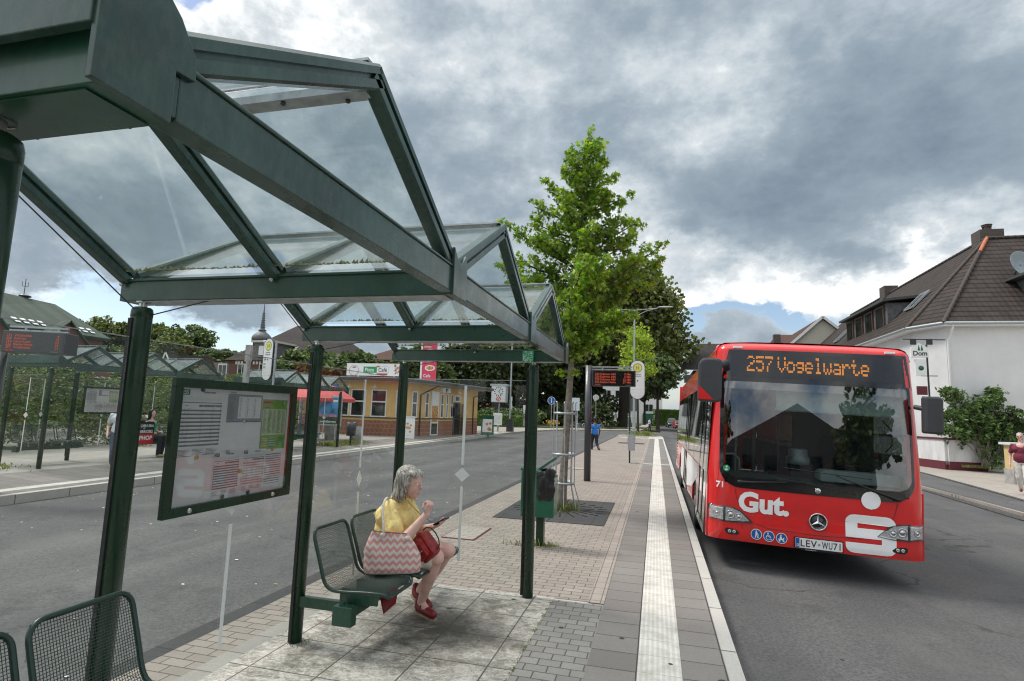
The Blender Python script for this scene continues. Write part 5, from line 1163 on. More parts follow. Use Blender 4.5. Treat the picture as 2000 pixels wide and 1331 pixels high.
def head_parts(b, c, yaw, s=1., pitch=0.):
    """skull, jaw, nose, brow, lips, ears; returns the placing matrix (face looks along local +x)"""
    M = Matrix.Translation(Vector(c)) @ Matrix.Rotation(yaw, 4, 'Z') @ Matrix.Rotation(pitch, 4, 'Y') @ Matrix.Scale(s, 4)
    def e(p, r): b.ell((0, 0, 0), (1, 1, 1), M=M @ Matrix.Translation(Vector(p)) @ Matrix.Diagonal(Vector((r[0], r[1], r[2], 1))), seg=20, rings=14)
    e((-.012, 0, .030), (.095, .075, .088)); e((.022, 0, -.035), (.066, .058, .072)); e((.052, 0, -.088), (.030, .030, .026))
    e((.062, 0, .020), (.026, .050, .022)); e((.088, 0, -.010), (.014, .010, .026)); e((.100, 0, -.022), (.013, .014, .011))
    e((.080, 0, -.056), (.014, .024, .008)); e((.078, 0, -.067), (.013, .021, .008))
    for sy in (-1, 1): e((.060, sy * .036, -.030), (.026, .022, .028)); e((-.008, sy * .076, -.010), (.018, .009, .032)); e((.074, sy * .030, .002), (.010, .013, .007))
    return M
def hand(b, wrist, palm_dir, palm_n, curl=.6, s=1., side=1, spread=.0):
    """palm with four unequal bent fingers and a thumb off its side"""
    w = Vector(wrist); d = Vector(palm_dir).normalized(); n = Vector(palm_n); n = (n - d * n.dot(d)).normalized(); l = d.cross(n) * side
    for k in range(5):
        o = (k - 2) * .0155 * s; b.cap(w + l * o * .7 + d * .01 * s, w + l * o + d * .080 * s, .013 * s, .0115 * s, 8)
    L = [.070, .082, .076, .060]
    for k in range(4):
        o = (1.5 - k) * .0205 * s; p = w + l * o + d * .084 * s; a = 0.
        for seg in range(3):
            a += curl * (1. if seg else .8); q = p + (d * math.cos(a) + n * math.sin(a) + l * spread * (1.5 - k) * .1).normalized() * L[k] * s * (.45, .32, .25)[seg]
            b.cap(p, q, (.0095 - .001 * seg) * s, (.0088 - .001 * seg) * s, 8); p = q
    p = w + l * .030 * s + d * .028 * s; q = p + (l * .7 + d * .7 + n * .45).normalized() * .038 * s; r = q + (d * .85 + n * .6 + l * -.1).normalized() * .030 * s
    b.cap(p, q, .013 * s, .0105 * s, 8); b.cap(q, r, .010 * s, .008 * s, 8)

# ---- seated woman in a yellow shirt
W = thing('person', 'seated person with grey bob, glasses, yellow shirt, cream shorts and burgundy shoes', 'person')
b = MB(); HC = (-2.05, 4.60, 1.105)
HM = head_parts(b, HC, -.10, 1.10, .10)
b.cap((-2.10, 4.60, 1.06), (-2.16, 4.60, .95), .052, .062)
# near (right) arm raised, far (left) arm with the phone
sh = (-2.150, 4.435, .885); el = (-1.985, 4.315, .655); wr = (-1.825, 4.45, .885)
b.cap(sh, el, .048, .050); b.cap(el, (-1.915, 4.37, .755), .050, .041); b.cap((-1.915, 4.37, .755), wr, .041, .028)
hand(b, wr, (.35, .02, .9), (-.5, .3, .35), 1.25, .95, 1)
sl_ = (-2.155, 4.78, .885); e2 = (-2.06, 4.84, .66); w2 = (-1.87, 4.72, .735)
b.cap(sl_, e2, .048, .046); b.cap(e2, w2, .046, .027); hand(b, w2, (.85, -.25, .28), (-.2, -.2, 1), .55, .92, -1)
b.cap((-2.20, 4.52, .62), (-2.20, 4.70, .62), .13, .13); b.cap((-2.18, 4.52, .85), (-2.18, 4.70, .85), .085, .085)
# legs
hipn = (-2.24, 4.53, .53); kn = (-1.765, 4.55, .525); an = (-1.945, 4.72, .105)
b.cap(hipn, kn, .095, .070); b.cap(kn, (-1.835, 4.61, .36), .062, .060); b.cap((-1.835, 4.61, .36), an, .058, .034)
hip2 = (-2.24, 4.69, .53); k2 = (-1.72, 4.70, .555); a2 = (-2.04, 4.90, .145)
b.cap(hip2, k2, .092, .068); b.cap(k2, (-1.86, 4.79, .36), .060, .058); b.cap((-1.86, 4.79, .36), a2, .055, .034)
b.cap(an, (-1.86, 4.675, .045), .032, .030); b.cap(a2, (-1.96, 4.86, .07), .032, .028)
blob('body', b, ['skin'], W, .0048, 3)
b = MB()                                                   # shirt
b.ell((-2.215, 4.61, .60), (.155, .205, .14)); b.ell((-2.145, 4.61, .66), (.150, .185, .12)); b.cap((-2.205, 4.53, .82), (-2.205, 4.69, .82), .112, .112); b.ell((-2.12, 4.61, .80), (.115, .165, .10)); b.ell((-2.20, 4.61, .72), (.14, .18, .15))
b.cap((-2.165, 4.46, .905), (-2.165, 4.76, .905), .066, .066); b.cap((-2.155, 4.425, .895), (-2.065, 4.365, .765), .066, .074); b.cap((-2.155, 4.79, .895), (-2.10, 4.82, .76), .066, .074)
b.cap((-2.13, 4.60, .955), (-2.14, 4.60, .99), .072, .066)
blob('shirt', b, ['shirt_yellow'], W, .008, 4, wr=.0055, ws=10)
b = MB(); c0 = Vector((-2.115, 4.60, .985))                 # collar wings and button strip
for sy in (-1, 1): b.add([c0 + Vector(p) for p in ((-.06, sy * .035, .035), (.035, sy * .05, .025), (.085, sy * .045, -.035), (.04, sy * .085, -.03), (-.07, sy * .085, .0))], [(0, 1, 2, 3, 4) if sy < 0 else (4, 3, 2, 1, 0)])
o = b.build('collar', ['shirt_yellow'], W); q_ = o.modifiers.new('s', 'SOLIDIFY'); q_.thickness = .006
b = MB(); b.cap((-2.25, 4.51, .53), (-1.84, 4.54, .53), .125, .092); b.cap((-2.25, 4.72, .53), (-1.93, 4.71, .54), .125, .105); b.ell((-2.27, 4.61, .53), (.15, .22, .115)); b.cap((-1.90, 4.49, .50), (-2.05, 4.48, .435), .07, .05); b.cap((-1.84, 4.54, .52), (-1.95, 4.535, .465), .090, .07)
blob('shorts', b, ['skirt_cream'], W, .009, 3, wr=.004, ws=11)
b = MB()                                                   # grey bob
def he(p, r, rot=0.): b.ell((0, 0, 0), (1, 1, 1), M=HM @ Matrix.Translation(Vector(p)) @ Matrix.Rotation(rot, 4, 'Y') @ Matrix.Diagonal(Vector((r[0], r[1], r[2], 1))), seg=18, rings=12)
he((-.028, 0, .048), (.098, .088, .088)); he((-.062, 0, -.02), (.066, .088, .11)); he((-.070, 0, -.085), (.058, .084, .08), .35); he((-.095, 0, -.125), (.04, .072, .055), .5)
for sy in (-1, 1): he((-.015, sy * .068, .02), (.052, .026, .07)); he((-.050, sy * .075, -.060), (.036, .024, .085), .35); he((.045, sy * .040, .078), (.04, .04, .026), .5)
rr = random.Random(9)
for _ in range(46):
    a = rr.uniform(-2.2, 2.2); y = math.sin(a) * .088; x = -.055 - math.cos(a) * .075; p0 = HM @ Vector((x + .03, y * .95, -.04)); p1 = HM @ Vector((x - .015, y * 1.03, -.125 - rr.uniform(0, .045))); b.cap(p0, p1, .012, .005, 6)
hr_ = blob('hair', b, ['hair_grey'], W, .0055, 2, wr=.003, ws=16)
b = MB()                                                   # loose strands over the bob
for _ in range(150):
    a = rr.uniform(-2.5, 2.5); top = HM @ Vector((-.02 - .06 * math.cos(a) * .6, .075 * math.sin(a), .115 - .02 * abs(math.sin(a)))); q1 = HM @ Vector((-.035 - math.cos(a) * .085, .099 * math.sin(a), .02)); q2 = HM @ Vector((-.05 - math.cos(a) * .075, .100 * math.sin(a), -.09)); q3 = q2 + Vector((rr.uniform(-.015, .02), rr.uniform(-.02, .02), -rr.uniform(.03, .085)))
    b.tube([top, q1, q2, q3], [.0016, .0016, .0014, .0006], 4)
b.build('hair_strands', ['hair_grey'], hr_)
b = MB()
for sy in (-1, 1):
    M2 = HM @ Matrix.Translation((.098, sy * .032, .003)) @ Matrix.Rotation(PI / 2, 4, 'Y'); b.lathe([(.019, -.0012), (.0205, 0), (.019, .0012), (.0178, 0), (.019, -.0012)], seg=20, M=M2)
    b.tube([HM @ Vector((.097, sy * .052, .008)), HM @ Vector((.0, sy * .082, .008))], .0014, 5)
b.tube([HM @ Vector((.100, -.013, .006)), HM @ Vector((.104, 0, .009)), HM @ Vector((.100, .013, .006))], .0014, 5)
b.build('glasses', ['chrome'], W)
for sy in (-1, 1):
    b = MB(); b.ell(HM @ Vector((.079, sy * .030, .003)), (.0085, .0085, .0085), seg=12, rings=8); b.ell(HM @ Vector((.0855, sy * .0305, .003)), (.0035, .0035, .0035), seg=8, rings=6, mi=1); b.build('eye', ['paper', 'hair_black'], W)
b = MB(); b.tube([HM @ Vector((.0, -.084, -.02)), HM @ Vector((.02, -.075, -.11)), (-1.99, 4.52, .93), (-1.93, 4.60, .84), (-1.86, 4.66, .78)], .0022, 5); b.build('earphone_cable', ['hair_black'], W)
for (toe, heel, nm) in (((-1.80, 4.64, .045), (-1.975, 4.745, .06), 0), ((-1.915, 4.825, .05), (-2.085, 4.925, .115), 1)):
    b = MB(); t_ = Vector(toe); h_ = Vector(heel); b.cap(h_, h_.lerp(t_, .45) + Vector((0, 0, -.006)), .040, .034); b.cap(h_.lerp(t_, .5), t_, .036, .034); b.cap(h_, h_ + Vector((0, 0, .045)), .038, .034)
    b.cap(h_.lerp(t_, .42) + Vector((-.03, -.02, .03)), h_.lerp(t_, .42) + Vector((.03, .02, .03)), .012, .012)
    s_o = blob('shoe', b, ['shoe_red'], W, .007, 2)
    b = MB(); d_ = (t_ - h_).normalized(); L_ = (t_ - h_).length; M3, _ = b.frame(h_ - d_ * .03, t_, (0, 0, 1)); b.prism([(x * .038, (L_ + .06) * y) for x, y in ((-.7, 0), (.7, 0), (1, .25), (.85, .5), (1.1, .8), (.7, 1), (-.7, 1), (-1.1, .8), (-.85, .5), (-1, .25))], -.052, -.034, 0, M3); b.build('sole', ['sole'], s_o)
# phone in the far hand
b = MB(); MP = Matrix.Translation((-1.785, 4.69, .785)) @ Matrix.Rotation(-.35, 4, 'Z') @ Matrix.Rotation(-.5, 4, 'Y'); b.prism(rrect(-.072, .072, -.036, .036, .008, 3), 0, .009, 0, MP); b.prism(rrect(-.066, .066, -.032, .032, .005, 3), .0092, .0098, 1, MP)
tag(b.build('phone', ['bag_black', 'screen_black']), 'black phone held in the hand of the person in yellow', 'phone')
# chevron shopper on the seat
t = thing('shopping_bag', 'big pink and white zigzag cloth bag with rope handle on the seat', 'bag', (-2.005, 4.245, .455), math.atan2(.42, .9))
b = MB(); n = 28; rows = 15; vs = []
for j in range(rows + 1):
    f = j / rows; z = .33 * f; w = .215 + .015 * math.sin(f * PI) - .075 * f ** 2.2; d = .085 * (1 - .72 * f ** 1.6) * (min(1, .75 + f * 2))
    for i in range(n):
        a = 2 * PI * i / n; ca, sa = math.cos(a), math.sin(a); e_ = .45
        x = w * abs(ca) ** e_ * (1 if ca > 0 else -1); y = d * abs(sa) ** .7 * (1 if sa > 0 else -1)
        wv = .012 * math.sin(3.1 * x / .1 + 5 * f) * f + .006 * math.sin(9 * f + 40 * x); sag = -.02 * f * (1 - (x / .2) ** 2) if f > .6 else 0
        vs.append((x - .035 * f ** 2, y + wv, z + sag - (.035 * f * max(0, x / .2) if f > .5 else 0)))
b.add(vs, [(j * n + i, j * n + (i + 1) % n, (j + 1) * n + (i + 1) % n, (j + 1) * n + i) for j in range(rows) for i in range(n)] + [tuple(range(n))[::-1]], 0, True)
o = b.build('bag_body', ['chevron'], t); uv = o.data.uv_layers.new(name='UVMap')
for lp in o.data.loops: p = o.data.vertices[lp.vertex_index].co; uv.data[lp.index].uv = (p.x + 2, p.z + 1)
sb = o.modifiers.new('s', 'SUBSURF'); sb.levels = 1; sb.render_levels = 1
b = MB()
def rope_(pts):
    P = [Vector(p) for p in pts]; out = []
    for i in range(len(P) - 1):
        a = P[max(i - 1, 0)]; p = P[i]; q = P[i + 1]; d = P[min(i + 2, len(P) - 1)]
        for k_ in range(10):
            u = k_ / 10; out.append(.5 * (2 * p + (q - a) * u + (2 * a - 5 * p + 4 * q - d) * u * u + (3 * p - a - 3 * q + d) * u ** 3))
    out.append(P[-1])
    for ph in (0, 2.09, 4.19):
        b.tube([v + Vector((math.cos(ph + i * .9), math.sin(ph + i * .9), .3 * math.sin(ph + i * .9))) * .0055 for i, v in enumerate(out)], .0055, 6)
_I = (Matrix.Translation(t.location) @ Matrix.Rotation(t.rotation_euler[2], 4, 'Z')).inverted()
rope_([(-.085, -.045, .29), (-.087, -.035, .36)] + [tuple(_I @ Vector(p)) for p in ((-2.13, 4.27, .93), (-2.16, 4.36, .985), (-2.19, 4.46, .99), (-2.24, 4.52, .94), (-2.32, 4.50, .84))])
b.ell((.10, -.045, .27), (.022, .018, .018)); b.ell((-.09, -.05, .30), (.02, .016, .018)); b.build('rope_handle', ['rope'], t)
# burgundy leather handbag on the lap
t = thing('handbag', 'small burgundy leather handbag with buckled pocket on the knees of the person', 'bag', (-1.835, 4.50, .625), -.25); t.rotation_euler = (0, .70, -.30); t.scale = (.9, .9, .9)
b = MB(); b.prism(rrect(-.125, .125, -.10, .085, [.03, .03, .05, .05], 4), -.048, .048, 0, Matrix(((1, 0, 0, 0), (0, 0, 1, 0), (0, 1, 0, 0), (0, 0, 0, 1)))); b.ell((0, -.03, -.02), (.11, .045, .07)); b.cap((-.11, -.05, .06), (.11, -.05, .055), .012, .012); blob('bag_body', b, ['bag_red'], t, .007, 3)
b = MB(); b.box(-.03, .10, -.078, -.05, -.085, .0); b.box(-.035, .105, -.084, -.05, -.012, .018); b.box(.028, .044, -.088, -.078, -.06, .0, 1); b.build('pocket', ['bag_red', 'chrome'], t, bevel=.008)
b = MB(); b.tube([(-.12, .0, .07), (-.115, .01, .11), (-.08, .025, .135), (-.02, .03, .14), (.04, .03, .13), (.09, .02, .105), (.11, .0, .07)], .006, 8); b.build('strap', ['bag_black'], t)
b = MB(); b.add([(-2.0, 4.12, .41), (-1.86, 4.06, .41), (-1.90, 4.12, .28), (-1.985, 4.10, .20), (-2.05, 4.16, .29)], [(0, 1, 2, 3, 4)])
o = b.build('scarf', ['shoe_red'], None); tag(o, 'corner of dark red cloth hanging below the wire seat', 'scarf'); q_ = o.modifiers.new('s', 'SOLIDIFY'); q_.thickness = .006

def figure(label, loc, rz, top, legs, skin='skin', hair='hair_grey', hgt=1.74, stride=.3, bare=True, arms=((.10, -.05), (-.05, .08)), seated=False, shoes='hair_black', glasses=False, female=False, belly=0., hatc=None):
    t = thing('person', label, 'person', loc, rz); s = hgt / 1.74
    # local: faces -y ; x = sideways
    hz = .93 * s if not seated else .55; sz = hz + .50 * s; sd = .5
    b = MB(); M = head_parts(b, (0, -.02, sz + .24 * s), -PI / 2, .95 * s); b.cap((0, 0, sz + .14 * s), (0, 0, sz), .048 * s, .06 * s)
    aw = []
    for sx, (fy_, out) in zip((-1, 1), arms):
        S_ = Vector((sx * .185 * s, 0, sz - .03)); E_ = S_ + Vector((sx * .05 + out * .3, fy_ * .5, -.29 * s)); 
        Wr = E_ + (Vector((sx * .01, -.05 - abs(fy_) * .6, -.25 * s)) if not seated else Vector((-sx * .10, -.22, -.02)))
        b.cap(S_, E_, .047 * s, .038 * s); b.cap(E_, Wr, .038 * s, .025 * s); hand(b, Wr, (Wr - E_), (-sx, -.2, 0), .35, .85 * s, sx); aw.append((S_, E_))
    b.cap((0, 0, hz), (0, 0, sz - .05), .11 * s, .12 * s)
    L = MB(); SHO = MB()
    for sx in (-1, 1):
        H_ = Vector((sx * .09 * s, 0, hz))
        if seated: K_ = Vector((sx * .10, -.42 * s, hz + .02)); A_ = Vector((sx * .07, -.38 * s, .09))
        else: K_ = Vector((sx * .09 * s, -.06 - sx * stride * .35, .50 * s)); A_ = Vector((sx * .08 * s, .05 - sx * stride * .75 + (.1 if sx * stride < 0 else 0), .085 + (.07 if sx * stride < 0 else 0)))
        L.cap(H_, K_, .10 * s, .072 * s); L.cap(K_, A_, .070 * s, .055 * s); b.cap(H_, K_, .05, .04); b.cap(K_, A_ + Vector((0, 0, .08)), .04, .038); b.cap(A_ + Vector((0, 0, .08)), A_, .04, .035)
        SHO.cap(A_ + Vector((0, .02, -.045)), A_ + Vector((0, -.15, -.05)), .042, .036); SHO.cap(A_ + Vector((0, .02, -.04)), A_ + Vector((0, 0, 0)), .042, .04)
    blob('body', b, [skin], t, .012, 2); L.ell((0, 0, hz + .02), (.155 * s, .115 * s, .12 * s)); blob('trousers', L, [legs], t, .014, 2, wr=.006, ws=8); blob('shoes', SHO, [shoes], t, .012, 1)
    T_ = MB(); T_.ell((0, -.01 - belly * .3, hz + .13), (.165 * s + belly, .130 * s + belly, .19 * s)); T_.cap((-.05 * s, 0, hz + .06), (.05 * s, 0, hz + .06), .128 * s, .128 * s); T_.cap((0, 0, hz + .1), (0, 0, sz - .12), .13 * s, .13 * s); T_.cap((-.09 * s, 0, sz - .12), (.09 * s, 0, sz - .12), .125 * s, .125 * s); T_.cap((-.15 * s, 0, sz - .035), (.15 * s, 0, sz - .035), .052 * s, .052 * s)
    if bare != 'vest':
        for S_, E_ in aw: T_.cap(S_, S_.lerp(E_, .62), .056 * s, .056 * s)
    blob('shirt', T_, [top], t, .013, 2, wr=.006, ws=8)
    if hair:
        h_ = MB()
        for p, r in ([((-.03, 0, .050), (.096, .086, .084)), ((-.062, 0, -.01), (.055, .078, .07))] + ([((-.07, 0, -.09), (.05, .085, .13)), ((-.02, .07, -.07), (.05, .025, .13)), ((-.02, -.07, -.07), (.05, .025, .13)), ((-.08, 0, -.2), (.05, .09, .1))] if female else [])):
            h_.ell((0, 0, 0), (1, 1, 1), M=M @ Matrix.Translation(Vector(p)) @ Matrix.Diagonal(Vector((r[0], r[1], r[2], 1))), seg=14, rings=10)
        blob('hair', h_, [hair], t, .012, 1)
    if glasses:
        g = MB(); g.ell(M @ Vector((.092, -.032, .0)), (.022, .012, .016), seg=10, rings=6); g.ell(M @ Vector((.092, .032, .0)), (.022, .012, .016), seg=10, rings=6); g.tube([M @ Vector((.09, -.05, .005)), M @ Vector((0, -.082, .005))], .003, 5); g.tube([M @ Vector((.09, .05, .005)), M @ Vector((0, .082, .005))], .003, 5); g.build('sunglasses', ['ink'], t)
    return t
figure('person in bright blue shirt and dark trousers walking away across the lane', (-3.02, 29.1, -.16), PI + .55, 'cloth_blue', 'cloth_dark', skin='skin_dark', hair='hair_black', hgt=1.74, stride=.3)
figure('person in burgundy polo shirt, white trousers and sunglasses on the right pavement', (10.33, 19.9, -.155), -.55, 'cloth_burgundy', 'trousers_white', hair='hair_grey', hgt=1.74, stride=.22, glasses=True, belly=.015, shoes='shoe_red')
figure('person in white polo shirt and jeans near the far shelter, left of a green post', (-12.88, 11.28, .06), .9, 'cloth_white', 'jeans', skin='skin', hair='hair_black', hgt=1.60, stride=.12, arms=((.5, .0), (.1, .0)))
figure('person in green top with long dark hair sitting in the far shelter', (-14.55, 13.75, .1), PI / 2 + .2, 'cloth_green', 'cloth_dark', hair='hair_black', hgt=1.66, seated=True, bare='vest', female=True, shoes='sole')
figure('distant person in pale shirt crossing the road beyond the platform', (-.9, 79, -.16), 2.2, 'shirt_pale', 'cloth_dark', hair='hair_black', hgt=1.7, stride=.4)
d_ = figure('driver in dark jacket behind the bus windscreen', (0, 0, 0), .0, 'cloth_dark', 'cloth_dark', hair='hair_grey', hgt=1.78, seated=True, skin='skin_dark', arms=((.7, .0), (.7, .0)))
d_.location = (.613 + 1.95, 9.17, -.159 + .34 - .07)
# ================================================================ KIOSK
gmat('chimney_brick', g_brickwall((.10, .075, .065), (.07, .055, .05), (.12, .11, .10), .25, .08, .01))
K = thing('kiosk', 'yellow kiosk cafe with brick base, white windows and flat overhanging roof', 'kiosk')
PL = [(-24., 34.5), (-20.6, 32.0), (-18.3, 31.2), (-16.9, 31.15), (-15.55, 31.45), (-14.75, 32.2), (-14.45, 33.2), (-13.35, 41.7), (-19.5, 43.0), (-26, 41)]
H0 = -.05; HB = 1.0; HT = 3.3
def offs(P, d):
    out = []; n = len(P)
    for i in range(n):
        a, p, c = Vector(P[i - 1]), Vector(P[i]), Vector(P[(i + 1) % n]); n1 = Vector(((p - a).y, -(p - a).x)).normalized(); n2 = Vector(((c - p).y, -(c - p).x)).normalized(); m_ = (n1 + n2).normalized(); out.append(tuple(p + m_ * d / max(.5, m_.dot(n1))))
    return out
b = MB(); b.prism(PL, HB, HT); b.build('wall', ['stucco_yellow'], K)
b = MB(); b.prism(offs(PL, .02), H0 - .2, HB); b.build('brick_base', ['clinker'], K)
b = MB(); b.prism(offs(PL, .06), HB + .12, HB + .19); b.build('sill_band', ['roof_edge'], K)
b = MB(); b.prism(offs(PL, .85), HT + .0, HT + .05, 1); b.prism(offs(PL, .95), HT + .05, HT + .22, 0); b.prism(offs(PL, .9), HT + .22, HT + .26, 2); b.build('roof', ['roof_edge', 'soffit', 'galv'], K)
def on_edge(i, f, out=0.):
    a, c = Vector(PL[i]), Vector(PL[(i + 1) % len(PL)]); d = (c - a).normalized(); n = Vector((d.y, -d.x)); p = a + (c - a) * f + n * out
    return Matrix(((d.x, 0, n.x, p.x), (d.y, 0, n.y, p.y), (0, 1, 0, 0), (0, 0, 0, 1)))
def kwin(i, f, w, z0=1.2, z1=2.85, bar=True):
    A = on_edge(i, f); b = MB(); fw = .07
    b.box(-w / 2, -w / 2 + fw, z0, z1, -.02, .035, 0, A); b.box(w / 2 - fw, w / 2, z0, z1, -.02, .035, 0, A); b.box(-w / 2 + fw, w / 2 - fw, z0, z0 + fw, -.02, .035, 0, A); b.box(-w / 2 + fw, w / 2 - fw, z1 - fw, z1, -.02, .035, 0, A)
    if bar: b.box(-w / 2 + fw, w / 2 - fw, z0 + (z1 - z0) * .53, z0 + (z1 - z0) * .53 + .08, -.02, .034, 0, A)
    o = b.build('window', ['window_white'], K); p = MB(); p.box(-w / 2 + fw * .6, w / 2 - fw * .6, z0 + fw * .6, z1 - fw * .6, .002, .01, 0, A); p.build('pane', ['pane_dark'], o)
for i, f, w in ((1, .3, 1.0), (1, .85, .9), (2, .5, 1.05), (3, .45, .95), (4, .5, .55), (5, .5, .5), (0, .5, 1.2)): kwin(i, f, w)
for f, w in ((.10, .45), (.335, .42), (.42, .3), (.50, .35)): kwin(6, f, w)
A = on_edge(6, .22); b = MB(); b.box(-.5, .5, -.04, 2.95, 0, .05, 0, A); b.box(-.38, .38, .15, .85, .051, .056, 1, A); b.box(-.38, .38, 2.05, 2.75, .051, .056, 3, A); b.box(-.4, .4, .95, 2.0, .051, .058, 2, A); b.build('door', ['window_white', 'pane_dark', 'food', 'paper'], K)
A = on_edge(6, .59); b = MB(); b.box(-.5, .5, -.04, 2.3, 0, .05, 1, A); b.box(-.45, .45, 2.35, 2.8, 0, .06, 0, A); b.box(-.3, .3, 2.42, 2.72, .06, .065, 1, A); b.build('door', ['window_white', 'pane_dark'], K)
A = on_edge(6, .69, .1) @ Matrix.Rotation(.7, 4, 'Y'); b = MB(); b.box(-.55, .60, -.02, 2.25, 0, .06, 0, A); b.box(.0, .10, .55, 1.85, .06, .066, 1, A); b.box(-.45, -.40, .9, 1.3, .06, .11, 1, A); b.build('open_door', ['door_white', 'pane_dark'], K, bevel=.01)
A = on_edge(6, .62, .1); 
for i, f in ((2, .15), (3, .3), (6, .35), (6, .55)):
    P_ = on_edge(i, f, .35) @ Vector((0, 0, 0)); b = MB(); b.tube([(P_.x, P_.y, 3.2), (P_.x, P_.y, 3.02)], .015, 6); b.lathe([(.03, .06), (.16, -.06), (.15, -.06), (.02, .04)], (P_.x, P_.y, 3.0), 14); b.build('outside_lamp', ['paper'], K)
P1 = on_edge(6, .0, .06) @ Vector((0, 0, 0)); P2 = on_edge(6, .12, .8) @ Vector((0, 0, 0))
b = MB(); b.tube([(P1.x, P1.y, -.05), (P1.x, P1.y, 2.65), (P1.x * .7 + P2.x * .3, P1.y * .7 + P2.y * .3, 2.85), (P2.x, P2.y, 3.3)], .05, 8); b.build('drainpipe', ['copper_pipe'], K)
P1 = on_edge(6, .9, .06) @ Vector((0, 0, 0)); P2 = on_edge(6, .99, .8) @ Vector((0, 0, 0))
b = MB(); b.tube([(P1.x, P1.y, -.05), (P1.x, P1.y, 2.75), (P2.x, P2.y, 3.3)], .045, 8); b.build('drainpipe', ['copper_pipe'], K)
A = on_edge(6, .36, .02); b = MB(); b.box(-.55, .55, 2.92, 3.24, 0, .22, 0, A); b.box(-.18, .18, 2.96, 3.2, .22, .225, 1, A); b.build('air_conditioner', ['paper', 'dark_green_ink'], K)
A = on_edge(6, .53, .02); b = MB(); b.box(-.15, .15, 1.35, 1.95, 0, .2, 0, A); b.build('letter_box', ['ink'], K)
# roof sign
t = thing('roof_sign', 'long white cafe sign with coffee cup on the kiosk roof', 'sign', (-18.75, 31.5, 3.60), .02)
A = Matrix(((1, 0, 0, 0), (0, 0, -1, 0), (0, 1, 0, 0), (0, 0, 0, 1)))
b = MB(); b.box(0, 4.0, .0, .08, .10, .86); b.tube([(.8, .04, -.2), (.8, .04, .1)], .03, 6); b.tube([(3.2, .04, -.2), (3.2, .04, .1)], .03, 6); b.build('board', ['paper'], t)
b = MB(); b.box(1.15, 2.05, .28, .66, .002, .006, 0, A); b.text('Pizza', 1.26, .37, .22, A, 4, .01, z=.008); b.text('Café', 2.16, .36, .22, A, 1, .01, z=.008); b.box(2.05, 2.85, .655, .665, .002, .006, 2, A); b.box(2.05, 2.85, .28, .288, .002, .006, 2, A); b.box(2.84, 2.85, .28, .66, .002, .006, 2, A)
b.prism([(2.0, .66), (2.2, .62), (2.3, .66), (2.05, .72)], .003, .007, 3, A); b.prism([(2.05, .16), (2.75, .16), (2.80, .25), (2.05, .25)], .002, .006, 3, A); b.text('Pizzeria', 1.55, .17, .07, A, 1, .01, z=.008)
b.lathe([(.30, .002), (.34, .002), (.34, .006), (.30, .006)], (.50, .42, 0), 28, 5, A); b.prism([(.30, .60), (.36, .66), (.66, .68), (.76, .62), (.6, .56), (.4, .55)], .003, .007, 4, A); b.prism([(.36, .61), (.44, .65), (.62, .65), (.68, .62), (.56, .58), (.44, .58)], .0075, .009, 1, A)
for _ in range(26): x, y = rnd.uniform(3.25, 3.95), rnd.uniform(.12, .8); b.prism(circ(x, y, rnd.uniform(.04, .09), 7), .003 + rnd.random() * .004, .009, rnd.choice((3, 5, 6)), A)
b.build('lettering', ['pizza_green', 'ink', 'grey_ink', 'red_ink', 'paper', 'pink_ink', 'food'], t)
t = thing('banner', 'upright red banner with food pictures on the kiosk roof', 'banner', (-15.35, 35.3, 3.3), .1)
b = MB(); b.box(-.12, 1.0, 0, .05, .1, 2.95); b.build('cloth', ['banner_red'], t); b = MB(); b.box(-.12, .0, .102, 2.94, .002, .006, 0, A)
b.text('Döner', .08, 2.62, .14, A, 0, .02, z=.006); b.text('Burger', .3, 2.02, .13, A, 0, .02, z=.006); b.text('Pizza', .08, 1.62, .14, A, 0, .02, z=.006, w=.8)
b.prism([(x * .36 + .52, y * .18 + 2.34) for x, y in circ(0, 0, 1, 20)], .006, .010, 0, A); b.prism([(x * .36 + .56, y * .20 + 1.22) for x, y in circ(0, 0, 1, 20)], .006, .010, 0, A)
b.prism([(x * .26 + .52, y * .12 + 2.35) for x, y in circ(0, 0, 1, 14)], .011, .014, 1, A); b.prism([(x * .26 + .56, y * .13 + 1.23) for x, y in circ(0, 0, 1, 14)], .011, .014, 1, A); b.text('Cafe', .1, .6, .2, A, 0, .02, z=.006)
b.build('print', ['banner_white', 'food'], t)
def a_board(label, loc, rz, w, h, fm, pm):
    t = thing('pavement_sign', label, 'pavement sign', loc, rz); b = MB()
    b.prism(rrect(-w / 2, w / 2, 0, h, [.01, .01, w * .4, w * .4] if fm == 'bin_green' else .02, 5), -.02, .02, 0, Matrix(((1, 0, 0, 0), (0, .15, -1, -.15), (0, 1, 0, 0), (0, 0, 0, 1)))); b.prism(rrect(-w / 2, w / 2, 0, h, .02, 2), -.02, .02, 0, Matrix(((1, 0, 0, 0), (0, -.2, -1, .25), (0, 1, 0, 0), (0, 0, 0, 1)))); b.build('frame', [fm], t)
    b = MB(); A_ = Matrix(((1, 0, 0, 0), (0, .15, -1, -.175), (0, 1, 0, 0), (0, 0, 0, 1))); b.box(-w * .38, w * .38, h * .14, h * .84, 0, .006, 0, A_)
    for _ in range(7): b.prism(circ(rnd.uniform(-w * .26, w * .26), h * rnd.uniform(.25, .72), w * .11, 8), .007, .009 + rnd.random() * .003, 1, A_)
    b.build('poster', ['paper', 'food'], t)
a_board('green A-board with pizza pictures on the pavement right of the open kiosk door', (-12.35, 41.2, .0), .2, .95, 1.45, 'bin_green', 'food')
a_board('narrow white A-board with red top in front of the kiosk wall', (-13.9, 30.6, .03), .3, .62, 1.3, 'paper', 'food')

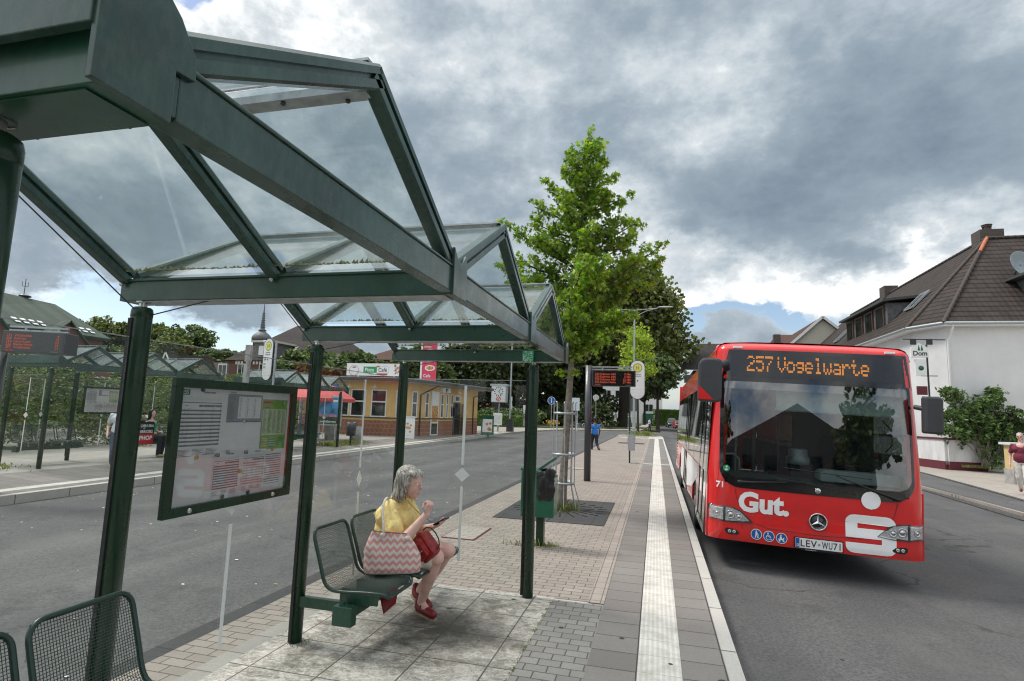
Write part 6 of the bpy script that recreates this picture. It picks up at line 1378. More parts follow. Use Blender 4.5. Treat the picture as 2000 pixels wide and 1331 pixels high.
# ================================================================ RIGHT-HAND HOUSE
mat('ridge_brown', (.06, .048, .042), .8)
HS = thing('white_house', 'large white rendered house with brown tiled hip roof behind the bus', 'house')
X0, Y0, ZE = 12.35, 30.0, 6.38
foot = [(X0, 31.6), (13.0, Y0), (24.5, Y0), (24.5, 60), (X0 - .0, 60)]
b = MB(); b.prism(foot, -.4, ZE); b.build('wall', ['render_white'], HS)
e = .45; ev = [(X0 - e, 31.3), (12.75, Y0 - e), (24.9, Y0 - e), (24.9, 60.4), (X0 - e, 60.4)]; zr = 11.7; R0 = (17.0, 34.2); R1 = (17.0, 56); RR = (20.2, 34.2)
zf = ZE + .05
roof_face('roof', [(ev[1][0], ev[1][1], zf), (ev[2][0], ev[2][1], zf), (RR[0], RR[1], zr), (R0[0], R0[1], zr)], 'tiles_brown', HS)
roof_face('roof', [(ev[0][0], ev[0][1], zf), (ev[1][0], ev[1][1], zf), (R0[0], R0[1], zr)], 'tiles_brown', HS)
roof_face('roof', [(ev[4][0], ev[4][1], zf), (ev[0][0], ev[0][1], zf), (R0[0], R0[1], zr), (R1[0], R1[1], zr - .3)], 'tiles_brown', HS)
roof_face('roof', [(ev[2][0], ev[2][1], zf), (ev[3][0], ev[3][1], zf), (RR[0], R1[1], zr), (RR[0], RR[1], zr)], 'tiles_brown', HS)
b = MB(); b.prism(ev, ZE - .06, ZE + .03, 0); b.build('eaves_board', ['window_white'], HS)
b = MB()
for p, q in ((ev[0], ev[1]), (ev[1], ev[2]), (ev[4], ev[0])): b.tube([(p[0], p[1], zf + .02), (q[0], q[1], zf + .02)], .075, 8)
b.build('gutter', ['galv'], HS)
b = MB()
def capline(p, q, n, mi=0):
    p, q = Vector(p), Vector(q)
    for i in range(n): a = p.lerp(q, i / n); c = p.lerp(q, (i + 1.08) / n); b.tube([a + Vector((0, 0, .03)), c + Vector((0, 0, .06))], [.095, .08], 8, mi if not (mi == 0 and i >= n - 4 and q.z > 11 and p.z < 7 and p.y < 30) else 1)
capline((ev[1][0], ev[1][1], zf), (R0[0], R0[1], zr), 22); capline((ev[0][0], ev[0][1], zf), (R0[0], R0[1], zr), 20); capline((R0[0], R0[1], zr), (R1[0], R1[1], zr - .3), 50); capline((R0[0], R0[1], zr), (RR[0], RR[1], zr), 10)
b.build('ridge_tiles', ['ridge_brown', 'orange_tile'], HS)
b = MB(); b.box(16.9, 18.0, 34.6, 35.5, 11.2, 12.35); b.box(17.3, 17.6, 34.9, 35.2, 12.349, 12.6); b.lathe([(.22, .0), (.22, .1), (.26, .12), (.02, .2)], (17.45, 35.05, 12.59), 14); b.build('chimney', ['chimney_brick'], HS)
b = MB(); b.box(16.6, 17.5, 47, 48, 11.2, 12.1); b.build('chimney', ['chimney_brick'], HS)
b = MB(); b.tube([(13.15, Y0 - .4, ZE + .0), (13.05, Y0 - .1, ZE - .75), (13.05, Y0 - .1, -.2)], .065, 10); b.build('drainpipe', ['window_white'], HS)
# long dormer with four windows on the street side
D = MB(); D.prism([(36.4, 7.05), (43.7, 7.05), (43.7, 8.75), (36.4, 8.75)], 12.95, 16.0, 0, Matrix(((0, 0, 1, 0), (1, 0, 0, 0), (0, 1, 0, 0), (0, 0, 0, 1)))); d_o = D.build('dormer', ['slate'], HS)
b = MB(); b.add([(12.6, 36.0, 8.78), (12.6, 44.1, 8.78), (16.3, 44.1, 9.15), (16.3, 36.0, 9.15), (12.6, 36.0, 8.92), (12.6, 44.1, 8.92), (16.3, 44.1, 9.3), (16.3, 36.0, 9.3)], [(0, 1, 2, 3), (7, 6, 5, 4), (0, 4, 5, 1), (1, 5, 6, 2), (3, 7, 4, 0), (2, 6, 7, 3)]); b.build('dormer_roof', ['roof_edge'], d_o)
for i in range(4):
    y = 36.75 + i * 1.78; b = MB(); b.box(12.86, 12.95, y, y + 1.3, 7.2, 8.7, 0); b.box(12.84, 12.86, y + .14, y + 1.16, 7.34, 8.56, 1); b.build('window', ['brown_frame', 'pane_dark'], d_o)
b = MB(); b.box(12.90, 12.949, 36.4, 43.7, 7.05, 7.2); b.build('dormer_cladding', ['brown_frame'], d_o)
# dormer on the front slope with its lead edging, skylights, satellite dish
D = MB(); D.box(16.75, 19.5, 30.6, 34, 7.3, 8.75); d2 = D.build('dormer', ['slate'], HS); D = MB(); D.box(16.3, 20, 30.2, 34.5, 8.76, 8.88); D.build('dormer_roof', ['roof_edge'], d2)
D = MB(); D.box(17.1, 18.6, 30.54, 30.6, 7.45, 8.6, 0); D.box(17.2, 18.5, 30.52, 30.54, 7.55, 8.5, 1); D.build('window', ['brown_frame', 'pane_dark'], d2)
def on_left_slope(y, h): # point on street-side slope
    f = (h - zf) / (zr - zf); return (ev[0][0] + (17.0 - ev[0][0]) * f, y, h)
for y, hh in ((34.2, 8.0), (46.5, 7.8)):
    b = MB(); p = Vector(on_left_slope(y, hh)); q = Vector(on_left_slope(y, hh + .9)); n_ = Vector((-(q - p).z, 0, (q - p).x)).normalized() * .09
    b.add([p + n_, p + n_ + Vector((0, 1.0, 0)), q + n_ + Vector((0, 1.0, 0)), q + n_], [(0, 1, 2, 3)], 1)
    for a_, c_ in ((p + n_, q + n_), (p + n_ + Vector((0, 1, 0)), q + n_ + Vector((0, 1, 0))), (p + n_, p + n_ + Vector((0, 1, 0))), (q + n_, q + n_ + Vector((0, 1, 0)))): b.bar(a_, c_, .09, .1)
    b.build('skylight', ['galv', 'pane_dark'], HS)
t = thing('satellite_dish', 'grey satellite dish on the front slope of the brown roof', 'satellite dish', (17.1, 31.6, 9.62), .35); t.scale = (1.3, 1.3, 1.3)
b = MB(); M_ = Matrix.Rotation(PI / 2 - .25, 4, 'X'); b.lathe([(.001, -.10), (.2, -.085), (.38, -.04), (.52, .03), (.53, .03), (.38, -.055), (.2, -.10), (.001, -.115)], seg=28, M=M_); b.build('dish', ['dish_grey'], t)
b = MB(); b.tube([(0, -.05, -.5), (.05, -.65, .0)], .02, 6); b.box(.0, .12, -.72, -.6, -.06, .06); b.tube([(0, .1, 0), (0, .35, -.3), (0, .35, -1.3)], .03, 8); b.build('arm', ['anthracite'], t)
# inn sign on bracket
t = thing('inn_sign', 'white inn sign with green cathedral spires on a wrought bracket at the house corner', 'sign', (11.75, 29.6, .75)); t.scale = (.87, .87, .87)
b = MB(); b.tube([(-.75, 0, 5.70), (1.2, 0, 5.66)], .03, 6); b.box(-.4, -.15, -.06, .06, 5.4, 5.7); b.box(.35, .6, -.06, .06, 5.4, 5.7); b.box(.3, .36, -.04, .04, 2.5, 5.4)
for z in (3.75, 2.65): b.tube([(.0, 0, z), (.75, 0, z)], .025, 6)
b.build('bracket', ['ink'], t)
b = MB(); b.prism([(-.42, 4.72), (.38, 4.72), (.38, 5.22), (-.02, 5.48), (-.42, 5.22)], -.08, .08, 0, A); o = b.build('sign_box', ['paper'], t)
b = MB(); b.text('Dom', -.33, 4.82, .24, A, 1, .03, z=.085, w=.64); b.prism([(-.12, 5.08), (.0, 5.08), (-.06, 5.4)], .083, .087, 0, A); b.prism([(.02, 5.08), (.14, 5.08), (.08, 5.4)], .083, .087, 0, A); b.build('lettering', ['dark_green_ink', 'ink'], o)
b = MB(); b.box(-.25, .25, -.07, .07, 3.75, 4.62); b.build('lower_sign', ['paper'], t); b = MB(); b.box(-.22, .24, -.06, .06, 2.75, 3.2); b.build('lower_sign', ['dark_red'], t); b = MB(); b.lathe([(.001, .075), (.13, .075), (.13, .073)], (0, 4.15, 0), 18, 0, A); b.build('lower_emblem', ['dark_green_ink'], t)
t = thing('garden_wall', 'low white garden wall with dark red base and coping beside the white house', 'wall')
b = MB(); pts = [(11.6, 37), (12.05, 32.5), (12.6, 29.6), (14.0, 29.75)]
for p, q in zip(pts, pts[1:]): b.bar((p[0], p[1], .62), (q[0], q[1], .62), .22, 1.1)
b.build('wall', ['render_white'], t); b = MB()
for p, q in zip(pts, pts[1:]): b.bar((p[0], p[1], 1.20), (q[0], q[1], 1.20), .32, .08); b.bar((p[0], p[1], .0), (q[0], q[1], .0), .26, .42)
b.box(13.9, 14.08, 29.55, 29.95, -.2, 1.15); b.build('coping', ['dark_red'], t)
b = MB(); b.box(12.0, 18, 23.6, 24.1, .35, 1.18, 0); b.box(11.98, 18, 23.57, 24.13, -.3, .35, 1); b.box(11.9, 18, 23.5, 24.2, 1.18, 1.26, 2)
tag(b.build('garden_wall', ['yellow_wall', 'concrete', 'window_white']), 'low yellow garden wall behind the person in the burgundy shirt', 'wall')
# gabled cream house and further roofs behind the bus
t = thing('gable_house', 'cream gable house with reddish brown roof peeping over the bus', 'house')
b = MB(); b.prism([(11.9, 0), (17.2, 0), (17.2, 8.6), (14.35, 10.95), (11.9, 8.6)], 55, 66, 0, Matrix(((1, 0, 0, 0), (0, 0, 1, 0), (0, 1, 0, 0), (0, 0, 0, 1)))); b.build('wall', ['render_cream'], t)
roof_face('roof', [(14.35, 54.7, 11.15), (11.3, 54.7, 8.3), (11.3, 66, 8.3), (14.35, 66, 11.15)], 'tiles_red', t); roof_face('roof', [(14.35, 54.7, 11.15), (17.6, 54.7, 8.3), (17.6, 66, 8.3), (14.35, 66, 11.15)], 'tiles_red', t)
b = MB(); b.bar((14.35, 54.66, 11.1), (11.25, 54.66, 8.22), .08, .22); b.bar((14.35, 54.66, 11.1), (17.65, 54.66, 8.22), .08, .22); b.build('verge_board', ['window_white'], t)
roof_face('roof', [(11.4, 67.2, 9.2), (18.5, 67.2, 9.2), (18.5, 74, 12.2), (14.2, 74, 12.2)], 'tiles_red', t)
b = MB(); b.box(13.2, 13.9, 70, 70.8, 9.5, 11.7); b.build('chimney', ['chimney_brick'], t)
b = MB(); b.box(15.8, 16.7, 62, 63, 9, 11.4); b.build('chimney', ['chimney_brick'], t)
b = MB(); b.box(11.9, 18.4, 67.6, 76, 0, 9.1); b.build('wall', ['render_cream'], t)
t = thing('apartment_building', 'dark brown building with overhanging balconies behind the rear of the bus', 'building')
b = MB(); b.box(5.6, 16, 92, 112, -.3, 9.2); b.build('wall', ['brick_brown'], t)
for z in (4.1, 7.2): b = MB(); b.box(4.2, 15.8, 90.4, 92.4, z, z + 1.15); b.build('balcony', ['anthracite'], t)
b = MB(); b.box(4.15, 6.4, 90.36, 90.4, 4.3, 5.3); b.build('sign_panel', ['cloth_white'], t)
for z in (2.0, 5.4, 8.4):
    for x in (6.2, 8.4): b = MB(); b.box(x, x + 1.4, 91.94, 92.0, z - 1.2 if z < 3 else z - .1, z + .8); b.build('window', ['pane_dark'], t)
roof_face('roof', [(3.6, 90, 9.2), (16.5, 90, 9.2), (14.5, 101, 14.5), (6.6, 101, 14.5)], 'tiles_dark', t)
t = thing('apartment_building', 'pale distant apartment block with dark stair panel beyond the parked white car', 'building')
b = MB(); b.box(-16, 1.5, 150, 162, -.3, 10.5); b.build('wall', ['render_white'], t); b = MB(); b.box(-7.5, -4.6, 149.8, 149.95, 3.2, 10.4); b.build('stair_panel', ['slate'], t)
for x in (-13.5, -10.3, -2.8): 
    for z in (3.2, 6.6): b = MB(); b.box(x, x + 1.9, 149.9, 149.97, z, z + 1.7); b.box(x + .9, x + 1.0, 149.86, 149.9, z, z + 1.7, 1); b.build('window', ['pane_dark', 'window_white'], t)
b = MB(); b.box(-3.4, 2.2, 149.7, 149.9, -.2, 2.6, 0); b.box(-.8, -.2, 149.66, 149.7, .1, 2.2, 1); b.build('garage_door', ['bin_green', 'paper'], t)

# ================================================================ LEFT BACKGROUND BUILDINGS
def at(u, v, Y):
    q = CAMQ; d = q[0] * 1099.6 + q[1] * (u - 1000) - q[2] * (v - 665.5); k = Y / d.y; return Vector((d.x * k, Y, 1.735 + d.z * k))
yw, pi_, ro = .253, .127, -.033
_f = Vector((-math.sin(yw) * math.cos(pi_), math.cos(yw) * math.cos(pi_), math.sin(pi_))); _r = Vector((math.cos(yw), math.sin(yw), 0)); _u = _r.cross(_f)
CAMQ = (_f, _r * math.cos(ro) - _u * math.sin(ro), _u * math.cos(ro) + _r * math.sin(ro))
t = thing('green_roof_building', 'big brick building with green copper roof and skylights at the far left', 'building')
# axis roughly parallel to the lane; facade towards us (+x side)
gx0 = -60.
b = MB(); b.box(-84, gx0 + .4, 30, 48.9, -.4, 8.5); b.build('wall', ['brick_brown'], t)
ra = [(-59.0, 29, 8.4), (-59.0, 49.4, 8.4), (-66.0, 48.0, 12.2), (-66.0, 40, 12.5)]
roof_face('roof', ra, 'copper_roof', t, .3); roof_face('roof', [(-59, 49.4, 8.4), (-86, 49.4, 8.4), (-76, 48.0, 12.2), (-66, 48.0, 12.2)], 'copper_roof', t, .3); roof_face('roof', [(-59, 29, 8.4), (-86, 29, 8.4), (-76, 40, 12.5), (-66, 40, 12.5)], 'copper_roof', t, .3)
def slope(y, z): return -59 - 7 * (z - 8.4) / 3.9
for y in (40.0, 40.8, 41.6, 42.4, 45.9, 46.7, 47.5):
    b = MB(); z0 = 8.85; z1 = 9.35; b.add([(slope(0, z0) + .25, y, z0), (slope(0, z0) + .25, y + .45, z0), (slope(0, z1) + .25, y + .45, z1), (slope(0, z1) + .25, y, z1)], [(0, 1, 2, 3)]); o = b.build('skylight', ['paper'], t); s_ = o.modifiers.new('s', 'SOLIDIFY'); s_.thickness = .06
for (y0, y1, zt) in ((41.4, 45.4, 9.35), (35.0, 38.6, 9.0), (46.2, 49.0, 7.3)):
    ym = (y0 + y1) / 2; b = MB(); b.prism([(y0, .0), (y1, .0), (y1, zt - 1.9), (ym, zt), (y0, zt - 1.9)], -62, -57.6, 0, Matrix(((0, 0, 1, 0), (1, 0, 0, 0), (0, 1, 0, 0), (0, 0, 0, 1)))); g_ = b.build('gable', ['brick_brown'], t)
    roof_face('gable_roof', [(-57.2, y0 - .3, zt - 2.1), (-57.2, ym, zt + .15), (-64.5, ym, zt + .15), (-62, y0 - .3, zt - 2.1)], 'copper_roof', g_); roof_face('gable_roof', [(-57.2, y1 + .3, zt - 2.1), (-57.2, ym, zt + .15), (-64.5, ym, zt + .15), (-62, y1 + .3, zt - 2.1)], 'copper_roof', g_)
    b = MB(); b.box(-57.6, -57.5, y0 + .6, y1 - .6, zt - 4.5, zt - 3.4, 0); b.box(-57.5, -57.45, y0 + .5, y1 - .5, zt - 3.4, zt - 3.2, 1); b.build('window', ['pane_dark', 'window_white'], g_)
b = MB(); b.tube([(-66.5, 45, 12.2), (-66.5, 45, 14.4)], .04, 6); b.tube([(-66.5, 44.7, 13.6), (-66.5, 45.3, 13.6)], .025, 6); b.tube([(-66.5, 44.7, 13.6), (-66.5, 44.7, 14.1)], .025, 6); b.tube([(-66.5, 45.3, 13.6), (-66.5, 45.3, 14.1)], .025, 6); b.ell((-66.3, 45, 12.5), (.5, .6, .16)); b.build('antenna', ['anthracite'], t)
# brick villa, slate roof, onion tower behind
def hip_house(label, name, x0, x1, y, d, z0, ze, zr, inset, wm, rm, wins=(), cat='house', eave=.6, winm='window_white', frieze=False):
    t = thing(name, label, cat); b = MB(); b.box(x0, x1, y, y + d, z0, ze); b.build('wall', [wm], t)
    a = [(x0 - eave, y - eave, ze), (x1 + eave, y - eave, ze), (x1 + eave, y + d + eave, ze), (x0 - eave, y + d + eave, ze)]; r0 = (x0 + inset, y + d / 2, zr); r1 = (x1 - inset, y + d / 2, zr)
    roof_face('roof', [a[0], a[1], r1, r0], rm, t); roof_face('roof', [a[1], a[2], r1], rm, t); roof_face('roof', [a[3], a[0], r0], rm, t); roof_face('roof', [a[2], a[3], r0, r1], rm, t)
    for (wx, wz, ww, wh) in wins:
        b = MB(); b.box(wx, wx + ww, y - .06, y - .002, wz, wz + wh, 0); b.box(wx + .1 * ww, wx + .46 * ww, y - .09, y - .061, wz + .08 * wh, wz + .92 * wh, 1); b.box(wx + .54 * ww, wx + .9 * ww, y - .09, y - .061, wz + .08 * wh, wz + .92 * wh, 1); b.build('window', [winm, 'pane_dark'], t)
    return t
p0, p1, p2 = at(408, 700, 75), at(640, 712, 75), at(545, 652, 79)
t = hip_house('red brick villa with big dark hipped roof behind the far shelters', 'brick_house', p0.x + 4, p1.x + 3, 75, 12, -.5, p0.z - .3, p2.z + 1.6, 7.5, 'brick_red', 'tiles_dark', [(at(u, 730, 75).x, at(u, 735, 75).z - 1.0, 1.7, 3.0) for u in (425, 463, 505)])
b = MB(); x_, z_ = at(497, 683, 72).x, at(497, 690, 72).z; b.box(x_, x_ + 3.2, 72, 80, z_ - .6, z_ + 1.6, 0); b.box(x_ + .8, x_ + 2.3, 71.93, 71.99, z_ - .3, z_ + 1.1, 1); b.box(x_ - .4, x_ + 3.6, 71.6, 80, z_ + 1.6, z_ + 1.9, 2); b.build('dormer', ['slate', 'window_white', 'render_cream'], t)
b = MB(); x_, z_ = at(652, 700, 80).x, at(652, 700, 80).z; b.box(x_ - 1, x_ + 1.4, 80, 81.5, -.4, z_ + .6); b.build('chimney', ['brick_brown'], t)
b = MB()
for u in (463, 468, 474, 497, 503, 509): p = at(u, 707, 74.9); b.box(p.x - .16, p.x + .16, 74.75, 74.93, p.z - .4, p.z + .4)
b.build('frieze', ['window_white'], t)
t = thing('church_tower', 'slate onion dome tower with ringed spire behind the brick villa', 'tower'); c = at(511, 663, 105)
b = MB(); zb_ = c.z; b.lathe([(r_ * .56, z_ * .56) for r_, z_ in [(3.0, -34), (3.0, -.9), (3.6, -.6), (3.7, .2), (3.5, 1.0), (2.6, 2.0), (1.5, 2.8), (1.15, 3.2), (1.5, 3.3), (1.5, 3.6), (.85, 4.0), (.6, 6.5)]], (c.x, 105, zb_), 24); b.build('onion_dome', ['slate'], t)
b = MB(); b.lathe([(.5, 2.2)] + [q for i in range(7) for q in ((.34 - .02 * i, 2.5 + i * .5), (.6 - .045 * i, 2.7 + i * .5), (.34 - .02 * i, 2.85 + i * .5))] + [(.12, 6.4), (.05, 8.4)], (c.x, 105, zb_), 14); b.build('spire', ['slate'], t)
p0, p1 = at(216, 720, 80), at(345, 720, 80)
t = thing('gable_house', 'white timbered gable house between the left trees and the far shelters', 'house'); q0, q1, qt = at(313, 735, 80), at(345, 735, 80), at(328, 688, 80)
b = MB(); b.prism([(q0.x, -.4), (q1.x, -.4), (q1.x, q0.z - .2), (qt.x, qt.z - .6), (q0.x, q0.z - .2)], 80, 90, 0, Matrix(((1, 0, 0, 0), (0, 0, 1, 0), (0, 1, 0, 0), (0, 0, 0, 1)))); b.build('wall', ['render_white'], t)
roof_face('roof', [(qt.x, 79.6, qt.z), (q0.x - .7, 79.6, q0.z - .8), (q0.x - .7, 90, q0.z - .8), (qt.x, 90, qt.z)], 'tiles_dark', t); roof_face('roof', [(qt.x, 79.6, qt.z), (q1.x + .7, 79.6, q1.z - .8), (q1.x + .7, 90, q1.z - .8), (qt.x, 90, qt.z)], 'tiles_dark', t)
roof_face('roof', [(p0.x, 84, p0.z - 1), (qt.x - 1, 84, p0.z - 1), (qt.x - 1, 89, qt.z - .3), (p0.x + 3, 89, qt.z - .3)], 'tiles_dark', t); b = MB(); b.box(p0.x, qt.x - .8, 84.2, 92, -.4, p0.z - .9); b.build('wall', ['render_white'], t)
b = MB(); b.bar((qt.x, 79.5, qt.z - .1), (q0.x - .8, 79.5, q0.z - .95), .08, .25); b.bar((qt.x, 79.5, qt.z - .1), (q1.x + .8, 79.5, q1.z - .95), .08, .25); b.build('verge_board', ['window_white'], t)
p0, p1 = at(340, 735, 92), at(430, 725, 92); hip_house('low house with dark roof left of the brick villa', 'house', p0.x, p1.x, 92, 9, -.4, p0.z + .6, p0.z + 3.2, 2.5, 'render_cream', 'tiles_dark')
p0, p1 = at(752, 700, 85), at(800, 700, 85); hip_house('house with red tiled roof just visible above the cafe sign', 'house', p0.x - 4, p1.x, 85, 10, -.4, p0.z - .3, p0.z + 2.0, 2.5, 'brick_red', 'tiles_red')
t = thing('timbered_house', 'white half timbered house with red awning seen behind the kiosk roof end', 'house'); q0, q1 = at(926, 795, 95), at(966, 795, 95)
b = MB(); b.box(q0.x, q1.x, 95, 105, -.3, 6.6); b.build('wall', ['render_white'], t)
b = MB()
for i in range(9): x = q0.x + (q1.x - q0.x) * i / 8; b.box(x - .08, x + .08, 94.93, 94.99, 3.0, 6.5)
for z in (3.1, 4.6, 5.9, 6.5): b.box(q0.x, q1.x, 94.91, 94.98, z - .09, z + .09)
b.build('timbers', ['timber_black'], t)
for u in (934, 948, 962): x = at(u, 790, 95).x; b = MB(); b.box(x - .45, x + .45, 94.88, 94.9, 4.7, 5.8); b.build('window', ['pane_dark'], t)
b = MB(); b.add([(q0.x, 94.9, 3.2), (q1.x, 94.9, 3.2), (q1.x, 93.4, 2.4), (q0.x, 93.4, 2.4)], [(0, 1, 2, 3)]); o = b.build('awning', ['umbrella_red'], t); s_ = o.modifiers.new('s', 'SOLIDIFY'); s_.thickness = .06
t = thing('pink_house', 'pinkish red house facade glimpsed between the park trees', 'house'); q0, q1 = at(1062, 790, 120), at(1105, 790, 120)
b = MB(); b.prism([(q0.x, -.3), (q1.x, -.3), (q1.x, 7.5), ((q0.x + q1.x) / 2 + .5, 10.5), (q0.x, 6.0)], 120, 128, 0, Matrix(((1, 0, 0, 0), (0, 0, 1, 0), (0, 1, 0, 0), (0, 0, 0, 1)))); b.build('wall', ['pink_wall'] if 'pink_wall' in MATS else [mat('pink_wall', (.30, .08, .10), .85)], t)
b = MB(); b.box(q0.x + .3, q0.x + 2.2, 119.9, 119.98, 2.2, 4.2); b.build('window', ['window_white'], t)
# building behind the camera: the dark gabled block mirrored in the windscreen
t = thing('rear_building', 'dark gabled apartment block standing behind the viewpoint', 'building')
b = MB(); b.prism([(-3, -.3), (20, -.3), (20, 5.5), (9.5, 10.0), (-3, 5.5)], -44, -30, 0, Matrix(((1, 0, 0, 0), (0, 0, 1, 0), (0, 1, 0, 0), (0, 0, 0, 1)))); b.build('wall', ['rear_dark'], t)
for i in range(7):
    for z in (1.0, 3.6): b = MB(); b.box(-1.5 + 3.1 * i, .1 + 3.1 * i, -29.98, -29.9, z, z + 1.5); b.build('window', ['pane_dark'], t)
# ================================================================ VEHICLES
def car(label, loc, rz, paint, L=4.1, Wd=1.7, H=1.45, group=None, truck=False):
    t = thing('parked_car', label, 'car', loc, rz, group)   # nose along local -y
    P = [(-L / 2, .35), (-L / 2 + .03, .62), (-L / 2 + .25, .78), (-L * .27, .88), (-L * .13, H * .93), (-L * .02, H), (L * .22, H * .985), (L * .38, H * .90), (L * .46, .95), (L / 2 - .02, .85), (L / 2, .4), (L / 2 - .1, .28), (-L / 2 + .1, .25)]
    b = MB(); sec = [(-1, .0), (-.97, 1), (-.8, 1), (.8, 1), (.97, 1), (1, 0)]; n = len(P); vs = []
    for u in (-1., -.96, -.6, .6, .96, 1.):
        for (y, z) in P: k = 1 - (.16 if z > .9 else 0); yy = y * (1 if abs(u) < .97 else .97); vs.append((u * Wd / 2 * k, yy, z if abs(u) < .9 else min(z, z * (.97 if z > 1 else 1))))
    b.add(vs, [(j * n + i, j * n + (i + 1) % n, (j + 1) * n + (i + 1) % n, (j + 1) * n + i) for j in range(5) for i in range(n)] + [tuple(range(n))[::-1], tuple(range(5 * n, 6 * n))], 0, False)
    o = b.build('body', [paint], t, bevel=.05)
    b = MB(); k = .86; w = Wd / 2
    def qd(pts): b.add(pts, [(0, 1, 2, 3)])
    qd([(-w * .80, -L * .262, .92), (w * .80, -L * .262, .92), (w * .74, -L * .145, H * .90), (-w * .74, -L * .145, H * .90)])
    for v in range(4): b.v[-4 + v] = (b.v[-4 + v][0], b.v[-4 + v][1] - .03, b.v[-4 + v][2] + .03)
    qd([(-w * .76, L * .40, H * .86), (w * .76, L * .40, H * .86), (w * .8, L * .475, .98), (-w * .8, L * .475, .98)])
    for s in (-1, 1): qd([(s * w * .875, -L * .20, .95), (s * w * .875, L * .36, .95), (s * w * .855, L * .30, H * .90), (s * w * .855, -L * .10, H * .90)])
    b.build('windows', ['pane_dark'], t)
    for s in (-1, 1):
        for y in (-L * .32, L * .31):
            b = MB(); b.lathe([(.2, -.1), (.31, -.1), (.31, .1), (.2, .1)], seg=20, M=Matrix.Translation((s * (w - .09), y, .31)) @ Matrix.Rotation(PI / 2, 4, 'Y')); wo = b.build('wheel', ['tyre'], t)
            b = MB(); b.lathe([(.2, -.09), (.05, -.11), (.001, -.11)], seg=14, M=Matrix.Translation((s * (w - .09), y, .31)) @ Matrix.Rotation(PI / 2 * s, 4, 'Y')); b.lathe([(.2, .09), (.05, .11), (.001, .11)], seg=14, M=Matrix.Translation((s * (w - .09), y, .31)) @ Matrix.Rotation(PI / 2 * s, 4, 'Y')); b.build('rim', ['galv'], wo)
        b = MB(); b.ell((s * w * .72, -L / 2 + .10, .66), (.17, .08, .08), seg=12, rings=8); b.build('headlight', ['lens', ] if 0 else ['chrome'], t)
        b = MB(); b.ell((s * (w + .06), -L * .17, .98), (.09, .05, .06), seg=10, rings=6); b.build('wing_mirror', [paint], t)
    b = MB(); b.box(-.26, .26, -L / 2 - .02, -L / 2 + .02, .40, .51); b.build('number_plate', ['paper'], t)
    b = MB(); b.box(-.45, .45, -L / 2 - .008, -L / 2 + .03, .58, .68); b.build('grille', ['ink'], t)
    return t
G_ = 'cars parked beyond the bus'
car('red hatchback parked on the right of the distant road', (3.95, 108, -.2), .12, 'car_red', 3.9, 1.68, 1.45, G_)
car('dark green car parked behind the red hatchback', (2.9, 118, -.2), .12, 'car_dark', 4.2, 1.75, 1.85, G_)
car('black car parked nearest, right behind the rear of the bus', (5.9, 98, -.2), .10, 'car_black', 4.3, 1.75, 1.6, G_)
car('white car with estate body parked side on beyond the big tree trunk', (-9.2, 140, .0), PI / 2, 'car_white', 4.5, 1.75, 1.5, G_)
car('small dark car far off in front of the green garage door', (-.3, 146, .0), .2, 'car_black', 4.0, 1.7, 1.45, G_)
# bicycles at the park edge
def bicycle(label, loc, rz, fm, group='bicycles parked in a row'):
    t = thing('bicycle', label, 'bicycle', loc, rz, group)
    for x in (-.52, .52):
        b = MB(); b.lathe([(.32, -.018), (.345, 0), (.32, .018), (.31, 0), (.32, -.018)], seg=24, M=Matrix.Translation((x, 0, .345)) @ Matrix.Rotation(PI / 2, 4, 'X'))
        for k in range(8): a = PI * k / 8; b.tube([(x + .32 * math.cos(a), 0, .345 + .32 * math.sin(a)), (x - .32 * math.cos(a), 0, .345 - .32 * math.sin(a))], .004, 4)
        b.build('wheel', ['galv'], t)
    b = MB(); b.tube([(-.52, 0, .345), (-.1, 0, .32), (-.22, 0, .85), (-.52, 0, .345)], .016, 6); b.tube([(-.1, 0, .32), (.36, 0, .78)], .018, 6); b.tube([(-.2, 0, .76), (.34, 0, .84)], .018, 6); b.tube([(.52, 0, .345), (.38, 0, .72), (.32, 0, 1.0)], .016, 6); b.build('frame', [fm], t)
    b = MB(); b.ell((-.25, 0, .92), (.13, .06, .035), seg=10, rings=6); b.build('saddle', ['ink'], t)
    b = MB(); b.tube([(.28, -.28, 1.02), (.34, 0, 1.03), (.28, .28, 1.02)], .014, 6); b.build('handlebar', ['galv'], t)
for i, (dx, fm, lb) in enumerate(((0, 'galv', 'silver bicycle leftmost of the row by the park hedge'), (.75, 'ink', 'black bicycle second from the left in the row by the park'), (1.5, 'galv', 'silver bicycle in the middle of the row by the park'), (2.1, 'car_red', 'red framed bicycle second from the right in the row by the park'), (2.8, 'ink', 'black bicycle rightmost of the row by the park'))):
    bicycle(lb, (-9.9 + dx, 71.0 + .25 * i, .0), .35 + .3 * (i % 3), fm)

# ================================================================ TREES AND PLANTS
def trunk_limbs(t, mat_, base, h, r0, r1, limbs, seed, lean=(0, 0), name='trunk'):
    rn = random.Random(seed); b = MB(); pts = []; rs = []
    for i in range(10):
        f = i / 9; pts.append((base[0] + lean[0] * f + .02 * h * .15 * math.sin(3 * f + seed), base[1] + lean[1] * f, base[2] + h * f)); rs.append((r0 + (r1 - r0) * f) * (1.25 if i == 0 else 1))
    b.tube(pts, rs, 12)
    o = b.build(name, [mat_], t); b = MB()
    for (p, q, r) in limbs:
        p, q = Vector(p), Vector(q); m_ = p.lerp(q, .5) + Vector((rn.uniform(-.1, .1), rn.uniform(-.1, .1), -.06)) * (q - p).length * .6; b.tube([p, m_, q], [r, r * .65, r * .25], 7)
    if limbs: b.build('limbs', ['bark_dark'], t)
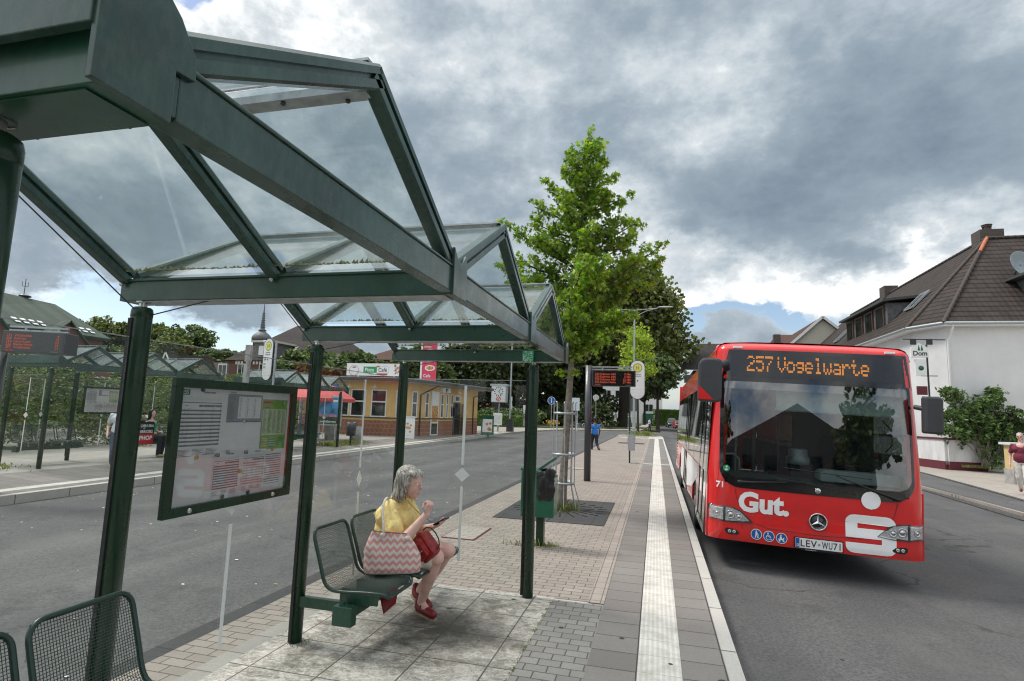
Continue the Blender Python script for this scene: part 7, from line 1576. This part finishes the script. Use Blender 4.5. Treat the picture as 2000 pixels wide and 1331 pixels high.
# young sweetgum on the platform
TR = thing('young_tree', 'young bright green sweetgum tree with star shaped leaves standing in a steel cage', 'tree')
bx_, by_ = -1.70, 10.58; rn = random.Random(21); limbs = []; crown = MB(); H = 7.35
def axis(z): f = z / H; return Vector((bx_ + .50 * max(0, f - .1) ** 1.1, by_, z))
tiers = []
for i in range(46):
    z = 2.95 + (H - .5 - 2.95) * (i / 45) ** 1.15; f = (z - 2.9) / (H - 2.9)
    rad = (1.32 * (1 - f) ** 1.05 + .16) * rn.uniform(.5, 1.1); a = i * 2.4 + rn.uniform(-.4, .4); tiers.append((z, rad, a))
# the branches the photo shows standing out
tiers += [(3.55, 1.45, .05), (3.85, 1.62, 0.0), (4.0, 1.55, .1), (3.7, 1.45, PI + .1), (4.3, 1.5, PI - .1), (4.5, 1.4, PI + .2), (4.7, 1.1, .0), (4.9, 1.1, .25), (5.1, .95, PI), (5.35, .95, PI + .3), (5.6, .85, .1), (5.75, .8, PI - .1), (6.05, .6, .3), (6.3, .45, PI), (3.2, 1.3, -1.5), (3.3, 1.2, -1.0), (3.1, 1.1, -2.2), (3.6, 1.3, -1.3), (3.0, 1.2, .3), (3.05, 1.3, PI - .3), (2.8, .9, -.6), (2.75, .95, -2.4), (2.85, 1.0, PI), (2.9, .95, .1), (2.8, .8, -1.5), (2.95, 1.0, 1.6)]
for (z, rad, a) in tiers:
    p = axis(z); d = Vector((math.cos(a), math.sin(a), 0)); rise = .38 + .25 * rn.random()
    q = p + d * rad + Vector((0, 0, rad * rise)); limbs.append((p, q, .012 + .012 * rad))
    n = int(7 + rad * 9)
    for j in range(n):
        u = .22 + .83 * j / n; c = p.lerp(q, u); s = .075 + .15 * (1 - u) + .03; k = int(10 + 9 * rn.random())
        clump(crown, (c.x + rn.gauss(0, .06), c.y + rn.gauss(0, .06), c.z + rn.gauss(.03, .07)), (s * 1.1, s * 1.1, s * .75), k, .068, 'star', 3, rn, .25, droop=True)
for j in range(14): c = axis(6.55 + j * .065); clump(crown, c, (.13 - j * .005, .13 - j * .005, .1), 8, .055, 'star', 3, rn, .2)
trunk_limbs(TR, 'bark', (bx_, by_, 0), H - .2, .078, .018, limbs, 3, (.42, 0))
for s_ in (-1, 1): clump(crown, (bx_ + .09 + s_ * .15, by_ - .08, 2.50), (.12, .08, .07), 12, .055, 'star', 2, rn, .2)
clump(crown, (bx_ + .09, by_ - .1, 2.46), (.15, .08, .06), 10, .055, 'star', 2, rn, .2)
crown.build('crown', ['leaf_a', 'leaf_b', 'leaf_c'], TR)
def big_tree(label, base, zc, r, mats_, n_cl, per, size, seed, tr=.5, name='broadleaf_tree', kind='blob', core=True, squash=1., trunk_h=None, crown_name='crown'):
    rn = random.Random(seed); t = thing(name, label, 'tree', (0, 0, 0)); c = Vector((base[0], base[1], zc)); b = MB()
    lim = []
    for i in range(n_cl):
        d = Vector((rn.gauss(0, 1), rn.gauss(0, 1), rn.gauss(.1, 1))).normalized(); k = rn.uniform(.62, 1.0)
        if d.z < -.55: d.z *= .5
        bump = .85 + .3 * noise.noise(d * 2.2 + Vector((seed, 0, 0)))
        p = c + Vector((d.x * r[0], d.y * r[1], d.z * r[2])) * k * bump; s = rn.uniform(.14, .24) * (r[0] + r[2]) * .5
        clump(b, p, (s, s, s * .62), per, size, kind, 3, rn, .55, up=.9)
        if i % 6 == 0: lim.append((Vector((base[0], base[1], base[2] + (zc - base[2]) * .55)), c.lerp(p, .85), tr * .35))
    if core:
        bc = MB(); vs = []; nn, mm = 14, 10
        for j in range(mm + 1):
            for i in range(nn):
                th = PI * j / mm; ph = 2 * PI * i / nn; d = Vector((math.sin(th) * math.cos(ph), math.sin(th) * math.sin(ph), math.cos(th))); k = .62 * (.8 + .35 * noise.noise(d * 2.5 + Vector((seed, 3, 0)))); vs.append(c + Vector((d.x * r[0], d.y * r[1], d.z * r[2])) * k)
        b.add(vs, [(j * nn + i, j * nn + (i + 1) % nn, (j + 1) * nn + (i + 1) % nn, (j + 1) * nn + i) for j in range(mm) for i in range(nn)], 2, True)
    b.build(crown_name, mats_, t); trunk_limbs(t, 'bark_dark', base, (trunk_h or (zc - base[2])), tr, tr * .5, lim, seed); return t
DK = ['dark_a', 'dark_b', 'dark_c']; DP = ['deep_a', 'deep_b', 'deep_c']; YL = ['yel_a', 'yel_b', 'yel_c']; BU = ['bush_a', 'bush_b', 'bush_c']
big_tree('huge dark green chestnut tree with stout trunk behind the bright young tree', (-4.9, 92, -.1), 15.2, (10.8, 9.0, 12.4), DK, 820, 34, .34, 5, 1.05)
big_tree('slim yellow green young tree at the far platform end, beside the lamp mast', (-1.75, 56.5, 0), 7.3, (2.0, 2.0, 4.2), YL, 130, 26, .15, 8, .12, name='young_tree', core=False, kind='star')
big_tree('mid green tree right of the yellow green one, overhanging the far road', (.2, 84, -.1), 7.6, (3.6, 4, 4.2), BU, 150, 26, .26, 9, .25)
big_tree('dark tree left of the stop sign clock, behind the hedge', (-27, 84, 0), 8.2, (8, 6.5, 6.6), DP, 240, 26, .38, 11, .5)
big_tree('dark broad tree filling the gap directly behind the street clock', (-22.5, 79, 0), 6.8, (5.2, 4.5, 5.6), DP, 200, 26, .34, 22, .4)
big_tree('dark spreading tree between clock and shelter post', (-18.5, 86, 0), 9.0, (7, 6, 7.6), DP, 260, 26, .38, 12, .5)
big_tree('tall dark tree rising above the glass roof left of the young tree', (-20.5, 100, 0), 15.0, (6, 6, 9.5), DK, 220, 26, .4, 13, .5)
big_tree('dark tree behind the shelter front post', (-13.5, 97, 0), 7.8, (5.5, 5, 6.6), DP, 240, 26, .36, 14, .5)
big_tree('green tree behind the kiosk roof, right of the red banner', (-30, 68, 0), 5.6, (5.5, 4.5, 4.6), BU, 200, 26, .3, 15, .3)
big_tree('bushy green tree behind the letter A stop sign', (-35.5, 52, 0), 5.0, (4.6, 4, 3.2), BU, 150, 24, .26, 17, .3)
big_tree('round green tree behind the cafe sign', (-40, 70, 0), 6.0, (5, 4, 3.8), BU, 150, 24, .3, 18, .3)
p = at(815, 692, 74); big_tree('small rounded tree directly above the kiosk roof end', (p.x, 76, 0), p.z - .2, (2.4, 2.2, 2.6), BU, 90, 24, .26, 19, .25)
big_tree('dense tree closing the view beyond the parked cars', (-2.5, 128, 0), 8.6, (5.0, 4, 6.0), BU, 160, 24, .36, 20, .3)
big_tree('broad tree added behind the viewpoint, left of the rear building', (-3.5, -24, 0), 5.5, (4.5, 4, 4.2), BU, 90, 20, .3, 61, .3)  # unseen tree pair, added to break the gable edge mirrored in the windscreen
big_tree('broad tree added behind the viewpoint, right of the rear building', (17, -25, 0), 6.0, (4.5, 4, 4.8), BU, 90, 20, .3, 62, .3)
# skyline trees on the left hill
for i, (u, v, Y, r, z_, lb) in enumerate(((200, 622, 130, 9, .72, 'dark round tree left of the first white house on the hill'), (243, 633, 132, 6, .7, 'lower tree between the two dark hilltop trees'), (318, 632, 128, 8, .7, 'tree on the hill crest just right of the second green post'), (372, 637, 124, 8.5, .75, 'bright rounded tree on the hill crest above the timetable case'), (345, 655, 118, 7, .6, 'lower tree under the bright hilltop tree'), (420, 672, 120, 7, .5, 'hill tree left of the onion dome'), (450, 678, 122, 6, .5, 'brownish hill tree next to the brick villa'))):
    p = at(u, v, Y); big_tree(lb, (p.x, Y, p.z - r * 1.7), p.z - r * .62, (r, r * .8, r * z_), BU if i in (3, 5) else DK, 170, 34, .36, 40 + i, .4)
def mass(name, label, cat, cells, n, size, mats_, kind='blob', seed=1, per=24, k='stuff'):
    rn = random.Random(seed); b = MB()
    for _ in range(n):
        (x, y, z, rx, ry, rz_) = rn.choice(cells); a = rn.uniform(0, 2 * PI); u = math.sqrt(rn.random()); h = rn.random() ** .6
        w = math.sqrt(max(0, 1 - h * h * .8)); clump(b, (x + rx * u * w * math.cos(a), y + ry * u * w * math.sin(a), z + rz_ * h), (size * 4, size * 4, size * 3), per, size, kind, 3, rn, .3)
    o = b.build(name, mats_); return tag(o, label, cat, kind=k)
# hillside: terrain and the woodland that covers it
b = MB(); vs = []; nx_, ny_ = 30, 14
for j in range(ny_ + 1):
    for i in range(nx_ + 1):
        x = -420 + 390 * i / nx_; y = 96 + 260 * j / ny_; f = min(1, (y - 96) / 34); lft = min(1, max(0, (-38 - x) / 70)); z = -.5 + f * lft * (15 + 5 * noise.noise(Vector((x * .02, y * .02, 0)))); vs.append((x, y, z))
b.add(vs, [(j * (nx_ + 1) + i, j * (nx_ + 1) + i + 1, (j + 1) * (nx_ + 1) + i + 1, (j + 1) * (nx_ + 1) + i) for j in range(ny_) for i in range(nx_)], 0, True); tag(b.build('hill', ['ground']), kind='structure')
cells = []; rn = random.Random(2)
for i in range(60):
    x = rn.uniform(-190, -60); Y = rn.uniform(97, 124); lft = min(1, max(0, (-38 - x) / 70)); cells.append((x, Y, -1 + min(1, (Y - 96) / 34) * lft * 15, 7, 5, 4.5))
mass('woodland', 'scrubby green woodland covering the hillside at left', 'woodland', cells, 1500, .45, BU, seed=3, per=20)
# shrubs behind the far shelters
cells = [(-18.6 - rn.random() * 1.4, y, -.1, 1.5, 1.6, 2.3 + rn.random()) for y in range(5, 25, 2)] + [(-21.5, y, 0, 2, 2, 3.2) for y in range(4, 30, 3)]
mass('shrubbery', 'dense overgrown shrubs behind the glass of the far shelters', 'shrubbery', cells, 1500, .075, BU, 'long', 4, 30)
cells = [(-24 - rn.random() * 6, y, 0, 3, 3, 3.6) for y in range(12, 46, 4)] + [(-46 + 2.5 * i, 48 + i % 3, 0, 3, 2, 4.0) for i in range(6)]
mass('shrubbery', 'greener taller shrubs further back behind the shelters and left of the kiosk', 'shrubbery', cells, 700, .15, BU, 'blob', 5, 24)
def hedge(label, x0, x1, y0, y1, z1, seed, mats_=('hedge_a', 'hedge_b')):
    rn = random.Random(seed); t = thing('hedge', label, 'hedge'); b = MB(); b.box(x0 + .15, x1 - .15, y0 + .15, y1 - .15, 0, z1 - .12); 
    for _ in range(int(1100 * (1 + (x1 - x0) / 6))):
        s = rn.random(); x = rn.uniform(x0, x1); z = rn.uniform(.05, z1)
        if s < .5: p = (x, y0 + rn.uniform(0, .12), z)
        elif s < .8: p = (x, rn.uniform(y0, y1), z1 - rn.uniform(0, .1))
        else: p = ((x1 if rn.random() < .6 else x0) + rn.uniform(-.1, .02), rn.uniform(y0, y1), z)
        leaf(b, p, .11, 'blob', 2, rn)
    b.build('foliage', list(mats_), t); return t
hedge('low clipped green hedge behind the street clock', -25, -15.9, 66, 68, 1.35, 1)
hedge('tall clipped green hedge at the end of the road', -.5, 7.5, 122, 124, 3.4, 2)
cells = [(-23.5 + i * 1.5, 70 + (i % 2), .2, 1.4, 1, 1.7) for i in range(7)]
mass('shrubbery', 'loose light green shrubs rising behind the clipped hedge', 'shrubbery', cells, 160, .16, BU, 'blob', 6, 22)
cells = [(-13.5 + i * 1.6, 78 + (i % 2), .0, 1.6, 1.2, 3.0) for i in range(5)]
mass('shrubbery', 'dark shrubs behind the bicycles', 'shrubbery', cells, 150, .2, DP, 'blob', 7, 22)
cells = [(-44 + i * 2.6, 89 + 2 * (i % 2), .0, 2.2, 1.6, 4.6) for i in range(15)]
mass('undergrowth', 'dark undergrowth filling the space below the park trees', 'undergrowth', cells, 420, .28, DP, 'blob', 17, 22)
cells = [(-13.6, 76, .2, 1.2, .6, .5)]
mass('flower_bed', 'orange flowers in the park bed behind the shelter post', 'flower bed', cells, 14, .10, ['orange', 'h_yellow', 'yel_b'], 'blob', 8, 14)
mass('planting_bed', 'low yellow green planting round the slim tree at the platform end', 'planting bed', [(-1.3, 53.6, 0, 1.3, .9, .35)], 70, .07, ['grass_a', 'yel_c', 'grass_b'], 'long', 9, 16)
# laurel against the white house wall
t = thing('bush', 'big glossy laurel bush in front of the white house wall', 'bush'); b = MB(); rn = random.Random(31); st = MB()
for (x, z, s) in ((12.9, 3.1, .30), (12.75, 2.3, .35), (13.1, 2.2, .5), (13.5, 2.5, .5), (14.1, 2.6, .5), (14.35, 3.0, .35), (14.45, 3.35, .2), (13.7, 1.8, .7), (14.4, 2.0, .6), (14.9, 1.7, .55), (15.3, 2.0, .3), (15.5, 1.85, .2), (15.0, 2.3, .35), (13.2, 1.5, .6), (14.2, 1.2, .7), (14.7, .8, .6), (15.0, 1.2, .5), (14.2, .5, .5), (14.0, 2.2, .6), (12.6, 1.7, .4), (12.7, 3.35, .12)):
    for _ in range(int(24 + 60 * s)):
        c = (x + rn.gauss(0, s * .55), 29.2 + rn.gauss(.25, .35), z + rn.gauss(0, s * .45)); clump(b, c, (.14, .14, .14), 8, .10, 'long', 3, rn, .3)
    st.tube([(14.0 + rn.uniform(-.3, .3), 29.3, 0), ((14 + x) / 2, 29.3, z * .55), (x, 29.25, z)], [.035, .02, .008], 5)
b.build('foliage', ['laurel_a', 'laurel_b', 'laurel_c'], t); st.build('stems', ['bark'], t)
# weeds
def grass(label, spots, seed, size=.09, name='weeds', n=60):
    rn = random.Random(seed); b = MB()
    for (x, y, rx, ry, h) in spots:
        for _ in range(n):
            px, py = x + rn.gauss(0, rx), y + rn.gauss(0, ry); hh = h * rn.uniform(.4, 1.2); a = rn.uniform(0, 6.28); w = .0045 + h * .012; l = rn.uniform(.1, .6) * hh
            b.add([(px - w * math.cos(a), py - w * math.sin(a), .005), (px + w * math.cos(a), py + w * math.sin(a), .005), (px + l * math.sin(a) * .5 + w * .5, py + l * .3, hh * .7), (px + l * math.sin(a), py + l * math.cos(a), hh)], [(0, 1, 2), (0, 2, 3)], rn.randrange(2))
    return tag(b.build(name, ['grass_a', 'grass_b']), label, 'weeds', kind='stuff')
grass('tufts of grass and weeds at the foot of the young tree', [(-1.70, 10.5, .17, .15, .16)], 1, n=330)
grass('weeds growing round the green bin stand', [(-1.62, 7.5, .12, .06, .10), (-1.36, 7.62, .07, .05, .05)], 2, n=90)
grass('line of grass between the shelter slab and the dark setts', [(-.945, 3.6 + i * .12 + .05 * (i % 3), .009, .03, .018) for i in range(15)], 3, n=18)
grass('dry grass around the shelter post feet', [(-2.53, 3.88, .05, .05, .015)], 4, n=150)
grass('grass verge patches on the far pavement', [(-13.9 - .4 * i, 8.6 + .5 * i, .35, .2, .16) for i in range(4)] + [(-13.6, 21.5 + i * .5, .3, .2, .22) for i in range(6)], 5, n=160)
grass('grass strip under the laurel beside the garden wall', [(14.3 + .25 * i, 28.4 - .25 * i, .3, .15, .16) for i in range(8)] + [(13.2 + .2 * i, 29.2, .1, .08, .12) for i in range(4)], 6, n=140)

# ================================================================ CAMERA, SKY, SUN
cam = bpy.data.cameras.new('Camera'); co = bpy.data.objects.new('Camera', cam); COL.objects.link(co)
cam.sensor_width = 36; cam.lens = 36 * 1099.6 / 2000; cam.clip_start = .05; cam.clip_end = 3000
f_, r_, u_ = CAMQ
co.matrix_world = Matrix(((r_.x, u_.x, -f_.x, 0), (r_.y, u_.y, -f_.y, 0), (r_.z, u_.z, -f_.z, 1.735), (0, 0, 0, 1)))
sc.camera = co
SUN_EL, SUN_AZ = R(56), R(-82)        # azimuth from +y towards +x
wd = bpy.data.worlds.new('World'); sc.world = wd; wd.use_nodes = True; nt = NT(wd.node_tree); bg = wd.node_tree.nodes['Background']
sky = nt.n('ShaderNodeTexSky', sky_type='NISHITA'); sky.sun_disc = False; sky.sun_elevation = SUN_EL; sky.sun_rotation = SUN_AZ
tc = nt.n('ShaderNodeTexCoord').outputs['Generated']; s3 = nt.n('ShaderNodeSeparateXYZ', {0: tc}); z = nt.math('MAXIMUM', s3.outputs[2], 0.)
def dirn(u, v): q = CAMQ; return (q[0] * 1099.6 + q[1] * (u - 1000) - q[2] * (v - 665.5)).normalized()
V_ = nt.n('ShaderNodeMapping', {'Vector': tc, 'Scale': (1, 1, 1.55), 'Location': (SKYSEED, 1.3, .4)}).outputs[0]
wn = nt.n('ShaderNodeTexNoise', {'Vector': V_, 'Scale': 3.2, 'Detail': 7., 'Roughness': .6}).outputs[1]
dv = nt.n('ShaderNodeVectorMath', {0: wn, 1: (.5, .5, .5)}, operation='SUBTRACT').outputs[0]
dv = nt.n('ShaderNodeVectorMath', {0: nt.n('ShaderNodeVectorMath', {0: dv, 3: .42}, operation='SCALE').outputs[0], 1: tc}, operation='ADD').outputs[0]
def lobes(L):
    tot = None
    for (u, v, w, r, st) in L:
        # elongated cloud masses at fixed places of the sky
        c = dirn(u, v); e = nt.n('ShaderNodeVectorMath', {0: dv, 1: tuple(c)}, operation='SUBTRACT').outputs[0]
        e = nt.n('ShaderNodeVectorMath', {0: e, 1: (1 / w, 1 / w, 1 / r)}, operation='MULTIPLY').outputs[0]
        q = nt.math('MULTIPLY', nt.ramp(nt.n('ShaderNodeVectorMath', {0: e}, operation='LENGTH').outputs['Value'], [(0., 1.), (.5, .65), (1., 0.)]), st)
        tot = q if tot is None else nt.math('ADD', tot, q)
    return tot
n1 = nt.noise(V_, 2.3, 12, .60); n2 = nt.noise(V_, 6.0, 12, .62)
thick = nt.math('ADD', nt.math('ADD', nt.math('MULTIPLY', n1, .50), nt.math('MULTIPLY', n2, .56)), lobes(
    [(1600, 340, .42, .18, .13), (1420, 420, .26, .13, .08), (820, 300, .34, .14, .09), (1850, 230, .3, .12, .06), (560, 330, .25, .10, .05), (300, 480, .3, .10, .08), (150, 520, .3, .1, .06),
     (1120, 455, .20, .08, -.09), (1480, 590, .30, .075, -.15), (1930, 480, .22, .08, -.09), (1750, 540, .16, .05, -.07), (160, 605, .30, .045, -.22), (430, 625, .3, .04, -.16), (1040, 60, .30, .10, -.05), (1800, 40, .35, .12, -.04), (430, 30, .22, .12, -.16), (1330, 500, .14, .06, -.12)]))
dens = nt.math('ADD', nt.math('ADD', nt.math('MULTIPLY', n1, .55), nt.math('MULTIPLY', n2, .45)), lobes(
    [(320, -10, .10, .09, -.30), (1350, 650, .13, .028, -.10), (480, 620, .34, .07, -.20), (1290, 560, .06, .04, -.14), (955, 555, .10, .05, -.2), (1480, 650, .2, .03, -.1), (1000, 300, .9, .35, .12), (1700, 200, .9, .35, .12), (200, 300, .7, .3, .12)]))
cover = nt.ramp(dens, [(.42, 0.), (.50, 1.)])
ccol = nt.ramp(thick, [(.39, (.80, .815, .82)), (.46, (.52, .56, .585)), (.54, (.35, .405, .45)), (.62, (.245, .30, .35)), (.84, (.13, .175, .23))])
sunv = Vector((math.sin(SUN_AZ) * math.cos(SUN_EL), math.cos(SUN_AZ) * math.cos(SUN_EL), math.sin(SUN_EL)))
ccol = nt.mix(nt.math('MULTIPLY', nt.ramp(z, [(.66, 0.), (.92, 1.)]), .85), ccol, (1.9, 1.9, 1.85, 1))
back = nt.math('MULTIPLY', nt.ramp(nt.math('MULTIPLY', s3.outputs[1], -1.), [(.15, 0.), (.6, 1.)]), nt.ramp(n2, [(.35, .25), (.6, .8)]))  # brighter clouds added behind the camera to light the bus front
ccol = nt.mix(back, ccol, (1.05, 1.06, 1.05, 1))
skyc = nt.n('ShaderNodeVectorMath', {0: sky.outputs[0], 3: .11}, operation='SCALE').outputs[0]
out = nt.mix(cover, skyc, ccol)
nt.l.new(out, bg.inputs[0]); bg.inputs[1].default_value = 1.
L_ = bpy.data.lights.new('Sun', 'SUN'); L_.energy = 2.0; L_.angle = R(14); L_.color = (1., .96, .90); lo = bpy.data.objects.new('Sun', L_); COL.objects.link(lo); lo.rotation_euler = (-sunv).to_track_quat('-Z', 'Y').to_euler()
sc.view_settings.view_transform = 'Standard'; sc.view_settings.look = 'None'; sc.view_settings.exposure = .48; sc.view_settings.gamma = 1.
sc.cycles.pixel_filter_type = 'BLACKMAN_HARRIS'; sc.cycles.filter_width = 1.15; sc.render.engine = 'CYCLES'; sc.cycles.max_bounces = 10; sc.cycles.transparent_max_bounces = 24; sc.cycles.sample_clamp_indirect = 6
